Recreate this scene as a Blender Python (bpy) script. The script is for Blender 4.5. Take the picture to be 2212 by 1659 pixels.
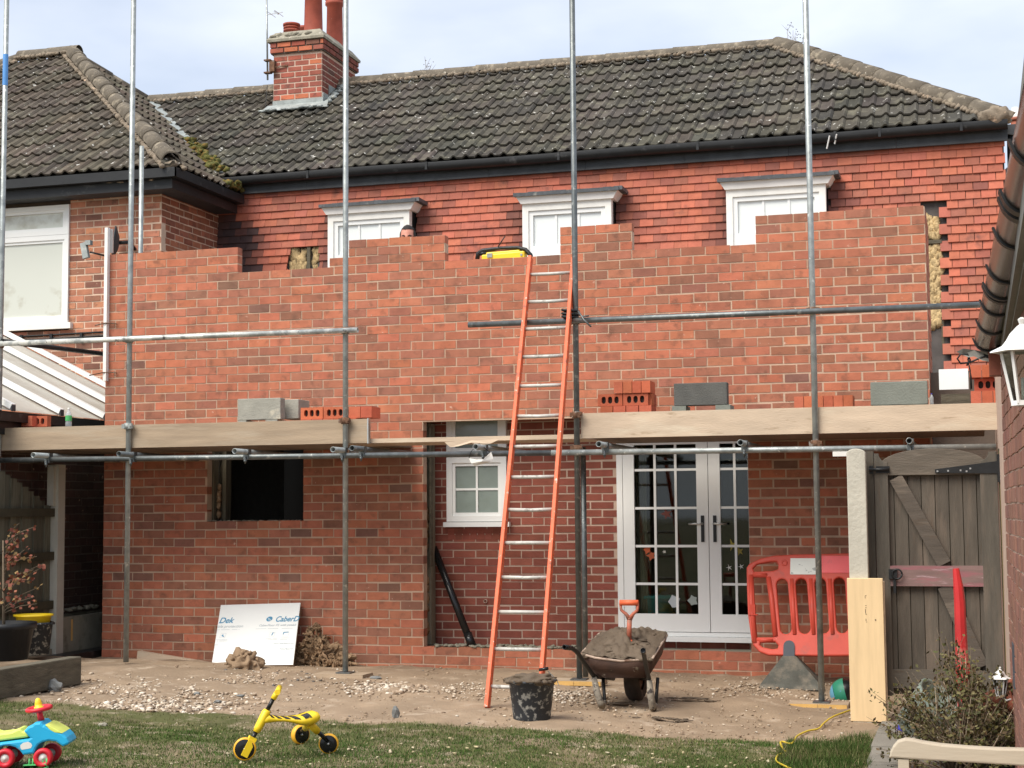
import bpy, bmesh, math, random
import numpy as np
from mathutils import Vector, Matrix
random.seed(7); rng = np.random.default_rng(7)
D = bpy.data; SC = bpy.context.scene; COL = SC.collection
for o in list(D.objects): D.objects.remove(o)

# ------------------------------------------------------------------ camera, sky, sun, exposure
CAM = np.array([8.3506, -13.9258, 1.4226]); FPX = 3399.1
def _rot(yaw, pitch, roll):
    cy, sy, cp, sp, cr, sr = math.cos(yaw), math.sin(yaw), math.cos(pitch), math.sin(pitch), math.cos(roll), math.sin(roll)
    f = np.array([sy*cp, cy*cp, sp]); r0 = np.array([cy, -sy, 0]); u0 = np.cross(r0, f)
    return cr*r0+sr*u0, -sr*r0+cr*u0, f
CR, CU, CF = _rot(-.2864, .0800, -.0078)
cam = D.cameras.new('camera'); cam.sensor_width = 36; cam.lens = FPX/2212*36; cam.clip_end = 2000; cam.clip_start = .1
co = D.objects.new('camera', cam); COL.objects.link(co)
co.matrix_world = Matrix([[CR[0], CU[0], -CF[0], CAM[0]], [CR[1], CU[1], -CF[1], CAM[1]], [CR[2], CU[2], -CF[2], CAM[2]], [0, 0, 0, 1]])
SC.camera = co
SUN_EL, SUN_AZ = math.radians(52), math.radians(210)      # azimuth measured from +Y clockwise: sun stands front-left of the wall
W = D.worlds.new('World'); SC.world = W; W.use_nodes = True
nt = W.node_tree; N = nt.nodes; Lk = nt.links; N.clear()
out = N.new('ShaderNodeOutputWorld'); bg = N.new('ShaderNodeBackground'); bg.inputs[1].default_value = .098
sky = N.new('ShaderNodeTexSky'); sky.sky_type = 'NISHITA'; sky.sun_disc = False
sky.sun_elevation = SUN_EL; sky.sun_rotation = SUN_AZ; sky.air_density = 1.0; sky.dust_density = 1.5; sky.ozone_density = 1.2
tc = N.new('ShaderNodeTexCoord'); mp = N.new('ShaderNodeMapping'); mp.inputs['Scale'].default_value = (1, 1, 2.6); mp.inputs['Rotation'].default_value = (.2, .1, .6)
n1 = N.new('ShaderNodeTexNoise'); n1.inputs['Scale'].default_value = 2.6; n1.inputs['Detail'].default_value = 6; n1.inputs['Roughness'].default_value = .5
rp = N.new('ShaderNodeValToRGB'); rp.color_ramp.elements[0].position = .36; rp.color_ramp.elements[1].position = .66
rp.color_ramp.elements[0].color = (.50, .50, .50, 1); rp.color_ramp.elements[1].color = (.97, .97, .97, 1)
n2 = N.new('ShaderNodeTexNoise'); n2.inputs['Scale'].default_value = 5; n2.inputs['Detail'].default_value = 4
rc = N.new('ShaderNodeValToRGB'); rc.color_ramp.elements[0].position = .3; rc.color_ramp.elements[1].position = .7
rc.color_ramp.elements[0].color = (6.1, 6.7, 7.9, 1); rc.color_ramp.elements[1].color = (7.9, 8.2, 8.8, 1)
mx = N.new('ShaderNodeMix'); mx.data_type = 'RGBA'
Lk.new(tc.outputs['Generated'], mp.inputs[0]); Lk.new(mp.outputs[0], n1.inputs[0]); Lk.new(mp.outputs[0], n2.inputs[0])
Lk.new(n1.outputs[0], rp.inputs[0]); Lk.new(n2.outputs[0], rc.inputs[0]); Lk.new(rp.outputs[0], mx.inputs[0])
Lk.new(sky.outputs[0], mx.inputs[6]); Lk.new(rc.outputs[0], mx.inputs[7]); Lk.new(mx.outputs[2], bg.inputs[0]); Lk.new(bg.outputs[0], out.inputs[0])
sl = D.lights.new('sun', 'SUN'); sl.energy = 3.1; sl.angle = math.radians(42); sl.color = (1, .93, .83)
so = D.objects.new('sun', sl); COL.objects.link(so)
sd = Vector((math.sin(SUN_AZ)*math.cos(SUN_EL), math.cos(SUN_AZ)*math.cos(SUN_EL), math.sin(SUN_EL)))
so.rotation_euler = sd.to_track_quat('Z', 'Y').to_euler(); so.location = (0, -20, 30)
SC.view_settings.view_transform = 'Standard'; SC.view_settings.look = 'None'
SC.view_settings.exposure = .60; SC.view_settings.gamma = 1; SC.view_settings.use_curve_mapping = False

# ------------------------------------------------------------------ measuring helpers (survey points of the photograph -> metres)
def _ray(px, py): return CF*FPX+CR*(px-1106)+CU*(829.5-py)
def PY(px, py, y=0.): d = _ray(px, py); return CAM+d*((y-CAM[1])/d[1])
def PX(px, py, x=0.): d = _ray(px, py); return CAM+d*((x-CAM[0])/d[0])
def PZ(px, py, z=0.): d = _ray(px, py); return CAM+d*((z-CAM[2])/d[2])
def PP(px, py, p, n): d = _ray(px, py); p = np.array(p); n = np.array(n, float); return CAM+d*(((p-CAM)@n)/(d@n))
def pix(p):
    v = np.array(p)-CAM; k = v@CF; return 1106+FPX*(v@CR)/k, 829.5-FPX*(v@CU)/k
def gh(x, y):
    hx = np.interp(x, [-1, .97, 3.1, 5.2, 7.1, 9], [.09, .08, .005, -.015, -.13, -.14]); wz = np.interp(x, [0, 6.5], [0, -.03])
    f = np.clip((-y-.05)/.8, 0, 1); return wz*(1-f)+hx*f
def PG(px, py, dz=0.):
    p = PZ(px, py, 0)
    for _ in range(8): p = PZ(px, py, float(gh(p[0], p[1]))+dz)
    return p

# ------------------------------------------------------------------ objects
ORG = {}
def setp(o, label=None, cat=None, group=None, kind=None):
    if label: o['label'] = label
    if cat: o['category'] = cat
    if group: o['group'] = group
    if kind: o['kind'] = kind
    return o
def thing(name, label, cat, loc=(0, 0, 0), group=None):
    o = D.objects.new(name, None); COL.objects.link(o); o.location = tuple(float(v) for v in loc); o.empty_display_size = .1
    ORG[o.name] = Vector(o.location); return setp(o, label, cat, group)
def link(name, me, mat, parent=None, loc=None):
    o = D.objects.new(name, me); COL.objects.link(o)
    if mat is not None and not me.materials: me.materials.append(mat)
    org = ORG.get(parent.name, Vector((0, 0, 0))) if parent else Vector((0, 0, 0))
    if parent: o.parent = parent
    if loc is not None: o.location = Vector(loc)-org
    return o
def rotm(d, up=(0, 0, 1)):
    """matrix whose columns are x=d, z~up"""
    x = Vector(d).normalized(); z = Vector(up); y = z.cross(x)
    if y.length < 1e-4: y = Vector((0, 1, 0)).cross(x)
    y.normalize(); z = x.cross(y); return Matrix((x, y, z)).transposed()
class MB:
    def __init__(s): s.v = []; s.f = []; s.c = []; s.sm = []; s.m = []
    def add(s, vs, fs, col=(1, 1, 1), sm=False, mi=0):
        b = len(s.v); s.v += [tuple(map(float, v)) for v in vs]; s.f += [tuple(b+i for i in f) for f in fs]
        s.c += [col]*len(fs); s.sm += [sm]*len(fs); s.m += [mi]*len(fs); return s
    def box(s, c, size, R=None, col=(1, 1, 1), mi=0, taper=None):
        hx, hy, hz = size[0]/2, size[1]/2, size[2]/2; vs = []
        for x, y, z in ((-1,-1,-1),(1,-1,-1),(1,1,-1),(-1,1,-1),(-1,-1,1),(1,-1,1),(1,1,1),(-1,1,1)):
            k = taper if (taper and z > 0) else 1
            p = Vector((x*hx*k, y*hy*k, z*hz)); p = R@p if R else p; vs.append(p+Vector(c))
        return s.add(vs, ((0,3,2,1),(4,5,6,7),(0,1,5,4),(1,2,6,5),(2,3,7,6),(3,0,4,7)), col, False, mi)
    def b2(s, a, b, col=(1, 1, 1), mi=0):
        a = np.minimum(a, b), np.maximum(a, b); return s.box((a[0]+a[1])/2, a[1]-a[0], None, col, mi)
    def bar(s, p, q, w, h, up=(0, 0, 1), col=(1, 1, 1), mi=0):
        p, q = Vector(p), Vector(q); return s.box((p+q)/2, ((q-p).length, w, h), rotm(q-p, up), col, mi)
    def tube(s, pts, r, seg=10, cap=True, col=(1, 1, 1), mi=0):
        pts = [Vector(p) for p in pts]; n = len(pts); rr = r if isinstance(r, (list, tuple)) else [r]*n; vs = []; pu = None
        for i, p in enumerate(pts):
            d = (pts[min(i+1, n-1)]-pts[max(i-1, 0)]).normalized()
            if pu is None: pu = d.orthogonal().normalized()
            u = (pu-d*pu.dot(d)); u = u.normalized() if u.length > 1e-5 else d.orthogonal().normalized(); pu = u; w = d.cross(u)
            vs += [p+(u*math.cos(2*math.pi*k/seg)+w*math.sin(2*math.pi*k/seg))*rr[i] for k in range(seg)]
        fs = [(i*seg+k, i*seg+(k+1) % seg, (i+1)*seg+(k+1) % seg, (i+1)*seg+k) for i in range(n-1) for k in range(seg)]
        s.add(vs, fs, col, True, mi)
        if cap:
            b = len(s.v)-n*seg; s.f += [tuple(b+k for k in range(seg))[::-1], tuple(b+(n-1)*seg+k for k in range(seg))]; s.c += [col]*2; s.sm += [False]*2; s.m += [mi]*2
        return s
    def pipe(s, p, q, r, t=.004, seg=16, col=(1, 1, 1), mi=0):     # hollow tube with open, thick-walled ends
        p, q = Vector(p), Vector(q); d = (q-p).normalized(); u = d.orthogonal().normalized(); w = d.cross(u); e = d*min(.5, (q-p).length*.45)
        vs = []
        for c, rad in ((p, r), (q, r), (q, r-t), (q-e, r-t), (p, r-t), (p+e, r-t)):
            vs += [c+(u*math.cos(2*math.pi*k/seg)+w*math.sin(2*math.pi*k/seg))*rad for k in range(seg)]
        f = []
        for a, b in ((0, 1), (1, 2), (2, 3), (5, 4), (4, 0)): f += [(a*seg+k, a*seg+(k+1) % seg, b*seg+(k+1) % seg, b*seg+k) for k in range(seg)]
        s.add(vs, f, col, True, mi); s.add(vs[3*seg:4*seg], [tuple(range(seg))], col, False, mi); return s.add(vs[5*seg:], [tuple(range(seg))], col, False, mi)
    def lathe(s, prof, c=(0, 0, 0), seg=24, R=None, col=(1, 1, 1), mi=0, sm=True):
        vs = []
        for r, z in prof:
            for k in range(seg):
                p = Vector((r*math.cos(2*math.pi*k/seg), r*math.sin(2*math.pi*k/seg), z)); vs.append((R@p if R else p)+Vector(c))
        return s.add(vs, [(i*seg+k, i*seg+(k+1) % seg, (i+1)*seg+(k+1) % seg, (i+1)*seg+k) for i in range(len(prof)-1) for k in range(seg)], col, sm, mi)
    def blob(s, c, r, sub=2, amp=.25, fr=2., col=(1, 1, 1), mi=0, sm=True, R=None, seed=0):
        bm = bmesh.new(); bmesh.ops.create_icosphere(bm, subdivisions=sub, radius=1)
        from mathutils import noise
        r = r if isinstance(r, (tuple, list)) else (r, r, r); vs = []
        for v in bm.verts:
            k = 1+amp*noise.noise(v.co*fr+Vector((seed*3.1, seed*1.7, seed)))*2
            p = Vector((v.co.x*r[0], v.co.y*r[1], v.co.z*r[2]))*k; vs.append((R@p if R else p)+Vector(c))
        fs = [tuple(v.index for v in f.verts) for f in bm.faces]; bm.free(); return s.add(vs, fs, col, sm, mi)
    def quad(s, a, b, c, d, col=(1, 1, 1), mi=0): return s.add([a, b, c, d], [(0, 1, 2, 3)], col, False, mi)
    def mesh(s, name, org=Vector((0, 0, 0))):
        me = D.meshes.new(name); o = tuple(org); me.from_pydata([(v[0]-o[0], v[1]-o[1], v[2]-o[2]) for v in s.v], [], s.f)
        me.polygons.foreach_set('use_smooth', s.sm)
        if any(s.m): me.polygons.foreach_set('material_index', s.m)
        if any(c != (1, 1, 1) for c in s.c):
            at = me.color_attributes.new('col', 'FLOAT_COLOR', 'CORNER'); n = [len(f) for f in s.f]
            at.data.foreach_set('color', np.repeat(np.c_[np.array(s.c, float), np.ones(len(s.c))], n, axis=0).ravel())
        me.update(); return me
    def build(s, name, mat, parent=None, kind=None, bevel=0):
        org = ORG.get(root_of(parent).name, Vector((0, 0, 0))) if parent else Vector((0, 0, 0))
        me = s.mesh(name, org)
        for m in (mat if isinstance(mat, (list, tuple)) else [mat]): me.materials.append(m)
        o = D.objects.new(name, me); COL.objects.link(o)
        if parent: o.parent = parent
        if kind: o['kind'] = kind
        if bevel:
            b = o.modifiers.new('bevel', 'BEVEL'); b.width = bevel; b.segments = 2; b.limit_method = 'ANGLE'
        return o
def root_of(o):
    while o.parent: o = o.parent
    return o
def plate(outer, holes, depth, bevel=0, res=4):
    """flat outline with holes, extruded: returns (verts, faces) in local XY, thickness in Z"""
    cu = D.curves.new('tmp', 'CURVE'); cu.dimensions = '2D'; cu.fill_mode = 'BOTH'; cu.extrude = max(depth/2-bevel, 0); cu.bevel_depth = bevel; cu.bevel_resolution = 1; cu.offset = -bevel
    for pts in [outer]+list(holes):
        sp = cu.splines.new('POLY'); sp.points.add(len(pts)-1); sp.use_cyclic_u = True
        for i, p in enumerate(pts): sp.points[i].co = (p[0], p[1], 0, 1)
    o = D.objects.new('tmp', cu); COL.objects.link(o); dg = bpy.context.evaluated_depsgraph_get(); me = D.meshes.new_from_object(o.evaluated_get(dg))
    vs = [v.co.copy() for v in me.vertices]; fs = [tuple(p.vertices) for p in me.polygons]
    D.objects.remove(o); D.curves.remove(cu); D.meshes.remove(me); return vs, fs
def put_plate(mb, outer, holes, depth, M, bevel=0, col=(1, 1, 1), mi=0):
    vs, fs = plate(outer, holes, depth, bevel); mb.add([M@v for v in vs], fs, col, False, mi); return mb
def frame_m(o, x, y):
    x = Vector(x).normalized(); y = Vector(y); z = x.cross(y).normalized(); y = z.cross(x)
    M = Matrix((x, y, z)).transposed().to_4x4(); M.translation = Vector(o); return M
def arc(cx, cy, r, a0, a1, n=8, ry=None):
    ry = ry or r; return [(cx+r*math.cos(math.radians(a0+(a1-a0)*i/n)), cy+ry*math.sin(math.radians(a0+(a1-a0)*i/n))) for i in range(n+1)]
def slot(cx, cy, w, h, n=6, taper=0):
    r = w/2; return arc(cx, cy+h/2-r, r, 0, 180, n)+arc(cx+taper, cy-h/2+r, r, 180, 360, n)
def rrect(x0, y0, x1, y1, r, n=4):
    return arc(x1-r, y1-r, r, 0, 90, n)+arc(x0+r, y1-r, r, 90, 180, n)+arc(x0+r, y0+r, r, 180, 270, n)+arc(x1-r, y0+r, r, 270, 360, n)
_vt = rng.random((64, 64))
def vnoise(x, y, s=1.):
    x = np.asarray(x, float)*s; y = np.asarray(y, float)*s; xi = np.floor(x).astype(int); yi = np.floor(y).astype(int); fx = x-xi; fy = y-yi
    fx = fx*fx*(3-2*fx); fy = fy*fy*(3-2*fy); g = lambda a, b: _vt[a % 64, b % 64]
    return (g(xi, yi)*(1-fx)+g(xi+1, yi)*fx)*(1-fy)+(g(xi, yi+1)*(1-fx)+g(xi+1, yi+1)*fx)*fy

# ------------------------------------------------------------------ materials
def mat(name, col, rough=.7, metal=0., var=.18, scale=6., bump=.15, bscale=60., tint=None, spot=None, spot2=None, coord='pos', stretch=None, spec=.4, alpha=None, trans=0., coat=0., big=0.):
    """procedural surface: colour * noise, optional per-piece tint ('obj' or 'attr'), optional stains (colour, scale, lo, hi)"""
    m = D.materials.new(name); m.use_nodes = True; n = m.node_tree.nodes; l = m.node_tree.links; b = n['Principled BSDF']
    b.inputs['Roughness'].default_value = rough; b.inputs['Metallic'].default_value = metal; b.inputs['Specular IOR Level'].default_value = spec
    if coat: b.inputs['Coat Weight'].default_value = coat; b.inputs['Coat Roughness'].default_value = .15
    if trans: b.inputs['Transmission Weight'].default_value = trans
    if alpha is not None: b.inputs['Alpha'].default_value = alpha
    g = n.new('ShaderNodeNewGeometry'); mpn = n.new('ShaderNodeMapping'); l.new(g.outputs['Position'], mpn.inputs[0])
    if stretch: mpn.inputs['Scale'].default_value = stretch
    def noise(sc, det=4, ro=.55, off=0):
        t = n.new('ShaderNodeTexNoise'); t.inputs['Scale'].default_value = sc; t.inputs['Detail'].default_value = det; t.inputs['Roughness'].default_value = ro
        if off:
            a = n.new('ShaderNodeVectorMath'); a.inputs[1].default_value = (off, off*2.3, off*.7); l.new(mpn.outputs[0], a.inputs[0]); l.new(a.outputs[0], t.inputs[0])
        else: l.new(mpn.outputs[0], t.inputs[0])
        return t
    def mixn(f, a, c, blend='MIX'):
        x = n.new('ShaderNodeMix'); x.data_type = 'RGBA'; x.blend_type = blend
        (l.new(f, x.inputs[0]) if hasattr(f, 'links') or not isinstance(f, (int, float)) else setattr(x.inputs[0], 'default_value', f))
        for k, v in ((6, a), (7, c)):
            if isinstance(v, tuple): x.inputs[k].default_value = (*v[:3], 1)
            else: l.new(v, x.inputs[k])
        return x.outputs[2]
    cur = (*col, 1)
    rgb = n.new('ShaderNodeRGB'); rgb.outputs[0].default_value = cur; cur = rgb.outputs[0]
    if tint == 'obj': oi = n.new('ShaderNodeObjectInfo'); cur = mixn(1., cur, oi.outputs['Color'], 'MULTIPLY')
    if tint == 'attr': at = n.new('ShaderNodeVertexColor'); at.layer_name = 'col'; cur = mixn(1., cur, at.outputs[0], 'MULTIPLY')
    if big:
        t = noise(.9, 5, .65, 21); r = n.new('ShaderNodeMapRange'); r.inputs[1].default_value = .3; r.inputs[2].default_value = .7; r.inputs[3].default_value = 1-big; r.inputs[4].default_value = 1+big; l.new(t.outputs[0], r.inputs[0])
        c = n.new('ShaderNodeCombineColor'); [l.new(r.outputs[0], c.inputs[k]) for k in range(3)]; cur = mixn(1., cur, c.outputs[0], 'MULTIPLY')
    if var:
        t = noise(scale); r = n.new('ShaderNodeMapRange'); r.inputs[1].default_value = .25; r.inputs[2].default_value = .75; r.inputs[3].default_value = 1-var; r.inputs[4].default_value = 1+var; l.new(t.outputs[0], r.inputs[0])
        c = n.new('ShaderNodeCombineColor'); [l.new(r.outputs[0], c.inputs[k]) for k in range(3)]; cur = mixn(1., cur, c.outputs[0], 'MULTIPLY')
    for i, s in enumerate((spot, spot2)):
        if s:
            t = noise(s[1], 5, .6, 7+i*13); r = n.new('ShaderNodeMapRange'); r.inputs[1].default_value = s[2]; r.inputs[2].default_value = s[3]; l.new(t.outputs[0], r.inputs[0]); cur = mixn(r.outputs[0], cur, s[0])
    l.new(cur, b.inputs['Base Color'])
    if bump:
        t = noise(bscale, 6, .6, 3); bp = n.new('ShaderNodeBump'); bp.inputs['Strength'].default_value = bump; bp.inputs['Distance'].default_value = .01; l.new(t.outputs[0], bp.inputs['Height']); l.new(bp.outputs[0], b.inputs['Normal'])
    return m
M = {}
# bricks: the tint (per brick) carries the colour, blotches and mortar smears sit on top
_bk = dict(rough=.85, big=.09, var=.16, scale=9, bump=.35, bscale=90, spec=.25)
M['brick'] = mat('brick', (1, 1, 1), tint='obj', spot=((.15, .075, .05), 9, .53, .80), spot2=((.68, .50, .39), 19, .66, .74), **_bk)
M['brick_a'] = mat('brick_joined', (1, 1, 1), tint='attr', spot=((.15, .075, .05), 9, .53, .80), spot2=((.68, .50, .39), 19, .66, .74), **_bk)
M['brick2'] = mat('smooth_brick', (1, 1, 1), tint='obj', spot2=((.5, .36, .3), 30, .73, .78), **_bk)
M['brick2_a'] = mat('smooth_brick_joined', (1, 1, 1), tint='attr', spot2=((.5, .36, .3), 30, .73, .78), **_bk)
M['oldbrick'] = mat('old_brick', (1, 1, 1), tint='obj', spot=((.10, .06, .05), 9, .56, .8), spot2=((.55, .38, .28), 14, .66, .75), **_bk)
M['oldbrick_a'] = mat('old_brick_joined', (1, 1, 1), tint='attr', spot=((.10, .06, .05), 9, .56, .8), spot2=((.55, .38, .28), 14, .66, .75), **_bk)
M['mortar'] = mat('mortar', (.52, .37, .265), .95, var=.2, scale=5, bump=.5, bscale=150)
M['mortar2'] = mat('mortar_pink', (.50, .37, .29), .95, var=.15, scale=5, bump=.4, bscale=150)
M['mortar3'] = mat('mortar_old', (.64, .47, .35), .95, var=.2, scale=5, bump=.5, bscale=150)
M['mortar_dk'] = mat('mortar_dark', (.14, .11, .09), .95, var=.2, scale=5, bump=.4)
M['mortar_chim'] = mat('mortar_chimney', (.58, .42, .33), .95, var=.2, scale=5, bump=.4)
M['tile'] = mat('clay_tile', (1, 1, 1), .8, tint='obj', var=.14, scale=12, bump=.25, spot=((.09, .05, .045), 3.5, .60, .78), spec=.3)
M['tile_a'] = mat('clay_tile_joined', (1, 1, 1), .8, tint='attr', var=.14, scale=12, bump=.25, spot=((.09, .05, .045), 3.5, .60, .78), spec=.3)
_rt = dict(rough=.92, big=.2, var=.28, scale=4, bump=.6, bscale=70, spot=((.16, .15, .11), 5, .52, .75), spot2=((.62, .61, .56), 14, .645, .685), spec=.2)
M['rtile'] = mat('concrete_roof_tile', (1, 1, 1), tint='obj', **_rt); M['rtile_a'] = mat('concrete_roof_tile_joined', (1, 1, 1), tint='attr', **_rt)
M['ridge'] = mat('ridge_tile', (.135, .115, .088), .92, var=.3, scale=7, bump=.7, bscale=50, spot=((.32, .275, .205), 9, .54, .70), spot2=((.6, .56, .48), 14, .66, .71))
M['bedding'] = mat('ridge_bedding', (.21, .17, .125), .95, var=.4, scale=9, bump=.8, bscale=40, spot=((.55, .40, .28), 12, .60, .7))
M['galv'] = mat('galvanised_tube', (.33, .355, .345), .45, .55, var=.28, scale=14, bump=.12, bscale=120, stretch=(1, 1, 1), spot=((.18, .20, .20), 7, .55, .75), spot2=((.75, .76, .72), 20, .62, .72))
M['galvd'] = mat('dark_tube', (.15, .165, .165), .45, .7, var=.3, scale=14, bump=.1, spot=((.45, .46, .42), 12, .60, .72), spot2=((.11, .08, .06), 9, .64, .75))
M['galvw'] = mat('limed_tube', (.40, .42, .40), .5, .5, var=.3, scale=10, bump=.1, spot=((.72, .72, .66), 6, .46, .58), spot2=((.09, .09, .09), 16, .62, .7))
M['rust'] = mat('rusty_coupler', (.16, .085, .05), .75, .4, var=.4, scale=25, bump=.4, spot=((.3, .3, .28), 20, .55, .7))
M['board'] = mat('scaffold_board', (.54, .425, .31), .8, var=.16, scale=3, bump=.25, bscale=30, stretch=(.8, 1, 4), spot=((.26, .175, .10), 3.6, .62, .74), spot2=((.62, .53, .40), 2.2, .55, .75))
M['board_old'] = mat('scaffold_board_old', (.36, .275, .19), .85, var=.2, scale=3, bump=.3, bscale=30, stretch=(.6, 1, 6), spot=((.2, .14, .09), 3, .62, .80), spot2=((.43, .36, .27), 2.2, .5, .75))
M['deck'] = mat('deck_board', (.20, .15, .11), .9, var=.2, scale=4, bump=.3, stretch=(.5, 4, 1))
M['newwood'] = mat('new_timber', (.72, .54, .31), .65, var=.12, scale=2.5, bump=.1, bscale=25, stretch=(8, 1, .8), spot=((.5, .32, .15), 3, .68, .8))
M['yellowend'] = mat('painted_board_end', (.62, .38, .12), .7, var=.15, bump=.2)
M['white'] = mat('white_upvc', (.80, .81, .79), .35, var=.03, scale=2, bump=0)
M['whiteold'] = mat('white_painted_timber', (.80, .79, .74), .6, var=.08, scale=8, bump=.1, spot=((.4, .36, .3), 10, .68, .78))
M['soffitw'] = mat('grey_white_board', (.84, .82, .78), .6, var=.06, bump=.05)
M['black'] = mat('black_plastic', (.012, .013, .014), .45, var=.3, scale=8, bump=.1, spot=((.07, .07, .07), 6, .62, .75))
M['fascia'] = mat('dark_grey_fascia', (.040, .044, .048), .6, var=.35, scale=5, bump=.2, spot=((.10, .10, .095), 4, .62, .8))
M['lead'] = mat('lead_flashing', (.30, .33, .32), .6, .3, var=.25, scale=9, bump=.3, spot=((.5, .52, .48), 6, .55, .7))
M['leaddk'] = mat('dark_lead', (.10, .11, .12), .6, .2, var=.3, scale=9, bump=.3, spot=((.3, .3, .27), 12, .58, .7))
M['steel'] = mat('brushed_steel', (.55, .55, .53), .3, .9, var=.1, bump=.05)
M['glassw'] = mat('blind_behind_glass', (.78, .82, .80), .08, var=.05, scale=1.2, bump=0, spec=.6)
M['glassb'] = mat('cream_blind', (.40, .38, .29), .10, var=.05, scale=1.5, bump=0, spec=.8, spot=((.58, .60, .53), 1.1, .44, .52))
M['frost'] = mat('frosted_glass', (.20, .245, .215), .15, var=.12, scale=5, bump=.15, bscale=10, spec=.7, spot=((.12, .15, .13), 4.5, .60, .72))
gm = D.materials.new('window_glass'); gm.use_nodes = True; _n = gm.node_tree.nodes; _l = gm.node_tree.links; _n.remove(_n['Principled BSDF'])
_t = _n.new('ShaderNodeBsdfTransparent'); _g = _n.new('ShaderNodeBsdfGlossy'); _g.inputs['Roughness'].default_value = .03; _f = _n.new('ShaderNodeFresnel'); _f.inputs[0].default_value = 1.5; _m = _n.new('ShaderNodeMixShader'); _t.inputs[0].default_value = (.80, .86, .82, 1)
_l.new(_f.outputs[0], _m.inputs[0]); _l.new(_t.outputs[0], _m.inputs[1]); _l.new(_g.outputs[0], _m.inputs[2]); _l.new(_m.outputs[0], _n['Material Output'].inputs[0]); M['glass'] = gm
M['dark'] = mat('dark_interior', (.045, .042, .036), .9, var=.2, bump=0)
M['wool'] = mat('mineral_wool', (.46, .34, .18), 1, var=.35, scale=18, bump=1., bscale=45, spot=((.30, .19, .08), 14, .55, .75), spec=.1)
M['wooldk'] = mat('dirty_wool', (.30, .20, .12), 1, var=.45, scale=16, bump=1., bscale=60, spot=((.12, .075, .04), 12, .52, .72), spot2=((.48, .36, .24), 18, .6, .72), spec=.1)
M['block'] = mat('concrete_block', (.34, .33, .28), .95, var=.15, scale=9, bump=.6, bscale=60, spot=((.52, .48, .38), 7, .58, .66))
M['blockdk'] = mat('dense_block', (.115, .115, .105), .95, var=.15, scale=9, bump=.7, bscale=80, spot=((.2, .2, .18), 14, .66, .74))
M['blockg'] = mat('grey_green_block', (.22, .235, .20), .95, var=.1, scale=9, bump=.5, bscale=60, spot=((.12, .12, .11), 14, .68, .74))
M['concrete'] = mat('cast_concrete', (.47, .45, .38), .9, var=.1, scale=5, bump=.6, bscale=35, spot=((.33, .31, .25), 6, .62, .8))
M['conc_old'] = mat('old_concrete', (.27, .25, .19), .92, var=.2, scale=5, bump=.5, bscale=40, spot=((.14, .13, .09), 6, .55, .75))
M['orange'] = mat('orange_fibreglass', (.68, .125, .045), .55, var=.12, scale=14, bump=.2, bscale=70, spot=((.60, .48, .40), 26, .62, .69), spot2=((.22, .07, .04), 9, .60, .74))
M['alu'] = mat('aluminium_rung', (.50, .49, .45), .65, .25, var=.2, scale=20, bump=.2, spot=((.25, .24, .21), 14, .58, .7))
M['red_pl'] = mat('red_plastic', (.60, .075, .045), .5, var=.12, scale=6, bump=.12, bscale=50, spot=((.36, .09, .07), 6, .60, .78), spot2=((.70, .35, .28), 30, .72, .76))
M['refl_red'] = mat('red_reflector', (.80, .055, .065), .3, var=.08, bump=0, spot=((.6, .04, .05), 9, .6, .7))
M['refl_wh'] = mat('white_reflector', (.74, .76, .70), .4, var=.03, bump=0, spot=((.34, .36, .34), 13, .60, .62))
M['rubber'] = mat('grey_rubber', (.10, .10, .085), .9, var=.25, scale=9, bump=.4, spot=((.26, .22, .17), 7, .48, .72))
M['bluegrey'] = mat('blue_grey_plastic', (.06, .07, .085), .6, var=.15, bump=.1)
M['gatewood'] = mat('weathered_gate_wood', (.092, .080, .066), .85, tint='obj', var=.22, scale=5, bump=.4, bscale=30, stretch=(5, 5, .7), spot=((.09, .065, .045), 3.5, .60, .74), spot2=((.165, .128, .098), 2, .52, .78))
M['gatewood_h'] = mat('weathered_gate_rail', (.095, .083, .070), .85, tint='obj', var=.22, scale=5, bump=.4, bscale=30, stretch=(.8, 5, 5), spot=((.09, .065, .045), 3.5, .60, .74), spot2=((.27, .22, .17), 2, .55, .8))
M['pinkwood'] = mat('pink_stained_rail', (.21, .135, .125), .8, var=.2, scale=4, bump=.3, stretch=(.8, 5, 5), spot=((.34, .10, .13), 3, .50, .7), spot2=((.40, .28, .30), 8, .6, .72))
M['fencewood'] = mat('old_fence_wood', (.12, .115, .085), .9, tint='obj', var=.25, scale=6, bump=.4, stretch=(6, 6, .6), spot=((.045, .04, .025), 4, .55, .75))
M['rail'] = mat('dark_fence_rail', (.055, .048, .028), .9, var=.3, bump=.4)
M['sleeper'] = mat('old_sleeper', (.115, .10, .07), .92, var=.3, scale=5, bump=.7, bscale=25, stretch=(.7, 1, 5), spot=((.05, .045, .03), 4, .55, .75), spot2=((.2, .17, .12), 6, .6, .75))
M['poly'] = mat('polycarbonate_sheet', (.46, .43, .37), .4, var=.1, scale=2, bump=0, spot=((.36, .32, .26), 1.4, .5, .7))
M['rustpipe'] = mat('terracotta_pipe', (.30, .095, .055), .6, var=.2, scale=9, bump=.15, spot=((.17, .05, .035), 7, .56, .75))
M['pot'] = mat('chimney_pot_clay', (.33, .075, .045), .7, var=.25, scale=6, bump=.2, spot=((.08, .04, .035), 5, .60, .8), spot2=((.6, .5, .45), 18, .69, .73))
M['brownpl'] = mat('brown_gutter_plastic', (.026, .021, .018), .2, var=.3, scale=5, bump=.05, spot=((.05, .04, .035), 4, .55, .7), spec=.7)
M['greyfascia'] = mat('grey_fascia', (.20, .20, .18), .8, var=.12, scale=6, bump=.2)
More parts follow.
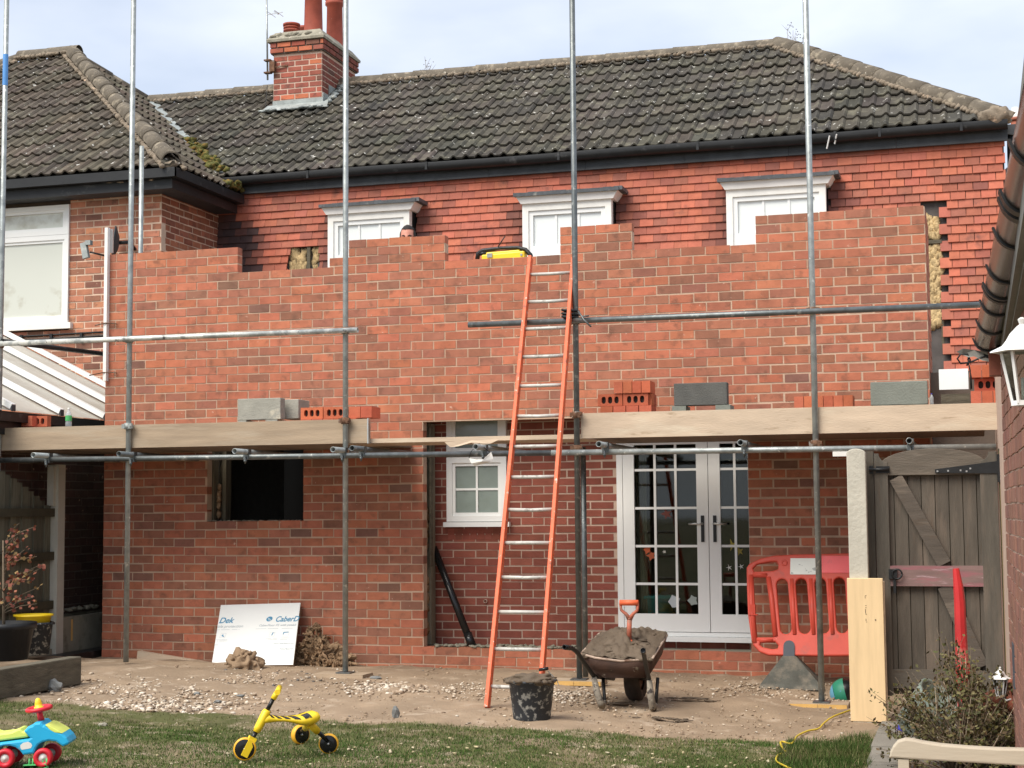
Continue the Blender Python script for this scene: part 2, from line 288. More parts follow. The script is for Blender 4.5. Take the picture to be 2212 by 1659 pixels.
M['concflaunch'] = mat('flaunching', (.30, .28, .22), .95, var=.3, scale=8, bump=.7, bscale=40, spot=((.6, .54, .46), 14, .62, .68))
M['mortarwet'] = mat('wet_mortar', (.108, .078, .050), .75, var=.2, scale=9, bump=.8, bscale=35, spot=((.11, .08, .05), 7, .55, .7), spec=.5)
M['barrow'] = mat('rusty_barrow_tray', (.075, .042, .03), .7, .2, var=.3, scale=8, bump=.3, spot=((.40, .35, .28), 6, .64, .70), spot2=((.05, .035, .03), 5, .5, .7))
M['muddymetal'] = mat('mud_spattered_leg', (.25, .22, .175), .85, .1, var=.3, scale=12, bump=.4, spot=((.06, .05, .045), 18, .52, .60), spot2=((.42, .38, .31), 22, .6, .68))
M['blacktube'] = mat('black_handle', (.02, .02, .02), .5, .2, var=.3, bump=.1, spot=((.3, .26, .2), 16, .66, .72))
M['tyre'] = mat('muddy_tyre', (.055, .042, .032), .9, var=.35, scale=9, bump=.5, spot=((.16, .12, .085), 7, .52, .7))
M['bucket'] = mat('splattered_black_bucket', (.028, .034, .042), .6, var=.2, bump=.15, spot=((.36, .37, .35), 22, .54, .63), spot2=((.5, .5, .46), 11, .62, .7))
M['yellow'] = mat('yellow_plastic', (.85, .60, .02), .4, var=.06, bump=.03, spec=.5, spot=((.50, .38, .12), 20, .66, .76))
M['tyrey'] = mat('amber_wheel_rim', (.80, .42, .03), .4, var=.06, bump=0)
M['gloss'] = mat('black_gloss_plastic', (.012, .012, .012), .25, var=.1, bump=0)
M['blue'] = mat('sky_blue_plastic', (.02, .40, .68), .42, var=.08, bump=.04, spot=((.25, .40, .45), 18, .66, .76))
M['lime'] = mat('lime_plastic', (.68, .76, .16), .4, var=.05, bump=0)
M['red'] = mat('toy_red_plastic', (.60, .02, .035), .4, var=.1, bump=.03, spot=((.35, .12, .09), 16, .66, .76))
M['redpost'] = mat('faded_red_post', (.50, .028, .03), .5, var=.15, bump=.05, spot=((.62, .16, .14), 6, .58, .7))
M['hub'] = mat('off_white_plastic', (.72, .71, .66), .5, var=.06, bump=0)
M['green'] = mat('toy_green_plastic', (.10, .50, .16), .5, var=.15, scale=15, bump=.1)
M['blue2'] = mat('toy_blue_plastic', (.10, .30, .66), .5, var=.08, bump=0)
M['ballblue'] = mat('royal_blue_plastic', (.02, .02, .30), .5, var=.1, bump=0)
M['ballgr'] = mat('green_rubber', (.02, .20, .12), .5, var=.06, bump=.1, bscale=300)
M['balltq'] = mat('light_blue_rubber', (.12, .32, .46), .5, var=.06, bump=.1)
M['skin'] = mat('skin', (.55, .24, .17), .55, var=.08, scale=20, bump=.05)
M['hair'] = mat('dark_hair', (.015, .011, .009), .7, var=.3, scale=60, bump=.5, bscale=200)
M['cloth'] = mat('navy_cloth', (.03, .035, .05), .9, var=.2, bump=.2)
M['cream'] = mat('cream_painted_wood', (.47, .41, .315), .6, var=.07, scale=5, bump=.12, bscale=25, stretch=(.6, .6, 4), spot=((.42, .34, .25), 5, .66, .74))
M['printb'] = mat('blue_print', (.07, .26, .42), .6, var=.05, bump=0)
M['printg'] = mat('grey_print', (.42, .47, .49), .6, var=.05, bump=0)
M['caber'] = mat('white_faced_chipboard', (.80, .82, .80), .4, var=.02, bump=0)
M['edge'] = mat('board_core', (.30, .21, .13), .9, var=.2, bump=.3)
M['dirt'] = mat('bare_dirt', (.335, .255, .18), .95, var=.2, scale=2.2, bump=.8, bscale=40, tint='attr', spot=((.25, .185, .125), 1.5, .46, .66), spot2=((.41, .325, .24), 5, .55, .72), spec=.2)
M['stone'] = mat('limestone_chips', (1, 1, 1), .9, tint='attr', var=.18, scale=30, bump=.4, spec=.2)
M['rock'] = mat('grey_rubble', (.17, .175, .17), .9, var=.25, scale=14, bump=.6, spot=((.3, .28, .25), 10, .6, .7))
M['slab'] = mat('concrete_slab', (.205, .19, .16), .9, var=.14, scale=3, bump=.35, bscale=60, spot=((.15, .14, .115), 3, .52, .7))
M['grass'] = mat('grass_blades', (1, 1, 1), .8, tint='attr', var=.1, bump=0, spec=.15)
M['leaf'] = mat('leaves', (1, 1, 1), .7, tint='attr', var=.2, scale=30, bump=0, spec=.3)
M['twig'] = mat('twig_bark', (.16, .12, .08), .9, var=.3, scale=30, bump=.3)
M['twigr'] = mat('pale_twig_bark', (.34, .27, .19), .9, var=.3, scale=30, bump=.3)
M['felt'] = mat('grey_roofing_felt', (.085, .075, .07), .9, var=.3, bump=.3)
M['moss'] = mat('moss', (.10, .10, .025), 1, var=.5, scale=30, bump=1, bscale=60, spot=((.22, .12, .03), 12, .5, .65))
M['clearpl'] = mat('clear_bottle_plastic', (.75, .82, .84), .08, var=0, bump=0, alpha=.35, spec=.6)
M['cable'] = mat('yellow_cable', (.62, .46, .04), .5, var=.1, bump=0)
M['ink'] = mat('plank_ink', (.12, .09, .06), .8, var=.3, bump=0)
M['curtain'] = mat('beige_curtain', (.25, .21, .15), .9, var=.1, bump=.1)
M['teal'] = mat('teal_bin_plastic', (.10, .42, .42), .5, var=.1, bump=0)
M['stk'] = mat('window_stickers', (1, 1, 1), .7, tint='attr', var=.1, bump=0)
# ================================================================== ground, path
LX = []; LY = []
for px, py in ((-60, 1508), (0, 1512), (130, 1519), (250, 1530), (430, 1541), (560, 1547), (690, 1556), (900, 1567), (1200, 1580), (1500, 1592), (1800, 1604), (1860, 1592), (1885, 1572)):
    p = PG(px, py); LX.append(p[0]); LY.append(p[1])
LX = np.array(LX); LY = np.array(LY); _o = np.argsort(LX); LX = LX[_o]; LY = LY[_o]
_a, _b = PG(1893, 1572), PG(1874, 1659)
def pathx(y): return _a[0]+(_b[0]-_a[0])*(np.asarray(y)-_a[1])/(_b[1]-_a[1])
def lawn(x, y):   # >0 inside lawn, metres from the edge
    e = np.interp(x, LX, LY)+.10*(vnoise(x, y, 5.)-.5)+.06*(vnoise(x, y, 17.)-.5)
    return np.minimum(e-y, pathx(y)-x+.03*(vnoise(x, y, 9)-.5))
def worn(x, y): return vnoise(x+3, y*1.6, 1.3)*.6+vnoise(x, y*2, 4.)*.4
def build_ground():
    xs = np.r_[-400, -150, -60, -25, -10, -5, -3, np.arange(-2, 9.6, .055), 11, 14, 20, 40, 100, 400]
    ys = np.r_[-200, -60, -30, -20, -16, -13, -10.5, np.arange(-9, .5, .055), 2, 5, 9, 15, 30, 80, 300, 700]
    X, Yy = np.meshgrid(xs, ys); Z = gh(X, Yy); near = (X > -2) & (X < 9.6) & (Yy > -9) & (Yy < .5)
    b = .030*(vnoise(X, Yy, 2.1)-.5)+.022*(vnoise(X, Yy, 6.)-.5)+.012*(vnoise(X, Yy, 17.)-.5)
    # rubble ridge along the left half, low spoil around the standards
    b = b+.05*np.exp(-((Yy+1.7)/.5)**2)*np.clip((3.4-X)/2, 0, 1)*vnoise(X, Yy, 3.)
    Z = Z+np.where(near, b, 0)
    L = lawn(X, Yy); dirt = np.array([1., 1., 1.]); soil = np.array([.42, .58, .30]); k = np.clip(L/.12+.5, 0, 1)[..., None]
    rub = np.clip((3.6-X)/1.2, 0, 1)*np.clip((-Yy-1.0)/.5, 0, 1); dk = (1-.28*vnoise(X, Yy, .9)-.20*rub*vnoise(X+5, Yy, 2.3)-.22*np.clip(vnoise(X+9, Yy+2, 3.1)-.6, 0, 1))[..., None]*np.array([1.03, 1, .96]); Cc = dirt*dk*(1-k)+soil*k*.62
    nx, ny = len(xs), len(ys); V = np.c_[X.ravel(), Yy.ravel(), Z.ravel()]
    i = np.arange(nx*ny).reshape(ny, nx); F = np.stack([i[:-1, :-1], i[:-1, 1:], i[1:, 1:], i[1:, :-1]], -1).reshape(-1, 4)
    me = D.meshes.new('ground'); me.vertices.add(len(V)); me.vertices.foreach_set('co', V.ravel()); me.loops.add(F.size); me.loops.foreach_set('vertex_index', F.ravel())
    me.polygons.add(len(F)); me.polygons.foreach_set('loop_start', np.arange(0, F.size, 4)); me.polygons.foreach_set('loop_total', np.full(len(F), 4)); me.update(); me.validate()
    at = me.color_attributes.new('col', 'FLOAT_COLOR', 'POINT'); at.data.foreach_set('color', np.c_[Cc.reshape(-1, 3), np.ones(len(V))].ravel())
    me.polygons.foreach_set('use_smooth', np.ones(len(F), bool)); me.materials.append(M['dirt']); o = D.objects.new('ground', me); COL.objects.link(o); setp(o, kind='structure')
build_ground()
# concrete slab path on the right
pth = D.objects.new('path', None); COL.objects.link(pth); pth['kind'] = 'structure'; ORG[pth.name] = Vector((0, 0, 0))
for r, y1 in enumerate(np.arange(-2.3, -9.2, -.62)):
    for c in range(2):
        xa = float(pathx(min(y1, -3.)))+.01+c*.46; mb = MB(); z = float(gh(xa, y1))+.035
        mb.box((xa+.225, y1-.305, z-.02), (.44, .60, .05), Matrix.Rotation(random.uniform(-.012, .012), 3, 'Z')); mb.build('slab', M['slab'], pth)

# ================================================================== brickwork generator
def clip_iv(a, b, cuts):
    iv = [(a, b)]
    for c0, c1 in cuts:
        nv = []
        for x0, x1 in iv:
            if c1 <= x0 or c0 >= x1: nv.append((x0, x1))
            else:
                if c0 > x0: nv.append((x0, c0))
                if c1 < x1: nv.append((c1, x1))
        iv = nv
    return iv
_bm = {}
def brick_mesh(l, d, h):
    k = (round(l/.006), round(d, 3), round(h, 3))
    if k not in _bm:
        b = MB(); e = .002; l = k[0]*.006
        vs = [(x*(l/2-(e if y < 0 else 0)), y*d/2, z*(h/2-(e if y < 0 else 0))) for x, y, z in ((-1,-1,-1),(1,-1,-1),(1,1,-1),(-1,1,-1),(-1,-1,1),(1,-1,1),(1,1,1),(-1,1,1))]
        b.add(vs, ((0,3,2,1),(4,5,6,7),(0,1,5,4),(1,2,6,5),(2,3,7,6),(3,0,4,7))); _bm[k] = b.mesh('brick')
    return _bm[k]
def pick(pal):
    r = random.random(); a = 0
    for w, c in pal:
        a += w
        if r < a: break
    k = random.uniform(.90, 1.10); return tuple(v*k*random.uniform(.96, 1.04) for v in c)
def brickwork(parent, o, u, n, L, ks, course, mod, off, top, cuts, pal, mi, ma, mm, n_ind, depth=.1, joint=.0115, jog=.0012, s0=0., recess=.0035, face=True, name='brick', colfn=None, hmul=1.):
    """running bond on the plane through o, along u, facing n. ks = course numbers, top(s) = number of courses, cuts(k) = openings"""
    o, u, n = Vector(o), Vector(u).normalized(), Vector(n).normalized(); up = Vector((0, 0, 1)); R = Matrix((u, -n, up)).transposed(); items = []; mo = MB()
    def toplist(k):
        c = []; s = s0; st = None
        xs = np.arange(s0, L+1e-6, .0125)
        for x in xs:
            bad = k >= top(x)
            if bad and st is None: st = x
            if not bad and st is not None: c.append((st, x)); st = None
        if st is not None: c.append((st, L+1))
        return c
    for k in ks:
        cc = cuts(k)+toplist(k); z0 = k*course
        for a, b in clip_iv(s0, L, cc):
            mo.box(o+u*((a+b)/2)-n*(recess+depth/2)+up*(z0+course/2-joint*.75), (b-a-.002 if b-a > .01 else b-a, depth, course), R)
        s = s0+off(k)-mod
        while s < L:
            for a, b in clip_iv(max(s, s0)+(joint/2 if s > s0 else 0), min(s+mod, L)-(joint/2 if s+mod < L else 0), cc):
                if b-a > .035: items.append(((a+b)/2, b-a, z0+course/2))
            s += mod
    pts = [(o+u*a+up*z) for a, l, z in items]; order = sorted(range(len(items)), key=lambda i: (pts[i]-Vector(CAM)).length)
    org = ORG.get(root_of(parent).name, Vector((0, 0, 0))); h = (course-joint)*hmul; bulk = MB(); items = [(a+random.uniform(-.0025, .0025), l-random.uniform(-.002, .003), z) for a, l, z in items]
    for rank, i in enumerate(order):
        a, l, z = items[i]; c = colfn(a, z, pick(pal)) if colfn else pick(pal); p = pts[i]-n*(depth/2-random.uniform(-jog, jog*1.6))+up*random.uniform(-.0012, .0012)
        rz = Matrix.Rotation(random.uniform(-.006, .006), 3, n); p = p+up*.0035*math.sin(a*2.3+z*7)+up*.002*math.sin(a*9.1+z*31)
        if rank < n_ind:
            ob = D.objects.new(name, brick_mesh(l, depth, h)); COL.objects.link(ob); ob.parent = parent; ob.location = p-org; ob.rotation_euler = (rz@R).to_euler(); ob.color = (*c, 1)
            if not ob.data.materials: ob.data.materials.append(None)
            ob.material_slots[0].link = 'OBJECT'; ob.material_slots[0].material = mi
        else: bulk.box(p, (l, depth, h), rz@R, c)
    if bulk.v: bulk.build('brick_courses', ma, parent, 'stuff')
    mo.build('mortar', mm, parent)
PAL_NEW = ((.34, (.455, .158, .090)), (.34, (.405, .150, .090)), (.22, (.345, .140, .088)), (.09, (.285, .126, .084)), (.01, (.22, .112, .080)))
PAL_OLD = ((.30, (.50, .215, .13)), (.34, (.42, .175, .108)), (.20, (.34, .15, .10)), (.10, (.21, .10, .07)), (.06, (.52, .22, .12)))
PAL_SM = ((.5, (.245, .075, .052)), (.3, (.225, .07, .048)), (.2, (.275, .088, .06)))
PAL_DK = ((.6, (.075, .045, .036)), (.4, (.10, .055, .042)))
PAL_CH = ((.45, (.36, .105, .07)), (.35, (.30, .095, .068)), (.1, (.50, .16, .08)), (.10, (.2, .09, .065)))
PAL_GAR = ((.5, (.27, .135, .10)), (.3, (.24, .125, .095)), (.2, (.30, .15, .11)))

# ================================================================== the half-built extension
CH = .0839
new = thing('extension_wall', 'unfinished new red brick wall with stepped top, a window hole and a wide door opening', 'brick wall', (4, 0, 0))
def topn(s):
    if s < 1.45: return 48
    if 2.42 < s < 2.62: return 46
    if 2.62 <= s < 3.595: return 48
    if 4.72 <= s < 5.395: return 48
    if s >= 6.52: return 48
    return 45
def cutn(k):
    c = []
    if 16 <= k < 27: c.append((1.138, 2.157))
    if 2 <= k < 27: c.append((3.375, 6.413))
    return c
brickwork(new, (0, 0, 0), (1, 0, 0), (0, -1, 0), 7.985, range(-2, 48), CH, .225, lambda k: .22 if k % 2 == 0 else .1075, topn, cutn, PAL_NEW, M['brick'], M['brick_a'], M['mortar'], 300)
# right-hand return wall running back to the house
brickwork(new, (7.985, .107, 0), (0, 1, 0), (1, 0, 0), .95, range(-2, 48), CH, .225, lambda k: .11 if k % 2 == 0 else .22, lambda s: 48, lambda k: [], PAL_NEW, M['brick'], M['brick_a'], M['mortar'], 0)
mb = MB()   # block leaf behind the brick skin, left return, first-floor deck
for x0, x1, z0, z1 in ((.1, 1.2, -.1, 3.5), (2.165, 3.18, -.1, 3.5), (1.2, 2.165, -.1, 1.30), (1.2, 2.165, 2.28, 3.5), (3.18, 6.6, 2.34, 3.5), (6.62, 7.8, -.1, 3.5)):
    mb.b2((x0, .2, z0), (x1, .30, z1))
mb.b2((.02, .107, -.1), (.12, 4.0, 3.9)); mb.build('inner_block_leaf', M['blockdk'], new)
MB().b2((.12, .301, 2.42), (7.78, 4.1, 2.50)).build('upper_floor', M['deck'], new)
mb = MB(); mb.b2((3.05, .005, 2.268), (6.7, .10, 2.272)); mb.b2((.95, .005, 2.268), (2.35, .1, 2.272)); mb.b2((3.05, .104, 2.268), (6.7, .18, 2.33)); mb.build('steel_lintel', M['rust'], new)
# left jamb of the wide opening: cavity wool, weathered post, bits of plank
mb = MB(); mb.b2((3.30, .104, .16), (3.362, .135, 2.26)); mb.build('cavity_closer', M['mortar_dk'], new)
mb = MB()
for i in range(26):
    z = .25+1.25*random.random(); mb.blob((3.352, .15+.03*random.random(), z), (.02, .035, .045), 1, .5, 2., seed=i)
mb.build('cavity_wool', M['wooldk'], new, 'stuff')
mb = MB(); mb.b2((3.30, .19, .17), (3.385, .31, 2.25)); mb.build('timber_post', M['fencewood'], new).color = (1.7, 1.55, 1.5, 1)
mb = MB(); mb.b2((3.386, .14, .9), (3.402, .20, 2.22)); mb.build('timber_strip', M['sleeper'], new)
mb = MB(); mb.b2((1.142, .103, 1.35), (1.16, .20, 2.2)); mb.b2((1.165, .2, 1.35), (1.24, .31, 2.2)); mb.build('window_post', M['fencewood'], new).color = (1., .9, .8, 1)
mb = MB()
for i in range(14): mb.blob((1.18, .16+.02*random.random(), 1.37+.35*random.random()), (.02, .03, .04), 1, .5, 2., seed=i+50)
mb.build('cavity_wool', M['wooldk'], new, 'stuff')
mb = MB()   # mortar droppings on the two sills
for i in range(60): mb.blob((random.uniform(1.14, 2.15), random.uniform(-.0, .09), 1.342), (.022, .02, .006), 1, .3, 2., seed=i)
for i in range(90): mb.blob((random.uniform(3.4, 4.9), random.uniform(.0, .25), .172), (.03, .03, .012), 1, .4, 2., seed=i)
mb.build('mortar_droppings', M['conc_old'], new, 'stuff')
mb = MB()
for x0, x1 in ((3.1, 6.6),): mb.b2((x0, .11, -.1), (x1, .352, .160))
mb.build('opening_threshold', M['conc_old'], new)

# ------------------------------------------------------------------ older rear wall inside the opening
iw = thing('rear_wall', 'dark red smooth brick wall standing just behind the wide opening, with window and glazed doors', 'brick wall', (5, .38, 0))
YI = .38
wA, wB = PY(968, 1128, YI), PY(1097, 1128, YI); wz1 = 2.36; wz0 = wA[2]; wx0, wx1 = wA[0], wB[0]
dA = PY(1345, 1340, YI)[0]-.03; dB = dA+1.52; dz0 = PY(1500, 1374, YI)[2]; dz1 = 2.16
brickwork(iw, (2.9, YI, -.15), (1, 0, 0), (0, -1, 0), 4.9, range(0, 33), .075, .225, lambda k: .19 if k % 2 else .0775, lambda s: 99,
    lambda k: ([(wx0-2.9, wx1-2.9)] if wz0-.03 < k*.075-.15+.04 < wz1 else [])+([(dA-2.9, dB-2.9)] if dz0-.05 < k*.075-.15+.04 < dz1 else [])
    , PAL_SM, M['brick2'], M['brick2_a'], M['mortar2'], 300, jog=.0006)
def window(parent, x0, x1, z0, z1, y, name='window', fr=.055, cols=2, rows=2, glass='frost', depth=.07, bar=.02, bars=True, mw='white'):
    """casement: frame is the part, sash bars and panes are sub-parts"""
    f = MB(); f.b2((x0, y-depth/2, z0), (x1, y+depth/2, z0+fr)); f.b2((x0, y-depth/2, z1-fr), (x1, y+depth/2, z1))
    f.b2((x0, y-depth/2, z0+fr), (x0+fr, y+depth/2, z1-fr)); f.b2((x1-fr, y-depth/2, z0+fr), (x1, y+depth/2, z1-fr))
    g = fr*.55; a0, a1, b0, b1 = x0+fr, x1-fr, z0+fr, z1-fr
    for p, q in (((a0, b0), (a1, b0+g)), ((a0, b1-g), (a1, b1)), ((a0, b0+g), (a0+g, b1-g)), ((a1-g, b0+g), (a1, b1-g))): f.b2((p[0], y-depth*.3, p[1]), (q[0], y+depth*.3, q[1]))
    w = f.build(name, M[mw], parent); a0 += g; a1 -= g; b0 += g; b1 -= g
    cw, rh = (a1-a0)/cols, (b1-b0)/rows
    for i in range(cols):
        for j in range(rows):
            MB().b2((a0+i*cw+.001, y-.004, b0+j*rh+.001), (a0+(i+1)*cw-.001, y+.004, b0+(j+1)*rh-.001)).build('pane', M[glass], w)
    for i in range(1, cols): MB().b2((a0+i*cw-bar/2, y-.014, b0), (a0+i*cw+bar/2, y-.0045, b1)).build('glazing_bar', M[mw], w)
    for j in range(1, rows): MB().b2((a0, y-.0135, b0+j*rh-bar/2), (a1, y-.0045, b0+j*rh+bar/2)).build('glazing_bar', M[mw], w)
    return w
_zt = PY(1000, 988, YI)[2]
w = window(iw, wx0, wx1, wz0+.005, _zt, YI-.01, cols=2, rows=2)
w2 = window(iw, wx0, wx1, _zt+.003, wz1, YI-.01, cols=1, rows=1)
MB().b2((wx0-.03, YI-.06, wz0-.045), (wx1+.03, YI+.02, wz0)).build('sill', M['white'], w)
mb = MB(); nsb = int((wx1-wx0+.03)/.075)     # brick-on-edge course under the window
for i in range(nsb): MB().box((wx0+.03+i*.075, YI+.048, wz0-.115), (.064, .1, .10)).build('brick', M['brick2'], iw).color = (*pick(PAL_SM), 1)
# french doors
fr = MB(); y = YI+.0
fr.b2((dA, y-.05, dz0), (dA+.055, y+.03, dz1)); fr.b2((dB-.055, y-.05, dz0), (dB, y+.03, dz1)); fr.b2((dA+.055, y-.05, dz1-.055), (dB-.055, y+.03, dz1)); fr.b2((dA+.055, y-.05, dz0), (dB-.055, y+.03, dz0+.035))
fr.b2((dA-.02, y-.11, dz0-.045), (dB+.02, y+.03, dz0-.002)); fo = fr.build('door_frame', M['white'], iw)
def door(x0, x1, hand):
    z0, z1 = dz0+.04, dz1-.058; st = .105; f = MB(); yf0, yf1 = y-.045, y+.005
    f.b2((x0, yf0, z0), (x0+st, yf1, z1)); f.b2((x1-st, yf0, z0), (x1, yf1, z1)); f.b2((x0+st, yf0, z0), (x1-st, yf1, z0+.16)); f.b2((x0+st, yf0, z1-.09), (x1-st, yf1, z1))
    d = f.build('door', M['white'], iw); a0, a1, b0, b1 = x0+st, x1-st, z0+.16, z1-.09; cw = (a1-a0)/3
    zb = [b0]+[PY(1440, q, YI)[2] for q in (1261, 1179.5, 1097.5, 1015)]+[b1]
    for i in range(3):
        for j in range(5): MB().b2((a0+i*cw+.001, y-.022, zb[j]+.001), (a0+(i+1)*cw-.001, y-.016, zb[j+1]-.001)).build('pane', M['glass'], d)
    for i in (1, 2): MB().b2((a0+i*cw-.011, y-.034, b0), (a0+i*cw+.011, y-.0225, b1)).build('glazing_bar', M['white'], d)
    for j in range(1, 5): MB().b2((a0, y-.0335, zb[j]-.011), (a1, y-.0225, zb[j]+.011)).build('glazing_bar', M['white'], d)
    hx = x1-st/2 if hand > 0 else x0+st/2; hz = PY(1530, 1142, YI)[2]
    h = MB(); h.box((hx, yf0-.004, hz), (.03, .008, .24)); h.build('handle_plate', M['black'], d)
    h = MB(); h.tube([(hx, yf0-.008, hz+.045), (hx, yf0-.05, hz+.045), (hx-hand*.015, yf0-.055, hz+.045), (hx-hand*.12, yf0-.05, hz+.043)], .010); h.build('handle', M['steel'], d)
    return d
dm = PY(1533, 1150, YI)[0]
d1 = door(dA+.058, dm-.003, 1); d2 = door(dm+.003, dB-.058, -1)
mb = MB()  # paper flowers, letters and shapes stuck to the panes
def star(px, py, r, c, n=5, k=.5, seed=0):
    p = PY(px, py, YI-.0245); random.seed(seed); pts = [(p[0]+r*(1 if i % 2 else k)*math.cos(i*math.pi/n)*random.uniform(.8, 1.2), YI-.0235, p[2]+r*(1 if i % 2 else k)*math.sin(i*math.pi/n)*random.uniform(.8, 1.2)) for i in range(2*n)]
    mb.add([(p[0], YI-.0235, p[2])]+pts, [(0, i+1, (i+1) % (2*n)+1) for i in range(2*n)], c)
random.seed(11)
for px, py, r, c, k in ((1457, 1300, .062, (.40, .44, .46), .7), (1497, 1297, .05, (.30, .34, .32), .7), (1398, 1187, .045, (.42, .09, .03), .6), (1407, 1200, .05, (.35, .08, .03), .5), (1521, 1215, .045, (.30, .33, .03), .3), (1522, 1254, .03, (.45, .12, .03), .6), (1582, 1178, .055, (.33, .27, .04), .3),
    (1597, 1191, .04, (.28, .22, .04), .4), (1440, 1110, .05, (.14, .04, .03), .5), (1575, 1226, .03, (.6, .6, .58), .25), (1601, 1224, .03, (.6, .6, .58), .25), (1412, 1330, .03, (.18, .05, .03), .6), (1435, 1192, .018, (.5, .5, .45), .5)):
    star(px, py, r, c, 5, k, int(px))
mb.build('window_stickers', M['stk'], iw, 'stuff')
random.seed(21)
# room behind the doors and the window
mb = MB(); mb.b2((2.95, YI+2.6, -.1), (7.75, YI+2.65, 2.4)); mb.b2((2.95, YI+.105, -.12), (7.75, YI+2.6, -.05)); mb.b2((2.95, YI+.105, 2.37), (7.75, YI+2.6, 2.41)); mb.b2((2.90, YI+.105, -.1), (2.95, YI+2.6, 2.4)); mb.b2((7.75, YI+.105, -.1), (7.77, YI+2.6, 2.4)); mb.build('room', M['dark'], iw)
mb = MB(); c0 = PY(1372, 1150, YI+.16)[0]
for i in range(4): mb.tube([(c0+.02+i*.026, YI+.17, .15), (c0+.02+i*.026, YI+.17, 2.1)], .016, 8)
mb.build('curtain', M['curtain'], iw)
bp = PY(1415, 1330, YI+.28); tb = thing('storage_bin', 'teal plastic bin standing inside the left glazed door', 'bin', (bp[0], YI+.28, .02))
mb = MB(); mb.lathe([(0, 0), (.15, 0), (.17, .42), (.185, .42), (.185, .45), (.0, .45)], (bp[0], YI+.32, .17)); mb.build('tub', M['teal'], tb)

# ================================================================== main house: hung tiles, dormers, roof
hs = thing('terraced_house', 'red tile-hung house with grey concrete tile roof behind the new wall', 'house', (4, 4.5, 0))
def my(z): return 4.36+.10*(z-4.4)
XW = -1.03                                          # where the neighbour's wing meets it
RX = 8.765
mb = MB(); mb.add([(XW, my(2.5)+.06, 2.5), (RX-.01, my(2.5)+.06, 2.5), (RX-.01, my(5.62)+.06, 5.62), (XW, my(5.62)+.06, 5.62), (XW, 8, 2.5), (RX-.01, 8, 2.5), (RX-.01, 8, 5.62), (XW, 8, 5.62)], [(0, 1, 2, 3), (1, 5, 6, 2), (3, 2, 6, 7), (4, 0, 3, 7), (5, 4, 7, 6)])
mb.build('wall_backing', M['felt'], hs)
mb = MB(); mb.b2((XW, 4.45, -.1), (RX-.01, 8, 2.5)); mb.build('lower_wall', M['brick2_a'], hs)
DW = [(708, 884, 465, 453, 897, 692, 905), (1128, 1320, 441, 430, 1335, 1110, 1337), (1568, 1783, 411, 397, 1800, 1550, 1797)]
dorm = []
for a in DW:
    p, q = PY(a[0], a[2], 4.2), PY(a[1], a[3], 4.2); dorm.append((p[0], q[0], (p[2]+q[2])/2))
holes = [(x0-.01, x1+.01, 3.6, zt+.02) for x0, x1, zt in dorm]
def rect_px(x0, y0, x1, y1): a, b = PY(x0, y1, 4.4), PY(x1, y0, 4.4); return (min(a[0], b[0]), max(a[0], b[0]), min(a[2], b[2]), max(a[2], b[2]))
hL = rect_px(625, 532, 688, 600); hR1 = rect_px(2002, 447, 2028, 800); hR2 = rect_px(2002, 447, 2030, 800)
_tm = {}
def tile_obj(w, R, p, c, ind):
    if ind:
        k = round(w/.008)
        if k not in _tm:
            b = MB(); b.box((0, 0, 0), (k*.008, .017, .125)); _tm[k] = b.mesh('tile'); _tm[k].materials.append(M['tile'])
        o = D.objects.new('hanging_tile', _tm[k]); COL.objects.link(o); o.parent = hs; o.location = p-ORG[hs.name]; o.rotation_euler = R.to_euler(); o.color = (*c, 1)
    else: bulk.box(p, (w, .017, .125), R, c)
tiles = []; G = .0985
for k in range(40):
    z = 2.15+k*G
    if z < 2.75 or z > 5.60: continue
    x = XW-(.0835 if k % 2 else 0)
    cc = [(h[0], h[1]) for h in holes if h[2] < z < h[3]]
    if z < 3.75: cc.append((-9, 7.3))
    if hL[2]-.3 < z < hL[3]: cc.append((hL[0]+random.uniform(-.02, .02), hL[1]+random.uniform(-.02, .03)))
    if z < hR1[3]+.02: cc.append((hR1[0]-.02, hR1[1]+(.09 if k % 2 else 0.)+random.uniform(-.01, .01)))
    while x < RX:
        for a, b in clip_iv(max(x, XW)+.0015, min(x+.1655, RX), cc):
            if b-a > .03: tiles.append(((a+b)/2, b-a, z, k))
        x += .167
tiles.sort(key=lambda t: (Vector((t[0], my(t[2]), t[2]))-Vector(CAM)).length); bulk = MB()
for i, (x, w, z, k) in enumerate(tiles):
    c = pick(((.50, (.44, .135, .082)), (.3, (.38, .122, .080)), (.20, (.31, .108, .075)))); dk = 0
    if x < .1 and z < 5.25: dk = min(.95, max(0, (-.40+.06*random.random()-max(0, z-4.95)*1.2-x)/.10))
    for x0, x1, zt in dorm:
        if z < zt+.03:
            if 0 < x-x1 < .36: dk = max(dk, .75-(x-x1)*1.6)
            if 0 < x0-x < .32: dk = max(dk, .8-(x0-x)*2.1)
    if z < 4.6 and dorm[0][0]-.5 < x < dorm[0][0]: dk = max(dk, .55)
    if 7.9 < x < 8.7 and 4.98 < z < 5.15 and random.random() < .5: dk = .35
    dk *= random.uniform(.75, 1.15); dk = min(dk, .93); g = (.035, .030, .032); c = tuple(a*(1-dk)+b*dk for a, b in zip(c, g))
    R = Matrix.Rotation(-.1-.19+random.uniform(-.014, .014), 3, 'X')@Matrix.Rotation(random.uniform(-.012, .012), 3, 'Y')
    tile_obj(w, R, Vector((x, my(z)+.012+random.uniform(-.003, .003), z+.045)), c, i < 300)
bulk.build('hanging_tile_rows', M['tile_a'], hs, 'stuff')
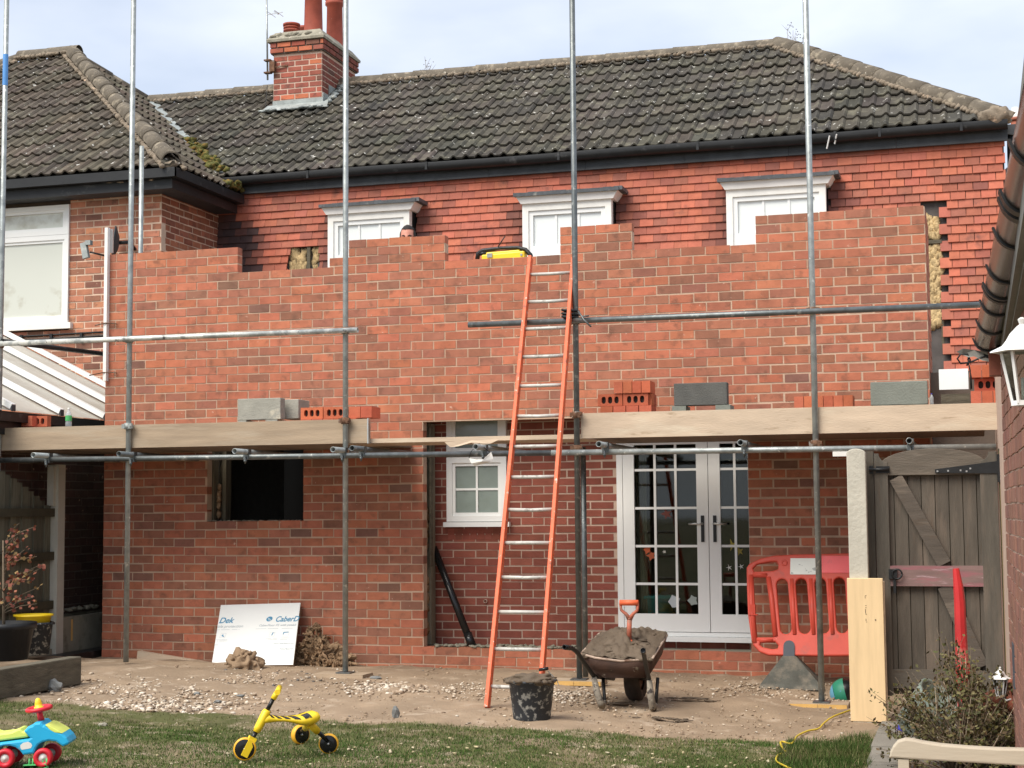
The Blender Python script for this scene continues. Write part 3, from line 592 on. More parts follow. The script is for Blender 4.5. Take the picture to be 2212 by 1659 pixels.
# torn-open strips: battens, felt and mineral wool
mb = MB(); zz = hL[2]
for i in range(40): mb.blob((hL[0]+.03+random.random()*.15, 4.45, random.uniform(hL[2]-.1, hL[3]-.05)), (.06, .03, .09), 2, .45, 2.2, seed=i)
for i in range(22): mb.blob((hL[1]-.08+random.random()*.06, 4.45, random.uniform(hL[2]-.1, hL[3]-.04)), (.04, .03, .08), 2, .45, 2.2, seed=i+99)
for i in range(170):
    z = random.uniform(3.45, hR1[3]-.12)
    if abs(z-4.42) < .05: continue
    mb.blob((hR1[0]+.035+random.random()*.15, my(z)+.05, z), (.04, .03, .06), 2, .45, 2.2, seed=i+200)
mb.build('exposed_insulation', M['wool'], hs, 'stuff')
mb = MB(); mb.b2((hL[1]-.16, 4.40, hL[2]-.2), (hL[1]-.115, 4.44, hL[3])); mb.b2((hR1[0], my(4.42)-.0, 4.40), (hR1[1]+.02, my(4.42)+.06, 4.44)); mb.b2((hR1[0], my(5.2)+.0, hR1[3]-.14), (hR1[1], my(5.2)+.06, hR1[3]-.11)); mb.b2((hR1[1]-.01, 4.30, 2.6), (hR1[1]+.02, 4.37, 3.75)); mb.build('exposed_timber', M['sleeper'], hs)
# dormer windows
for x0, x1, zt in dorm:
    yf = 4.2; f = MB(); zb = 3.7
    f.b2((x0, yf, zb), (x0+.075, yf+.10, zt)); f.b2((x1-.075, yf, zb), (x1, yf+.10, zt)); f.b2((x0+.075, yf, zt-.085), (x1-.075, yf+.10, zt))
    w = f.build('dormer_window', M['whiteold'], hs)
    a0, a1 = x0+.075, x1-.075; zm = zt-.085-.48
    f = MB(); t = .055; 
    for p, q in (((a0, zm+.05), (a0+t, zt-.085)), ((a1-t, zm+.05), (a1, zt-.085)), ((a0+t, zt-.085-t), (a1-t, zt-.085)), ((a0, zm-.05), (a1, zm+.05)), ((a0, zb), (a0+t+.03, zm-.05)), ((a1-t-.03, zb), (a1, zm-.05)), ((a0+t+.03, zm-.11), (a1-t-.03, zm-.05))): f.b2((p[0], yf+.02, p[1]), (q[0], yf+.09, q[1]))
    f.build('sash', M['white'], w)
    g0, g1 = a0+t, a1-t; cw = (g1-g0)/3
    for i in range(3): MB().b2((g0+i*cw+.001, yf+.05, zm+.05), (g0+(i+1)*cw-.001, yf+.056, zt-.085-t)).build('pane', M['glassw'], w)
    for i in (1, 2): MB().b2((g0+i*cw-.014, yf+.036, zm+.05), (g0+i*cw+.014, yf+.049, zt-.085-t)).build('glazing_bar', M['white'], w)
    MB().b2((a0+t+.03, yf+.055, zb), (a1-t-.03, yf+.061, zm-.11)).build('pane', M['glassw'], w)
    for i in (1, 2): MB().b2((g0+i*cw-.014, yf+.038, zb), (g0+i*cw+.014, yf+.054, zm-.11)).build('glazing_bar', M['white'], w)
    mb = MB(); 
    for xx in (x0+.002, x1-.012): mb.b2((xx, yf+.10, zb), (xx+.01, 4.5, zt))
    mb.build('cheek', M['black'], w)
    # splayed white crown moulding, lead top
    zc = zt; mb = MB(); o0, o1 = x0-.075, x1+.10; h = .10
    vs = [(x0-.01, yf-.035, zc), (x1+.03, yf-.035, zc), (o1, yf-.055, zc+h), (o0, yf-.055, zc+h), (x1+.03, 4.5, zc), (o1+.0, 4.48, zc+h), (x0-.01, 4.5, zc), (o0, 4.48, zc+h)]
    mb.add(vs, [(0, 1, 2, 3), (1, 4, 5, 2), (6, 0, 3, 7), (0, 6, 4, 1)]); mb.build('crown_moulding', M['soffitw'], w)
    mb = MB(); e = .012; n = 14
    for i in range(n):
        xa = o0-e+(o1-o0+2*e)*i/n; xb = o0-e+(o1-o0+2*e)*(i+1)/n; hh = .04+.008*random.random()
        mb.box(((xa+xb)/2, 4.29, zc+h+hh/2+.001), (xb-xa+.002, .36+.01*random.random(), hh), Matrix.Rotation(.10, 3, 'X'))
    mb.b2((o1-.05, 4.12, zc+h-.01), (o1+.055, 4.45, zc+h+.035)); mb.build('lead_top', M['leaddk'], w)
# fascia and gutter
mb = MB(); xs = np.linspace(-1.0, 8.80, 9)
for a, b in zip(xs[:-1], xs[1:]): mb.box(((a+b)/2, 4.425+random.uniform(-.003, .003), 5.60), (b-a-.003, .03, .135), Matrix.Rotation(-.12, 3, 'X'))
mb.build('fascia', M['fascia'], hs)
mb = MB(); prof = [(-.056, .045), (-.060, 0), (-.045, -.045), (0, -.06), (.03, -.055)]
vs = [(x, 4.335+a, 5.70+b+.006*math.sin(x*1.7)) for x in np.linspace(-.95, 8.80, 25) for a, b in prof]; n = len(prof)
mb.add(vs, [(i*n+k, (i+1)*n+k, (i+1)*n+k+1, i*n+k+1) for i in range(24) for k in range(n-1)], sm=True); mb.b2((-.95, 4.30, 5.69), (8.79, 4.40, 5.705)); mb.build('gutter', M['black'], hs)
mb = MB()
for x in (0.3, 1.9, 3.6, 5.3, 6.9, 7.4, 8.3): mb.box((x, 4.273, 5.70), (.03, .012, .10))
mb.build('gutter_union', M['black'], hs)
mb = MB(); mb.bar((6.84, 4.25, 5.70), (6.80, 4.30, 5.56), .012, .012); mb.bar((6.92, 4.25, 5.71), (6.89, 4.30, 5.61), .012, .012); mb.build('cable_clip', M['white'], hs)

# ------------------------------------------------------------------ interlocking roof tiles
def rprof(w):   # two rolls per tile
    P = []
    for r in range(2):
        o = r*.5
        P += [(o*w, 0), ((o+.22)*w, -.004), ((o+.30)*w, .012), ((o+.36)*w, .030), ((o+.42)*w, .030), ((o+.48)*w, .010)]
    return P+[(w, 0)]
TW, TG = .326, .342
def tile_template():
    P = rprof(TW); vs = []; n = len(P); Lt = TG+.04
    for v, lift in ((0, .037), (Lt, .004)): vs += [(x, v, h+lift) for x, h in P]
    vs += [(x, 0, h+.037-.021) for x, h in P]; fs = [(i, i+1, n+i+1, n+i) for i in range(n-1)]+[(2*n+i, 2*n+i+1, i+1, i) for i in range(n-1)]+[(2*n, 0, n)]
    return vs, fs
TV, TF = tile_template()
def tile_roof(parent, o, u, v, nrows, x0, x1, planes, n_ind, pal, gauge=TG, tw=TW):
    """o eave origin, u along eave, v up the slope; planes = list of (point, inward normal)"""
    o, u, v = Vector(o), Vector(u).normalized(), Vector(v).normalized(); n = u.cross(v); R = Matrix((u, v, n)).transposed(); T = []
    for r in range(nrows):
        k0 = int(math.floor(x0/tw)); k1 = int(math.ceil(x1/tw))
        for k in range(k0, k1):
            p = o+u*(k*tw)+v*(r*gauge); c = p+u*tw/2+v*gauge/2; corners = [p, p+u*tw, p+v*gauge*1.12, p+u*tw+v*gauge*1.12]
            dmin = min((q-Vector(pp)).dot(Vector(nn)) for pp, nn in planes for q in corners) if planes else 1
            dmax = min(max((q-Vector(pp)).dot(Vector(nn)) for q in corners) for pp, nn in planes) if planes else 1
            if dmax < .02: continue
            T.append((p, c, dmin < 0))
    T.sort(key=lambda t: (t[1]-Vector(CAM)).length); org = ORG[root_of(parent).name]; bulk = MB(); me0 = None
    for i, (p, c, cut) in enumerate(T):
        col = pick(pal); pj = p+n*(random.uniform(-.003, .004)+.012*math.sin(p.x*1.1+p.z)*math.sin(p.x*.37))+v*random.uniform(-.010, .010); Rj = R@Matrix.Rotation(random.uniform(-.012, .012), 3, 'Z')@Matrix.Rotation(random.uniform(-.02, .015), 3, 'X')
        vs = [Rj@Vector(q) for q in TV]
        if not cut:
            if i < n_ind:
                if me0 is None:
                    b = MB(); b.add(TV, TF, sm=False); me0 = b.mesh('roof_tile'); me0.materials.append(M['rtile'])
                ob = D.objects.new('roof_tile', me0); COL.objects.link(ob); ob.parent = parent; ob.location = pj-org; ob.rotation_euler = Rj.to_euler(); ob.color = (*col, 1)
            else: bulk.add([pj+q for q in vs], TF, col)
        else:
            bm = bmesh.new(); bv = [bm.verts.new(pj+q) for q in vs]; [bm.faces.new([bv[j] for j in f]) for f in TF]
            for pp, nn in planes:
                bmesh.ops.bisect_plane(bm, geom=bm.verts[:]+bm.edges[:]+bm.faces[:], plane_co=pp, plane_no=nn, clear_inner=True)
            if bm.faces:
                bm.verts.index_update(); vv = [q.co.copy() for q in bm.verts]; ff = [tuple(q.index for q in f.verts) for f in bm.faces]
                if i < n_ind:
                    b = MB(); b.add(vv, ff); ob = b.build('roof_tile', M['rtile'], parent); ob.color = (*col, 1)
                else: bulk.add(vv, ff, col)
            bm.free()
    if bulk.v: bulk.build('roof_tile_rows', M['rtile_a'], parent, 'stuff')
PAL_R = ((.5, (.072, .065, .053)), (.3, (.084, .074, .061)), (.2, (.060, .055, .047)))
PAL_R2 = ((.5, (.095, .079, .062)), (.3, (.082, .070, .055)), (.2, (.106, .088, .068)))
SL = .70; a35 = math.atan(SL); VU = Vector((0, math.cos(a35), math.sin(a35)))
E0 = Vector((0, 4.33, 5.745)); RY = 7.0; RZ = E0.z+SL*(RY-E0.y)
hipc = Vector((8.78, 4.33, 5.745)); hipt = Vector((hipc.x-(RY-4.33)*1.06, RY, RZ))
valb = Vector((-1.03, 4.33, 5.76)); valt = Vector((-3.54, 7.0, RZ))
def vplane(a, b, inside):
    d = Vector((b.x-a.x, b.y-a.y, 0)); n = Vector((-d.y, d.x, 0)).normalized()
    if (Vector(inside)-a).dot(n) < 0: n = -n
    return (a, n)
ridge_pl = (Vector((0, RY+.02, 0)), Vector((0, -1, 0)))
tile_roof(hs, E0, (1, 0, 0), VU, 10, -4, 9.2, [vplane(hipc, hipt, (4, 5, 6)), vplane(valb, valt, (4, 5, 6)), ridge_pl], 300, PAL_R)
mb = MB(); mb.add([(-1.03, 4.35, 5.70), (8.76, 4.35, 5.70), hipt-Vector((0, 0, .05)), valt-Vector((0, 0, .05)), (8.76, 10, 5.7), (-3.5, 10, 5.7)], [(0, 1, 2, 3), (1, 4, 2), (4, 5, 3, 2)]); mb.build('roof_deck', M['dark'], hs)
def halfround(mb, p, q, r, seg=8, up=Vector((0, 0, 1)), end=False, col=(1, 1, 1), r2=None):
    p, q = Vector(p), Vector(q); d = (q-p).normalized(); s = d.cross(up).normalized(); w = s.cross(d); r2 = r2 or r; vs = []
    for c, rad in ((p, r), (q, r2), (p+d*.001, r*.82)):
        vs += [c+(s*math.cos(math.pi*k/seg)+w*math.sin(math.pi*k/seg))*rad for k in range(seg+1)]
    n = seg+1; mb.add(vs, [(k, k+1, n+k+1, n+k) for k in range(seg)]+[(2*n+k, 2*n+k+1, k+1, k) for k in range(seg)], col, True); return mb
def caps(parent, a, b, r, step, name, m, fill=.5, dz=0., bed=True):
    a, b = Vector(a), Vector(b); L = (b-a).length; d = (b-a)/L; n = max(1, int(L/step)); up = Vector((0, 0, 1))
    for i in range(n):
        mb = MB(); p = a+d*(L*i/n)+up*(dz+random.uniform(-.006, .006)); q = a+d*(L*(i+1)/n+.02)+up*(dz-.004); halfround(mb, p, q, r, r2=r*.93); mb.build(name, m, parent)
    if bed:
        mb = MB(); s = d.cross(up).normalized()
        for i in range(int(L/.06)):
            for sg in (-1, 1): mb.blob(a+d*(i*.06+random.random()*.03)+s*sg*(r*1.05)+up*(dz-.03), (.045, .04, .035), 1, .4, 2., seed=i)
        mb.build('mortar_bedding', M['bedding'], parent, 'stuff')
caps(hs, valt+Vector((.05, 0, .03)), hipt+Vector((0, 0, .03)), .105, .45, 'ridge_tile', M['ridge'], dz=-.015)
caps(hs, hipc+Vector((-.05, .04, .06)), hipt+Vector((0, 0, .03)), .125, .42, 'hip_tile', M['ridge'], dz=-.01)
mb = MB(); mb.blob(hipc+Vector((-.10, .02, .06)), (.19, .1, .11), 3, .2, 2.); mb.build('hip_end_mortar', M['bedding'], hs)
mb = MB(); n = 16   # valley: lead gutter + lime-grey mortar, moss below
for i in range(n):
    t0, t1 = i/n, (i+1)/n; p, q = valb.lerp(valt, t0), valb.lerp(valt, t1); mb.bar(p+Vector((0, 0, .075)), q+Vector((0, 0, .075)), .17+.06*random.random(), .014)
mb.build('valley_lead', M['lead'], hs)
mb = MB()
for i in range(160):
    t = random.betavariate(1.2, 2.2)*.42; p = valb.lerp(valt, t); mb.blob(p+Vector((random.gauss(0, .07), random.gauss(0, .06), .05+random.random()*.06)), (.05, .045, .04), 1, .6, 3., seed=i)
mb.build('moss', M['moss'], hs, 'stuff')

# chimney
cx0, cx1, cy0, cy1 = -1.13, -.375, 6.3, 7.55; zc0, zc1 = 7.0, 8.13
ch = MB(); ch.b2((cx0+.004, cy0+.004, zc0-.4), (cx1-.004, cy1-.004, zc1)); cho = ch.build('chimney', M['mortar_chim'], hs)
def chim_bricks(z0, z1, e, c=.0805):
    k = 0; z = z0
    while z+c*.9 < z1:
        for (o, u, n, L) in ((Vector((cx0-e, cy0-e, 0)), Vector((1, 0, 0)), Vector((0, -1, 0)), cx1-cx0+2*e), (Vector((cx1+e, cy0-e, 0)), Vector((0, 1, 0)), Vector((1, 0, 0)), cy1-cy0+2*e)):
            s = -.11 if k % 2 else 0.
            R = Matrix((u, -n, Vector((0, 0, 1)))).transposed()
            if n.x > .5: s += .0
            while s < L-.02:
                a, b = max(s, 0)+.008, min(s+.222, L)-.008
                if b-a > .04:
                    l = b-a; ob = D.objects.new('brick', brick_mesh(l, .06, c-.017)); COL.objects.link(ob); ob.parent = cho
                    ob.location = o+u*((a+b)/2)-n*(.03-random.uniform(0, .005))+Vector((0, 0, z+c/2))-ORG[hs.name]; ob.rotation_euler = R.to_euler()
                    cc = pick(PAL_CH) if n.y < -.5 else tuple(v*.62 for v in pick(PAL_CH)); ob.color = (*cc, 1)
                    if not ob.data.materials: ob.data.materials.append(None)
                    ob.material_slots[0].link = 'OBJECT'; ob.material_slots[0].material = M['oldbrick']
                s += .222
        z += c; k += 1
chim_bricks(7.03, 7.95, 0.); MB().b2((cx0-.025, cy0-.025, 7.945), (cx1+.025, cy1+.025, 8.12)).build('corbel_core', M['mortar_dk'], cho)
chim_bricks(7.95, 8.125, .04)
mb = MB(); vs = []
for e, z in ((.07, 8.115), (.075, 8.15), (-.02, 8.27), (-.12, 8.30)): vs += [(cx0-e, cy0-e, z), (cx1+e-.02, cy0-e, z), (cx1+e-.02, cy1+e, z), (cx0-e, cy1+e, z)]
mb.add(vs, [(i*4+k, i*4+(k+1) % 4, i*4+4+(k+1) % 4, i*4+4+k) for i in range(3) for k in range(4)]+[(12, 13, 14, 15), (3, 2, 1, 0)])
for i in range(60): mb.blob((random.uniform(cx0, cx1), cy0-.03+random.random()*.08, 8.15+random.random()*.08), (.06, .05, .03), 1, .4, 2, seed=i)
mb.build('flaunching', M['concflaunch'], cho)
def pot(px, pyb, y, prof, louvre=False):
    p = PY(px, pyb, y); mb = MB(); mb.lathe([(r, z) for r, z in prof], (p[0], y, 8.22)); mb.build('chimney_pot', M['pot'], cho)
    return p[0]
pot(630, 52, 6.6, [(.105, 0), (.105, .13), (.12, .135), (.12, .16), (.10, .16), (.10, .175), (.12, .18), (.12, .20), (.10, .20), (.10, .215), (.125, .22), (.125, .25), (.09, .25)])
pot(677, 40, 6.55, [(.145, 0), (.135, .12), (.12, .75), (.14, .76), (.14, .82), (.1, .82)])
pot(655, 40, 7.3, [(.09, 0), (.085, .38), (.10, .39), (.10, .43), (.07, .43)])
_px = pot(723, 70, 7.1, [(.135, -.05), (.125, .05), (.115, .62), (.14, .64), (.14, .68), (.12, .69), (.145, .72), (.145, .76), (.1, .76)])
mb = MB()   # wire bird guard
for i in range(10): a = i*.628; mb.tube([(_px+.11*math.cos(a), 7.1+.11*math.sin(a), 8.97), (_px+.13*math.cos(a), 7.1+.13*math.sin(a), 9.16)], .004, 5)
mb.lathe([(.15, 9.16), (.16, 9.18), (.05, 9.26), (0, 9.27)], (_px, 7.1, 0)); mb.build('bird_guard', M['black'], cho)
mb = MB(); mb.b2((cx0-.0, cy0-.016, 7.0), (cx1+.02, cy0-.004, 7.265)); mb.b2((cx1+.006, cy0-.0, 7.0), (cx1+.018, cy0+.22, 7.34)); mb.b2((cx1+.006, cy0+.221, 7.1), (cx1+.017, cy0+.48, 7.50)); mb.build('flashing', M['lead'], cho)
mb = MB(); mb.add([(cx0-.08, cy0-.016, 7.205), (cx1+.10, cy0-.016, 7.205), (cx1+.16, cy0-.20, 7.075), (cx0-.10, cy0-.18, 7.085)], [(0, 3, 2, 1)])
for i in range(30): mb.blob((random.uniform(cx0-.1, cx1+.15), cy0-.15-random.random()*.05, 7.08+random.random()*.02), (.05, .04, .02), 1, .3, 2, seed=i)
for i in range(26): u_ = random.random(); mb.blob((cx1+.04+.07*random.random(), cy0+u_*.6, 7.17+u_*.42), (.05, .05, .03), 1, .4, 2, seed=i)
mb.build('apron_flashing', M['lead'], cho)

# things on and beside the house
ta = thing('tv_aerial', 'thin aerial mast clamped to the left face of the brick chimney', 'aerial', (-1.24, 6.3, 7.2))
tx = PY(579, 130, 6.28)[0]
mb = MB(); mb.tube([(tx+.0, 6.27, PY(580, 173, 6.28)[2]), (tx-.025, 6.27, 8.85)], .014, 8); mb.build('mast', M['galv'], ta)
mb = MB(); mb.bar((tx-.02, 6.27, 8.535), (tx+.24, 6.24, 8.535), .010, .010); mb.bar((tx+.10, 6.27, 8.57), (tx+.17, 6.25, 8.52), .02, .02)
for i in range(2): mb.bar((tx+.05+i*.12, 6.12, 8.535), (tx+.05+i*.12, 6.42, 8.535), .006, .006)
mb.build('antenna', M['steel'], ta)
zb = PY(580, 145, 6.28)[2]; mb = MB(); mb.b2((tx-.04, 6.22, zb-.10), (tx+.06, 6.30, zb-.08)); mb.b2((tx-.04, 6.22, zb+.08), (tx+.06, 6.30, zb+.10)); mb.b2((tx+.04, 6.23, zb-.08), (tx+.12, 6.32, zb+.08)); mb.bar((tx+.05, 6.25, zb-.02), (tx+.3, 6.29, zb+.0), .015, .02); mb.build('bracket', M['rust'], ta)
mb = MB(); mb.tube([(tx, 6.26, 7.5), (tx-.02, 6.25, 7.2), (tx+.03, 6.2, 7.05), (tx+.1, 6.1, 7.02), (tx-.02, 5.9, 6.9), (tx-.1, 5.7, 6.76)], .005, 5); mb.build('cable', M['black'], ta)
sx = PY(2195, 300, 5.0)
sp = thing('soil_vent_pipe', 'terracotta coloured vent pipe with white cap beside the right end of the house', 'pipe', (sx[0], 5.0, 4.9))
zt, zbm = PY(2195, 258, 5)[2], PY(2195, 365, 5)[2]; mb = MB(); mb.tube([(sx[0], 5, zt), (sx[0], 5, zbm), (sx[0]-.02, 5, zbm-.1), (sx[0]-.09, 5, zbm-.18), (sx[0]-.3, 5, zbm-.25)], .055, 14); mb.build('pipe_run', M['rustpipe'], sp)
mb = MB(); mb.lathe([(.056, zt-.02), (.066, zt-.02), (.066, zt+.02), (.056, zt+.02)], (sx[0], 5, 0)); mb.lathe([(.056, zbm-.04), (.068, zbm-.04), (.068, zbm+.05), (.056, zbm+.05)], (sx[0], 5, 0)); mb.build('collar', M['rustpipe'], sp)
mb = MB(); mb.lathe([(.056, zt+.021), (.038, zt+.14), (0, zt+.145)], (sx[0], 5, 0)); mb.build('cap', M['hub'], sp)
hp = PY(2183, 300, 4.7); hh = thing('rain_hopper', 'black hopper head and downpipe at the right corner of the house', 'hopper', (8.83, 4.7, 5.4))
mb = MB(); zt = PY(2183, 272, 4.7)[2]; mb.add([(8.78, 4.62, zt), (8.95, 4.62, zt), (8.95, 4.78, zt), (8.78, 4.78, zt), (8.79, 4.64, zt-.1), (8.87, 4.64, zt-.12), (8.87, 4.76, zt-.12), (8.79, 4.76, zt-.1)], [(0, 1, 2, 3), (4, 7, 6, 5), (0, 4, 5, 1), (1, 5, 6, 2), (2, 6, 7, 3), (3, 7, 4, 0)]); mb.build('hopper_head', M['leaddk'], hh)
MB().tube([(8.83, 4.70, zt-.1), (8.82, 4.70, 4.6)], .035, 10).build('downpipe', M['black'], hh)
def dish(name, label, c, r, face, parentless=True, m='fascia'):
    t = thing(name, label, 'satellite dish', c); R = rotm(face)@Matrix.Rotation(math.pi/2, 3, 'Y'); mb = MB(); mb.lathe([(0.0, -.06), (r*.4, -.05), (r*.75, -.022), (r, .0), (r, .012), (r*.7, -.010), (0, -.045)], c, 24, R); mb.build('reflector', M[m], t); return t, R
pd = PY(2203, 395, 5.6); dish('satellite_dish', 'grey satellite dish partly hidden by the terracotta vent pipe', (pd[0]-.0, 5.6, pd[2]), .27, (-.4, -1, .2), m='leaddk')
# ================================================================== neighbour's wing on the left
nb = thing('neighbour_house', "neighbour's projecting brick wing with hipped tile roof at the left edge", 'house', (-2, 3, 0))
YW, XC = 2.95, -1.03
wr = PY(152, 442, YW); wb = PY(150, 697, YW); WZ1, WZ0, WX1 = wr[2], wb[2], wr[0]; WX0 = WX1-1.5
PALO = PAL_OLD
brickwork(nb, (-5.2, YW, 0), (1, 0, 0), (0, -1, 0), XC+5.2, range(22, 64), .0835, .228, lambda k: .05 if k % 2 else .164, lambda s: 99,
    lambda k: [(WX0+5.2, WX1+5.2)] if WZ0-.06 < k*.0835+.04 < WZ1+.20 else [], PALO, M['oldbrick'], M['oldbrick_a'], M['mortar3'], 260, jog=.003, joint=.013)
brickwork(nb, (XC, YW+.003, 0), (0, 1, 0), (1, 0, 0), 1.6, range(40, 64), .0835, .228, lambda k: .11 if k % 2 else .22, lambda s: 99, lambda k: [], ((.6, (.30, .11, .065)), (.25, (.22, .08, .05)), (.15, (.38, .14, .08))), M['oldbrick'], M['oldbrick_a'], M['mortar3'], 140, jog=.003, joint=.013)  # side face gets a darker palette: its shade is put into the brick colour
n = int((WX1-WX0)/.076)   # soldier course over the window
for i in range(n):
    o = MB().box((WX1-.04-i*.076, YW+.048, WZ1+.135), (.065, .1, .12)).build('brick', M['oldbrick'], nb); o.color = (*pick(PALO), 1)
MB().b2((WX0, YW+.05, WZ1+.0), (WX1, YW+.16, WZ1+.21)).build('lintel', M['mortar_dk'], nb)
MB().b2((WX0-.1, YW+.102, -.1), (XC-.1, 7.9, 5.3)).build('inner_wall', M['dark'], nb)
zm = PY(75, 605, YW)[2]; zm = PY(130, 508, YW)[2]
w = window(nb, WX0, WX1, WZ0, zm, YW+.01, cols=1, rows=1, glass='glassb', fr=.06, depth=.08)
w2 = window(nb, WX0, WX1, zm+.003, WZ1, YW+.01, cols=1, rows=1, glass='glassb', fr=.06, depth=.08)
MB().b2((WX0-.05, YW-.06, WZ0-.075), (WX1+.06, YW+.03, WZ0-.002)).build('sill', M['whiteold'], w)
mb = MB()   # cable run with clips below the sill
for dz in (0, .05, .085): mb.tube([(-4.5, YW-.02, WZ0-.16-dz), (-1.1, YW-.02, WZ0-.13-dz)], .011, 6)
for i in range(7): mb.box((-1.25-i*.42, YW-.025, WZ0-.19), (.035, .03, .12))
mb.build('cable_run', M['black'], nb)
# roof of the wing
ec = Vector((-.68, 2.6, 5.52)); ap = Vector((-4.4, 6.3, 5.52+.735*3.7)); apl = Vector((-5.3, 6.3, ap.z)); sl2 = math.atan(.735)
tile_roof(nb, Vector((-6.5, 2.6, 5.52)), (1, 0, 0), (0, math.cos(sl2), math.sin(sl2)), 14, 0, 6.2, [vplane(ec, ap, (-3, 3, 5)), (ap+Vector((0, .02, 0)), Vector((0, -1, 0))), vplane(apl, apl+Vector((-3, -3, 0)), (-3, 3, 5))], 150, PAL_R2)
vt = Vector((-3.54, 7.0, 7.62)); vb = Vector((-.98, 4.30, 5.7))
tile_roof(nb, Vector((-.68, 2.6, 5.52)), (0, 1, 0), (-math.cos(sl2), 0, math.sin(sl2)), 14, 0, 6, [vplane(ec, ap, (-1, 4, 5)), vplane(Vector((-.6, 3.95, 0)), vt, (-1, 3.6, 5)), vplane(vt, ap, (-2, 4.5, 5))], 150, PAL_R2)
mb = MB(); dz = Vector((0, 0, -.06)); mb.add([Vector((-6.5, 2.62, 5.5)), ec+dz, ap+dz, apl+dz, vt+dz, Vector((-.68, 4.4, 5.5)), Vector((-8, 9, 5.5)), Vector((-3, 9, 5.5))], [(0, 1, 2, 3), (1, 5, 4, 2), (3, 2, 4, 7, 6)]); mb.build('roof_deck', M['dark'], nb)
d = (ap-ec); n = 12
for i in range(n):
    mb = MB(); p = ec+d*((i+.25)/n)*.985+Vector((0, 0, .03)); q = ec+d*((i+1.32)/n)*.985+Vector((0, 0, .022)); halfround(mb, p, q, .125, 10, r2=.112); mb.build('hip_tile', M['ridge'], nb)
mb = MB(); s = d.cross(Vector((0, 0, 1))).normalized()
for i in range(110):
    t = i/110
    for sg in (1, -1): mb.blob(ec+d*t+s*sg*(.13+.01*random.random())+Vector((0, 0, -.01)), (.04, .035, .03), 1, .5, 2, seed=i)
mb.build('mortar_bedding', M['bedding'], nb, 'stuff')
mb = MB(); mb.blob(ec+Vector((-.06, .03, .03)), (.10, .05, .05), 2, .3, 2); mb.build('hip_end_mortar', M['bedding'], nb)
caps(nb, apl+Vector((0, 0, .03)), ap+Vector((.1, 0, .04)), .115, .44, 'ridge_tile', M['ridge'])
caps(nb, vt+Vector((0, 0, .02)), ap+Vector((0, 0, .0)), .09, .44, 'ridge_tile', M['ridge'])
caps(nb, apl+Vector((-1.2, -1.2, -.88+.02)), apl+Vector((0, 0, .02)), .10, .44, 'ridge_tile', M['ridge'])
# box gutter and deep dark eaves on both sides
gz = 5.44
def lgut(mb, z0, z1, out, inn): 
    mb.b2((-6.5, 2.6-out, z0), (-.68+out, 2.6-inn, z1)); mb.b2((-.68+inn, 2.6-out, z0), (-.68+out, 4.36, z1))
mb = MB(); lgut(mb, gz-.05, gz+.06, .06, .045); mb.b2((-6.5, 2.556, gz-.05), (-.72, 2.66, gz-.04)); mb.b2((-.74, 2.66, gz-.05), (-.636, 4.36, gz-.04)); mb.build('gutter', M['black'], nb)
mb = MB(); mb.b2((-6.5, 2.64, gz-.17), (-.72, 2.67, gz-.055)); mb.b2((-.75, 2.67, gz-.17), (-.72, 4.36, gz-.055)); mb.build('fascia', M['black'], nb)
mb = MB(); mb.b2((-6.5, 2.671, gz-.16), (-.751, 2.95, gz-.15)); mb.b2((-1.03, 2.951, gz-.16), (-.751, 4.36, gz-.15)); mb.build('soffit', M['fascia'], nb)
mb = MB()
for i in range(5): mb.blob((-1.55+i*.14, 2.635, gz-.055+random.random()*.01), (.03+.03*random.random(), .01, .012), 1, .4, 2, seed=i)
mb.build('gutter_debris', M['bedding'], nb, 'stuff')
mb = MB()
for i in range(60): mb.blob((-.72+random.gauss(0, .06), 4.2+random.gauss(0, .1), 5.58+random.random()*.05), (.05, .05, .035), 1, .6, 3, seed=i)
mb.build('moss', M['moss'], nb, 'stuff')
mb = MB(); p = PY(623, 640/1.736*0+472, YW); 
# dish on the wing
pd = PY(249, 525, 2.72); t, R = dish('satellite_dish', "black satellite dish with grey receiver on the neighbour's brick wing", (pd[0], 2.70, pd[2]), .205, (-1, -.55, .12))
c = Vector((pd[0], 2.70, pd[2])); MB().tube([c+Vector((.05, .02, 0)), c+Vector((.14, .12, .02)), (pd[0]+.14, 2.94, pd[2]-.05)], .022, 8).build('wall_bracket', M['black'], t)
l0 = PY(188, 543, 2.5); mb = MB(); mb.tube([c+Vector((-.02, -.05, -.18)), Vector((l0[0]+.07, 2.45, l0[2]-.02))], .011, 8); mb.build('feed_arm', M['black'], t)
mb = MB(); p = Vector((l0[0]+.01, 2.44, l0[2])); mb.box(p+Vector((.0, 0, -.0)), (.075, .05, .19), Matrix.Rotation(-.22, 3, 'Y')); mb.box(p+Vector((.05, 0, .09)), (.07, .06, .055)); mb.build('receiver', M['lead'], t)
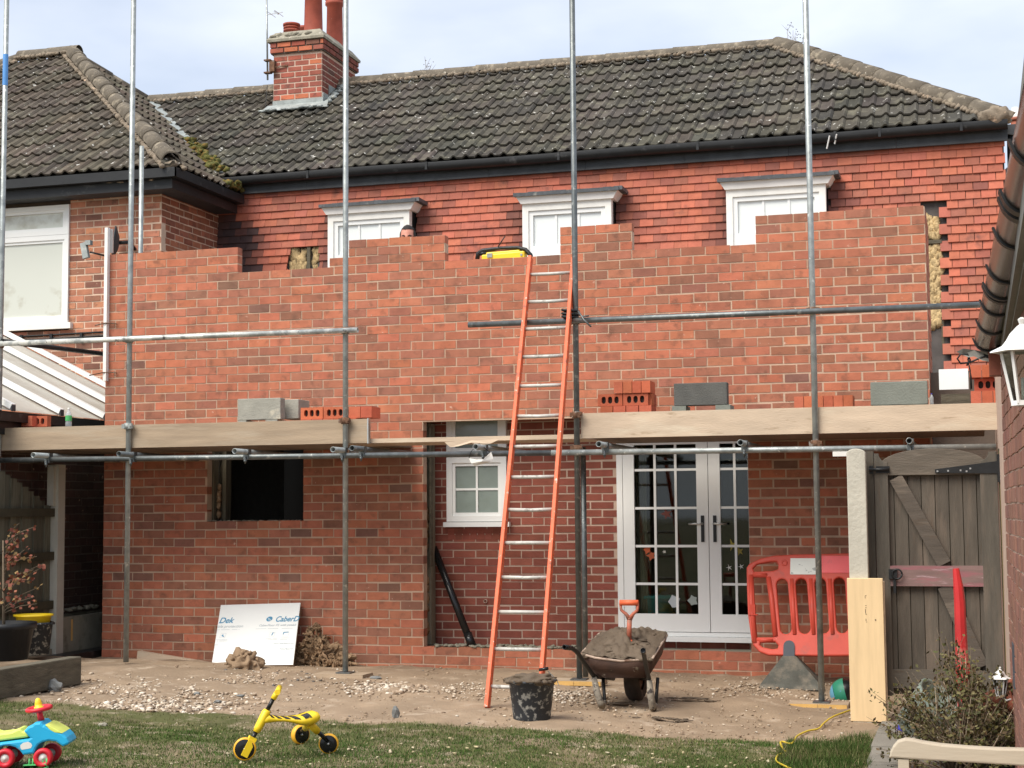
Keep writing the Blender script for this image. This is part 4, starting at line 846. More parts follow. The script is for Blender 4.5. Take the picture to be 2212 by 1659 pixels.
# white batten on the corner of the new wall
wbt = thing('corner_batten', 'tall white batten standing at the left corner of the new wall', 'batten', (0, 0, 2.7))
z0, z1 = PY(226, 823, -.03)[2], PY(233, 492, -.03)[2]; xb = PY(230, 700, -.03)[0]; MB().b2((xb-.022, -.05, z0), (xb+.012, -.03, z1)).build('face_strip', M['whiteold'], wbt); MB().b2((xb-.0, -.0295, z0), (xb+.012, .0, z1)).build('side_strip', M['white'], wbt)
MB().b2((xb+.0125, .001, 4.04), (xb+.04, .02, z1-.01)).build('metal_strip', M['steel'], wbt)
for i, (py, l) in enumerate(((700, 'upper'), (886/1, 'lower'))):
    py = 700 if i == 0 else 806
    a = PY(205 if i == 0 else 193, py+(3 if i == 0 else 5), -.06); b = PY(253, py, -.02); t = thing('wall_tie', 'rusty wire wall tie nailed across the white batten, %s of the two' % l, 'wall tie', a)
    MB().tube([a, (a+b)/2+np.array([0, -.02, .015]), b-np.array([.05, 0, -.01]), b], .006, 6).build('wire', M['rust'], t)

# conservatory roof between the houses
cr = thing('lean_to_roof', "white ribbed polycarbonate lean-to roof on the neighbour's side", 'lean-to roof', (-1, -.3, 2.4))
gx, gzz = -.35, 2.385
bars = []
for i, (px, py) in enumerate(((222, 905), (126, 893), (22, 881))):
    y = -.30-.83*(i-1)*1. if False else PX(px, py, gx)[1]; bars.append(y)
bars = sorted(bars); step = (bars[-1]-bars[0])/(len(bars)-1); p = PX(222, 905, gx); sU = PY(34, 806, p[1]); slope = (sU[2]-p[2])/(sU[0]-p[0])
ys = [bars[-1]-k*step for k in range(-2, 5)]
MB().add([(gx, min(ys), gzz+.01), (gx, max(ys), gzz+.01), (gx-2.6, max(ys), gzz+.01-2.6*slope), (gx-2.6, min(ys), gzz+.01-2.6*slope)], [(0, 1, 2, 3)]).build('roof_sheet', M['poly'], cr)
for y in ys:
    mb = MB(); mb.bar((gx+.03, y, gzz+.045), (gx-2.6, y, gzz+.045-2.63*slope), .07, .05); mb.build('glazing_rib', M['white'], cr); mb = MB(); mb.box((gx+.034, y, gzz+.03), (.012, .06, .06)); mb.build('end_cap', M['fascia'], cr)
mb = MB(); mb.b2((gx+.0, min(ys), gzz-.10), (gx+.07, max(ys), gzz-.02)); mb.b2((gx-.03, min(ys), gzz-.22), (gx+.0, max(ys), gzz-.0)); mb.build('gutter', M['black'], cr)
sw = thing('side_wall', "dark shaded brick side wall under the lean-to roof", 'brick wall', (-.6, 0, 0))
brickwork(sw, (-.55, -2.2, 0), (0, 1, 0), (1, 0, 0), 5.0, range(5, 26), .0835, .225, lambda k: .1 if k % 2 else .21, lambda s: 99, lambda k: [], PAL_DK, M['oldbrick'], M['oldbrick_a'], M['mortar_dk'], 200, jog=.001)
MB().b2((-.66, -2.2, -.1), (-.545, 2.8, .41)).build('plinth', M['conc_old'], sw)
mb = MB()
for i in range(25): mb.blob((-.42-.05*random.random(), random.uniform(-.2, .6), .45+random.random()*.02), (.04, .05, .02), 1, .4, 2, seed=i)
mb.build('debris', M['conc_old'], sw, 'stuff')
# boundary fence
pf = PX(118, 1402, -.30); FY = pf[1]
fe = thing('boundary_fence', 'weathered close-boarded fence panel with concrete post at the left', 'fence', (-.3, FY, .1))
mb = MB(); mb.b2((-.36, FY-.07, -.05), (-.24, FY+.05, 1.90)); mb.b2((-.34, FY-.11, 1.5), (-.27, FY-.07, 1.88)); mb.build('post', M['concrete'], fe)
MB().b2((-.33, FY+.052, .02), (-.28, 1.2, .41)).build('gravel_board', M['conc_old'], fe); MB().b2((-.279, FY+.25, .17), (-.2775, FY+.28, .38)).build('yellow_mark', M['yellowend'], fe)
for i in range(17):
    yy = FY-.13-i*.095; t = (i/16); h = 1.46+.40*math.sin(min(1, t*1.15)*math.pi/2)
    o = MB().box((-.322-(i % 2)*.006, yy, .13+h/2-.05), (.014, .105, h-.1+.03), Matrix.Rotation(.05, 3, 'Z')).build('fence_board', M['fencewood'], fe); k = random.uniform(.75, 1.25); o.color = (k, k, k*.95, 1)
for z in (.55, 1.02, 1.44): MB().b2((-.312, FY-1.75, z-.045), (-.272, FY-.075, z+.035)).build('fence_rail', M['rail'], fe)
MB().b2((-.33, FY-1.75, .0), (-.28, FY-.08, .12)).build('gravel_board', M['conc_old'], fe)
# black drain edge
de = thing('drain_channel', 'black channel edge on the ground between fence post and new wall', 'channel', (-.2, .2, .05)); MB().b2((-.25, FY-.3, .0), (-.05, .75, .07)).build('channel_body', M['black'], de)

# sleepers, pots
sl = thing('sleeper_bed', 'old timber sleepers edging the raised bed in the lower left', 'sleeper', (.9, -2.6, 0))
e0 = PG(176, 1478); e1 = PG(-40, 1522); d = Vector(e1-e0).normalized(); z = e0[2]
mb = MB(); nrm = Vector((-d.y, d.x, 0)); c = Vector((e0[0], e0[1], z)); q = c+d*1.6
mb.bar(c+nrm*-.06+Vector((0, 0, .11)), q+nrm*-.06+Vector((0, 0, .12)), .12, .22); mb.build('sleeper', M['sleeper'], sl, bevel=.01)
MB().add([(-.25, -4, .16), (e1[0]-.05, e1[1], .16), (e0[0]-.1, e0[1]+.02, .14), (e0[0]-.45, e0[1]+.2, .08), (-.25, -1.7, .05)], [(0, 1, 2, 3, 4)]).build('bed_soil', M['mortar_dk'], sl)
pp = PZ(20, 1425, .2); pt = thing('plant_pot', 'large black plant pot holding a small red-leaved tree', 'plant pot', (pp[0], pp[1], .2))
mb = MB(); X0, Y0 = PY(8, 1380, pp[1])[0], pp[1]; mb.lathe([(0, 0), (.20, 0), (.245, .26), (.27, .26), (.27, .31), (.245, .31), (.235, .27), (0, .27)], (X0, Y0, .2)); mb.build('pot', M['bucket'] if False else M['black'], pt)
bp = PZ(75, 1413, .15); bk = thing('bucket', 'mortar-splashed black bucket behind the plant pot by the fence', 'bucket', (bp[0], bp[1], .15)); mb = MB(); mb.lathe([(0, 0), (.125, 0), (.155, .27), (.165, .27), (.165, .29), (.15, .29), (.12, .02), (0, .02)], tuple(bp)); mb.build('bucket_body', M['bucket'], bk)
MB().box((bp[0]+.17, bp[1], bp[2]+.28), (.05, .03, .02)).build('rim_lug', M['black'], bk)
yb = thing('yellow_bucket', 'yellow plastic tub nested in the splashed black bucket', 'bucket', (bp[0]-.02, bp[1], bp[2]+.1)); mb = MB(); mb.lathe([(.12, .12), (.158, .34), (.178, .345), (.178, .36), (.15, .355), (.115, .14)], (bp[0]-.02, bp[1], bp[2])); mb.build('tub', M['yellow'], yb)
tr = thing('small_tree', 'thin red-leaved maple sapling growing in the black pot', 'tree', (X0, Y0, .45)); mb = MB(); lf = MB(); random.seed(5)
mb.tube([(X0, Y0, .42), (X0-.01, Y0, .8), (X0-.03, Y0+.01, 1.2)], [.014, .011, .006], 7)
for i in range(26):
    z = .55+.65*random.random(); a = random.uniform(-1.2, 1.6); L = random.uniform(.12, .40); p = Vector((X0, Y0, z)); q = p+Vector((math.cos(a)*L, -.1*random.random()+.1*math.sin(a*3), random.uniform(.02, .22))); mb.tube([p, (p+q)/2+Vector((0, 0, .02)), q], [.004, .003, .0018], 5)
    for j in range(9):
        s = p.lerp(q, random.uniform(.35, 1.05))+Vector([random.gauss(0, .018) for _ in range(3)]); u = Vector([random.uniform(-1, 1) for _ in range(3)]).normalized()*random.uniform(.012, .022); v = u.orthogonal().normalized()*u.length; lf.quad(s-u, s-v, s+u, s+v, random.choice(((.20, .06, .035), (.26, .09, .05), (.15, .045, .03), (.22, .14, .055))))
mb.build('trunk', M['twig'], tr); lf.build('leaves', M['leaf'], tr, 'stuff'); random.seed(31)

# ================================================================== garage on the right
ga = thing('garage', 'brown brick garage wall with overhanging gutter at the right edge', 'garage', (8.55, -4.2, 0))
gc = Vector((8.505, -4.15, 0)); gd = Vector((.021, -1, 0)).normalized(); gn = Vector((-1, -.021, 0)).normalized()
brickwork(ga, gc-Vector((0, 0, .15))+gd*0, gd, gn, 5.6, range(0, 34), .0835, .225, lambda k: .11 if k % 2 else .22, lambda s: 99, lambda k: [], PAL_GAR, M['brick'], M['brick_a'], M['mortar2'], 200, recess=.006)
MB().b2((8.513, -4.148, -.2), (8.9, 3, 2.62)).build('end_wall', M['mortar2'], ga)
p0 = Vector((8.438, -4.15, 2.42)); p1 = p0+gd*6.5; mb = MB(); r = .078; vs = []; n = 12; rows = 40
for i in range(rows):
    c = p0.lerp(p1, i/(rows-1))
    for k in range(n+1): a = math.pi+math.pi*k/n; vs.append(c+Vector((math.cos(a)*r, 0, math.sin(a)*r)))
mb.add(vs, [(i*(n+1)+k, (i+1)*(n+1)+k, (i+1)*(n+1)+k+1, i*(n+1)+k+1) for i in range(rows-1) for k in range(n)], sm=True); mb.add([p0+Vector((math.cos(math.pi+math.pi*k/n)*r, 0, math.sin(math.pi+math.pi*k/n)*r)) for k in range(n+1)], [tuple(range(n+1))]); mb.build('gutter', M['brownpl'], ga)
def ring(c, w, rr=.087):
    mb = MB(); vs = []
    for yy, q in ((0, r+.001), (0, rr), (1, rr), (1, r+.001)):
        vs += [c+gd*(w*yy)+Vector((math.cos(math.pi*(1+k/n))*q*(1 if k else 1.06), 0, math.sin(math.pi*(1+k/n))*q)) for k in range(n+1)]
    mb.add(vs, [(a*(n+1)+k, (a+1)*(n+1)+k, (a+1)*(n+1)+k+1, a*(n+1)+k+1) for a in range(3) for k in range(n)], sm=False)
    mb.b2(c+Vector((.055, -w, -.085)), c+Vector((.10, 0, .06))); return mb
for i, s in enumerate((.05, 1.0, 1.85, 3.0, 3.9, 4.6, 5.3)): ring(p0+gd*s, .045).build('gutter_bracket', M['black'], ga)
for s in (2.35, 4.45): ring(p0+gd*s, .07).build('gutter_union', M['black'], ga); ring(p0+gd*(s+.12), .045).build('gutter_union', M['black'], ga)
mb = MB(); mb.b2((8.505, -4.16, 2.28), (8.53, -10.5, 2.62)); mb.b2((8.53, -4.16, 2.26), (8.66, -10.5, 2.28)); mb.build('fascia', M['greyfascia'], ga); MB().b2((8.44, -4.20, 2.20), (8.505, -4.05, 2.33)).build('eaves_end', M['rustpipe'], ga)
bx = PX(2200, 1437, 8.54); MB().box((8.535, bx[1], bx[2]), (.05, .22, .24)).build('meter_box', M['bluegrey'], ga)
def lantern(name, label, c, s, up=True):
    t = thing(name, label, 'wall lantern', c); c = Vector(c); w = .085*s; h = .206*s
    mb = MB(); n = 6
    pr = [(.006, .20), (.016, .19), (.010, .165), (.020, .155), (.045, .12), (.060, .085), (.075, .06), (.115, .035), (.118, .028), (.095, .026)]
    mb.lathe([(a*s*1.1, (b-.026)*s*.82+h/2) for a, b in pr], c, 6, sm=False); mb.build('hood', M['white'], t)
    mb = MB(); tp = [c+Vector((w*math.cos(k*math.pi/3), w*math.sin(k*math.pi/3), h/2)) for k in range(6)]; bt = [c+Vector((w*.55*math.cos(k*math.pi/3), w*.55*math.sin(k*math.pi/3), -h/2)) for k in range(6)]
    for k in range(6): mb.bar(tp[k], bt[k], .012*s, .012*s); mb.bar(bt[k], bt[(k+1) % 6], .014*s, .02*s)
    mb.build('cage', M['white'], t); mb = MB()
    for k in range(6): mb.quad(tp[k]*.98+c*.02, bt[k]*.98+c*.02, bt[(k+1) % 6]*.98+c*.02, tp[(k+1) % 6]*.98+c*.02)
    mb.build('glass', M['glass'], t); MB().tube([c+Vector((0, 0, -h/2)), c+Vector((0, 0, 0))], .012*s, 8).build('lamp_holder', M['hub'], t)
    mb = MB(); mb.tube([c+Vector((0, 0, -h/2)), c+Vector((.03, 0, -h/2-.05*s)), c+Vector((.12*s, 0, -h/2-.03*s))], .012*s, 8); mb.build('arm', M['white'], t); return t
lp = PY(2212, 816, -8.6); lantern('wall_lantern', 'white carriage lantern with hexagonal hood under the brown gutter, upper right', (lp[0], -8.6, lp[2]), .80)
lp = PY(2161, 1485, -4.35); lantern('wall_lantern', 'small white lantern low down beside the garage corner, behind the shrub', tuple(lp), .48)

# ================================================================== gate, gate post, barrier, plank
YG = -1.85
def g(px, py, dy=0.): return PY(px, py, YG+dy)
gt = thing('garden_gate', 'weathered grey ledged and braced timber gate with arched top rail', 'gate', (8.0, YG, 0)); random.seed(3)
x0, x1 = g(1905, 1200)[0], g(2138, 1200)[0]; zt = g(2020, 1020)[2]; zb = g(2030, 1505)[2]; zr = g(2000, 1026)[2]
nbd = 8; wbd = (x1-x0+.02)/nbd
for i in range(nbd):
    o = MB().b2((x0+i*wbd+.0025, YG+.02, zb+.01), (x0+(i+1)*wbd-.003, YG+.038+random.random()*.002, zr+.02)).build('gate_board', M['gatewood'], gt); k = random.uniform(.85, 1.2); o.color = (k*1.03, k, k*.96, 1)
for a, b in ((1894, 1923), (2122, 2160)):
    xa, xb = g(a, 1200)[0], g(b, 1200)[0]; zt2 = g(2020, 978)[2]; zl = g(2020, 1000)[2]; ri = a < 2000
    c = arc(xb, zt2, .065, 180, 270, 6) if ri else arc(xa, zt2, .065, 0, -90, 6)
    pts = ([(xa, zb), (xb, zb), (xb, zt2-.065)]+c[::-1][1:]+[(xa, zt2)]) if ri else ([(xa, zb), (xb, zb), (xb, zt2)]+c[:]+[])
    mb = MB(); put_plate(mb, pts, [], .045, Matrix(((1, 0, 0, 0), (0, 0, -1, YG-.008), (0, 1, 0, 0), (0, 0, 0, 1))), .003); o = mb.build('gate_stile', M['gatewood'], gt); o.color = (1.0, 1.02, 1.0, 1)
pts = [(x0-.005, zr), (x1-.005, zr), (x1-.005, g(2150, 1000)[2]-.01)]
ztop = g(2010, 969)[2]; cxm = (x0+x1)/2; hw = (x1-x0)/2-.005; zs = g(2000, 1000)[2]-.015
pts = [(x0-.004, zr), (x1-.006, zr)]+[(cxm+hw*math.cos(t), zs+(ztop-zs)*math.sin(t)) for t in np.linspace(0, math.pi, 17)]
mb = MB(); put_plate(mb, pts, [], .04, Matrix(((1, 0, 0, 0), (0, 0, -1, YG-.006), (0, 1, 0, 0), (0, 0, 0, 1))), .003); o = mb.build('top_rail', M['gatewood_h'], gt); o.color = (1.25, 1.2, 1.12, 1)
MB().b2((x0+.01, YG+.0405, zb+.02), (x1-.01, YG+.046, zr)).build('board_tongues', M['rail'], gt)
za, zb2 = g(2000, 1222)[2], g(2000, 1266)[2]; MB().b2((x0+.02, YG-.03, zb2), (x1-.01, YG+.018, za)).build('mid_rail', M['pinkwood'], gt)
za, zb3 = g(2000, 1447)[2], g(2000, 1487)[2]; o = MB().b2((x0+.02, YG-.03, zb3), (x1-.01, YG+.018, za)).build('bottom_rail', M['gatewood_h'], gt); o.color = (1.1, 1.1, 1.05, 1)
for (a, b), (c, d2) in (((1935, 1032), (2040, 1218)), ((2040, 1266), (2120, 1440))):
    o = MB().bar(g(a, b, -.003), g(c, d2, -.003), .035, .095, up=(0, -1, 0)) ; o = MB(); p, q = Vector(g(a, b)), Vector(g(c, d2)); dd = (q-p).normalized(); o.box((p+q)/2+Vector((0, -.004, 0)), ((q-p).length, .035, .10), Matrix((dd, Vector((0, 1, 0)), dd.cross(Vector((0, 1, 0))))).transposed()); o = o.build('diagonal_brace', M['gatewood_h'], gt); o.color = (.95, .9, .86, 1)
a, b = g(2020, 1018), g(2160, 1008); mb = MB(); hz = a[2]; put_plate(mb, [(a[0], hz-.012), (a[0], hz+.014), (b[0]-.02, b[2]+.04), (b[0]-.02, b[2]-.05)], [], .006, Matrix(((1, 0, 0, 0), (0, 0, -1, YG-.036), (0, 1, 0, 0), (0, 0, 0, 1)))); mb.b2((b[0]-.02, YG-.040, b[2]-.115), (b[0]+.045, YG-.030, b[2]+.09)); hg = mb.build('hinge', M['black'], gt)
mb = MB()
for px, py in ((2025, 1018), (2048, 1017), (2075, 1016), (2088, 1018), (2096, 1012)): mb.box(g(px, py, -.041), (.012, .004, .012))
mb.build('screw_head', M['steel'], hg)
a, b = g(1878, 1015), g(1922, 1015); mb = MB(); mb.tube([(a[0]-.0, YG-.05, a[2]), (b[0], YG-.05, a[2])], .012, 8); mb.b2((a[0], YG-.035, a[2]-.03), (a[0]+.03, YG-.03, a[2]+.03)); mb.b2((a[0]+.05, YG-.035, a[2]-.025), (b[0], YG-.03, a[2]+.025)); mb.build('bolt', M['black'], gt)
lp = g(1938, 1240, -.05); mb = MB(); mb.tube([Vector(lp)+Vector((.035*math.cos(t), -.01, .035*math.sin(t))) for t in np.linspace(0, 2*math.pi, 17)], .007, 6); mb.box(Vector(lp)+Vector((-.03, .01, .0)), (.06, .03, .07)); mb.box(Vector(lp)+Vector((-.02, .01, -.09)), (.02, .02, .10)); mb.build('ring_latch', M['black'], gt)
gp = thing('gate_frame', 'timber posts the weathered gate hangs from, one dull, one yellowish', 'gate frame', (7.6, YG, 0))
o = MB().b2((g(1876, 1200)[0], YG-.01, zb-.1), (g(1892, 1200)[0], YG+.09, g(1880, 975)[2])).build('latch_post', M['gatewood'], gp); o.color = (.85, .85, .8, 1)
MB().b2((g(2163, 1200)[0], YG-.02, zb-.1), (8.56, YG+.08, g(2160, 975)[2]+.02)).build('hinge_post', M['rail'], gp); MB().b2((g(2163, 1200)[0]+.005, YG-.03, zb-.1), (8.53, YG-.021, g(2160, 975)[2])).build('post_facing', mat('olive_timber', (.16, .115, .04), .85, var=.2, bump=.3, stretch=(5, 5, .6)), gp)
MB().b2((7.9, .35, -.2), (8.75, .45, 2.6)).build('passage_screen', M['mortar_dk'], gp)

YP = -2.0
cpst = thing('concrete_post', 'pale cast concrete gate post in front of the barrier', 'post', (PY(1850, 1200, YP)[0], YP, 0))
xa, xb = PY(1829, 1200, YP)[0]+.02, PY(1883, 1200, YP)[0]-.025; ztp = PY(1850, 971, YP)[2]
pts = [(xa, -.3), (xb, -.3), (xb, ztp-.03)]+arc((xa+xb)/2, ztp-.03, (xb-xa)/2, 0, 180, 8, ry=.035)+[(xa, ztp-.03)]
mb = MB(); put_plate(mb, pts, [], .11, Matrix(((1, 0, 0, 0), (0, 0, -1, YP), (0, 1, 0, 0), (0, 0, 0, 1))), .006); mb.build('post_shaft', M['concrete'], cpst)
# leaning new plank
pl = thing('timber_plank', 'new pale scaffold plank leaning against the concrete gate post', 'plank', (7.6, -2.4, -.1)); bL, bR = PG(1837, 1557), PG(1914, 1557); bR = np.array([bL[0]+.262, bL[1]+.0, bL[2]])
tL = PP(1836, 1249, (0, bL[1]+.30, .94), (0, -1, .3)); c = (bL+bR)/2; top = np.array([c[0]+.0, YP-.075, PY(1870, 1249, YP-.075)[2]]); mb = MB(); p, q = Vector(c), Vector(top); dd = (q-p).normalized(); xx = Vector((1, .0, 0)); yy = dd.cross(xx).normalized(); Rm = Matrix((xx, yy, dd)).transposed()
mb.box((p+q)/2, (.255, .036, (q-p).length), Rm); mb.build('plank_front', M['newwood'], pl, bevel=.003)
MB().box((p+q)/2+yy*.04*(1 if yy.y > 0 else -1)+Vector((.006, 0, -.014)), (.262, .036, (q-p).length-.02), Rm).build('plank_back', M['board'], pl)
mb = MB(); fn = -yy if yy.y > 0 else yy
for i, (s, t, w, h) in enumerate(((.0, .62, .004, .03), (.004, .66, .010, .003), (.004, .645, .010, .003), (.0, .72, .003, .02), (.006, .73, .008, .003), (.004, .60, .010, .004), (.006, .545, .008, .003), (.002, .56, .004, .016), (.07, .56, .008, .012))): mb.box(p.lerp(q, t+.15)+xx*s+fn*.0190, (w, .0012, h), Rm)
mb.build('ink_stamp', M['ink'], pl)
# red plastic barrier
ba = thing('safety_barrier', 'red plastic chapter 8 street barrier with white and red reflective panel, leaning on the wall', 'barrier', (6.9, -.4, 0))
A = Vector(PY(1640, 1416, -.42)); B_ = Vector(PY(1845, 1420, -.42)); T = Vector(PY(1622, 1205, -.12)); B_.z = A.z; ux = Vector((1, 0, 0)); uz = Vector((-.02, .30, .83)).normalized(); Mf = frame_m(A, ux, uz)
def loc(px, py):     # picture point -> barrier sheet coordinates
    nrm = Mf.to_3x3()@Vector((0, 0, 1)); p = Vector(PP(px, py, tuple(A), tuple(nrm))); q = Mf.inverted()@p; return (q.x, q.y)
K = lambda *pts: [loc(*q) for q in pts]
def L2(z): return loc(2760/1.736+z[0]/3.2534/1.736, 2050/1.736+z[1]/3.2534/1.736)
outer = [L2(q) for q in ((1000, 1340), (400, 1330), (290, 1290), (215, 1210), (190, 1130), (150, 850), (135, 500), (132, 260), (165, 215), (300, 150), (450, 115), (700, 100), (1000, 95), (1300, 85))]
W_ = L2((1300, 85))[0]-outer[0][0]; x_end = L2((1300, 85))[0]+.75
outer = [(x_end, L2((1300, 1310))[1])]+outer+[(x_end+.0, L2((1300, 85))[1])]
hol = [[L2(q) for q in ((225, 310), (210, 270), (260, 220), (420, 190), (500, 190), (520, 230), (510, 280), (450, 300))],
       [L2(q) for q in ((215, 375), (375, 375), (455, 1110), (255, 1110))],
       [L2(q) for q in ((300, 1175), (480, 1165), (520, 1210), (510, 1245), (450, 1255), (330, 1230), (295, 1205))]]
sx0 = [(500, 560), (735, 800), (960, 1040), (1195, 1275)]
def sl_(xa, xb, ya, yb): c1, c2 = L2((xa, ya)), L2((xb, yb)); return c1, c2
for i in range(7):
    xl, xr = 500+232*i, 635+232*i; yt, ybm = 400-6*i, 1070-4*i
    a1, a2 = L2((xl, yt)), L2((xr, yt)); b1, b2 = L2((xl+42-8*i*.3, ybm)), L2((xr+45-8*i*.3, ybm)); r1 = (a2[0]-a1[0])/2; r2 = (b2[0]-b1[0])/2
    if b2[0] > x_end-.1: break
    hol.append(arc((a1[0]+a2[0])/2, a1[1]-r1, r1, 180, 0, 6)[::1]+arc((b1[0]+b2[0])/2, b1[1]+r2, r2, 0, -180, 6))
mb = MB(); put_plate(mb, outer, hol, .040, Mf, .012); bar_o = mb.build('barrier_panel', M['red_pl'], ba)
nz = (Mf.to_3x3()@Vector((0, 0, 1))); nz = nz if nz.y < 0 else -nz; sgn = 1 if (Mf.to_3x3()@Vector((0, 0, 1))).y < 0 else -1
mb = MB(); a = L2((668, 152)); b = L2((980, 350)); put_plate(mb, rrect(a[0], b[1], b[0]+.02, a[1], .003), [], .004, Mf@Matrix.Translation((0, 0, sgn*.0235))); mb.build('white_reflector', M['refl_wh'], ba)
mb = MB(); a = L2((1050, 128)); b = L2((1370, 330)); put_plate(mb, rrect(a[0]-.02, b[1], a[0]+.26, a[1]+.002, .003), [], .004, Mf@Matrix.Translation((0, 0, sgn*.0235))); mb.build('red_reflector', M['refl_red'], ba)
mb = MB()
for t0, t1, rr in (((205, 345), (385, 345), .016), ((255, 1145), (455, 1145), .016)): mb.tube([Mf@Vector((*L2(t0), sgn*.01)), Mf@Vector((*L2(t1), sgn*.01))], rr, 8)
mb.tube([Mf@Vector((*L2((180, 350)), sgn*.005)), Mf@Vector((*L2((190, 700)), sgn*.005)), Mf@Vector((*L2((235, 1180)), sgn*.005))], .024, 10)
mb.tube([Mf@Vector((*L2((400, 380)), sgn*.01)), Mf@Vector((*L2((440, 650)), sgn*.012)), Mf@Vector((*L2((485, 1100)), sgn*.01))], .024, 10)
for i in range(1, 5): mb.tube([Mf@Vector((*L2((440+232*i+10, 400)), sgn*.008)), Mf@Vector((*L2((440+232*i+48, 1080)), sgn*.008))], .022, 10)
mb.box(Mf@Vector((*L2((205, 780)), sgn*.008)), (.05, .05, .10)); mb.box(Mf@Vector((*L2((215, 832)), sgn*.008)), (.075, .055, .008)); mb.tube([Mf@Vector((L2((595, 208))[0]+.022*math.cos(t), L2((595, 208))[1]+.022*math.sin(t), sgn*.02)) for t in np.linspace(0, 6.283, 13)], .006, 6)
mb.build('tubular_frame', M['red_pl'], ba)
mb = MB(); a = L2((585, 1145)); b = L2((720, 1275)); put_plate(mb, slot((a[0]+b[0])/2, (a[1]+b[1])/2-.06, b[0]-a[0], .20), [], .062, Mf); mb.build('foot_bracket', M['bluegrey'], ba)
f = Vector(PG((2760+365/3.2534)/1.736, 1463)); f2 = Vector(PG((2760+960/3.2534)/1.736, 1463)); ft = Mf@Vector((*L2((655, 1345)), 0)); mb = MB(); yb0 = -.44
gz0 = float(gh(6.8, -.5)); fx0, fx1 = PY(1640, 1466, -.45)[0], PY(1782, 1466, -.45)[0]
vs = [(fx0, yb0-.10, gz0-.01), (fx1, yb0-.10, gz0-.01), (fx1, yb0+.22, gz0-.01), (fx0, yb0+.22, gz0-.01), (fx0+.02, yb0-.08, gz0+.03), (fx1-.03, yb0-.08, gz0+.03), (fx1-.03, yb0+.2, gz0+.03), (fx0+.02, yb0+.2, gz0+.03), (ft.x-.055, yb0-.02, ft.z+.01), (ft.x+.055, yb0-.02, ft.z+.01), (ft.x+.055, yb0+.05, ft.z+.01), (ft.x-.055, yb0+.05, ft.z+.01)]
mb.add(vs, [(3, 2, 1, 0), (8, 9, 10, 11)]+[(i*4+k, i*4+(k+1) % 4, i*4+4+(k+1) % 4, i*4+4+k) for i in (0, 1) for k in range(4)]); mb.build('rubber_foot', M['rubber'], ba)
# ================================================================== scaffold
random.seed(17)
YS = -1.2; TR = .0242
def P3(px, py, y): p = PY(px, py, y); return Vector(p)
def clamp(mb, p, along, r=.036):
    d = Vector(along).normalized(); mb.tube([Vector(p)-d*.028, Vector(p)+d*.028], r, 12); s = d.orthogonal().normalized() if abs(d.z) < .5 else Vector((0, -1, 0))
    mb.box(Vector(p)+Vector((.035, -.02, 0)), (.035, .03, .045)); mb.tube([Vector(p)+Vector((.04, -.045, .0)), Vector(p)+Vector((.04, .02, .0))], .008, 6); mb.box(Vector(p)+Vector((-.035, -.015, 0)), (.03, .03, .04))
poles = [(10, -2, 'leftmost scaffold standard, at the picture edge with a blue painted band'), (272, 1430, 'scaffold standard in front of the left end of the new wall'), (746, 1450, 'scaffold standard to the right of the window hole'), (1252, 1464, 'scaffold standard the orange ladder is tied to'), (1775, 1513, 'scaffold standard in front of the red barrier')]
PXs = []
for i, (px, py, lab) in enumerate(poles):
    if i == 0: x = PY(9, 300, YS)[0]; z = .1
    else:
        x = PY(px, py, YS)[0]; z = PY(px, py, YS)[2]
    PXs.append(x); t = thing('scaffold_standard', lab, 'scaffold pole', (x, YS, z), 'upright scaffold poles')
    MB().pipe((x, YS, z), (x+.0, YS, 7.4), TR, seg=20).build('tube', M['galv' if i != 3 else 'galvd'], t)
    if i == 0: MB().tube([(x, YS, PY(9, 185, YS)[2]), (x, YS, PY(9, 118, YS)[2])], TR+.0012, 16, cap=False).build('paint_band', M['blue2'], t)
    mb = MB(); zz = [3.0, 1.93]+([2.21] if i in (1, 2, 3) else [])
    for q in zz: clamp(mb, (x, YS-.01, q), (0, 0, 1))
    mb.build('coupler', M['rust'] if i != 1 else M['lead'], t)
    if i in (2, 3, 4):
        g0 = float(gh(x, YS)); sb = thing('sole_board', ('timber sole board under the standard right of the insulation heap', 'orange-ended sole board under the standard behind the bucket', 'orange-ended sole board beside the striped ball')[i-2], 'sole board', (x, YS, z-.06))
        MB().box((x-.02, YS, z-.035), (.46, .225, .038), Matrix.Rotation(.03*(i-3), 3, 'Z')).build('plank', M['board_old'], sb)
        if i > 2:
            for e in (-1, 1): MB().box((x-.02+e*.113, YS-.116, z-.035), (.222, .008, .034)).build('painted_edge', M['yellowend'], sb)
        MB().box((x, YS, z-.009), (.13, .13, .008)).build('base_plate', M['galvd'], sb)
def tube_thing(name, lab, p, q, m='galv', grp=None, cat='scaffold tube', seg=18):
    t = thing(name, lab, cat, p, grp); MB().pipe(p, q, TR, seg=seg).build('tube', M[m], t); return t
tube_thing('guard_rail', 'white-splashed upper scaffold rail on the left, ending at the second standard', P3(-60, 745, YS-.05), P3(773, 713, YS-.05), 'galvw')
tube_thing('guard_rail', 'dark upper scaffold rail on the right, passing behind the ladder', P3(1012, 702, YS-.05), P3(2200, 655, YS-.05), 'galvd')
a, b = P3(5, 737, YS-.02), P3(228, 765, .6); tube_thing('brace_tube', 'black diagonal scaffold tube running back under the left rail', a, b, 'black')
zl0, zl1 = PY(20, 993, YS-.05)[2], PY(2160, 965, YS-.05)[2]; xl0, xl1 = -1.2, 8.50
tube_thing('ledger', 'long lower scaffold tube under the deck, left length', (xl0, YS-.05, zl0), (4.95, YS-.05, zl0+(zl1-zl0)*(4.95-xl0)/(xl1-xl0)), 'galvd')
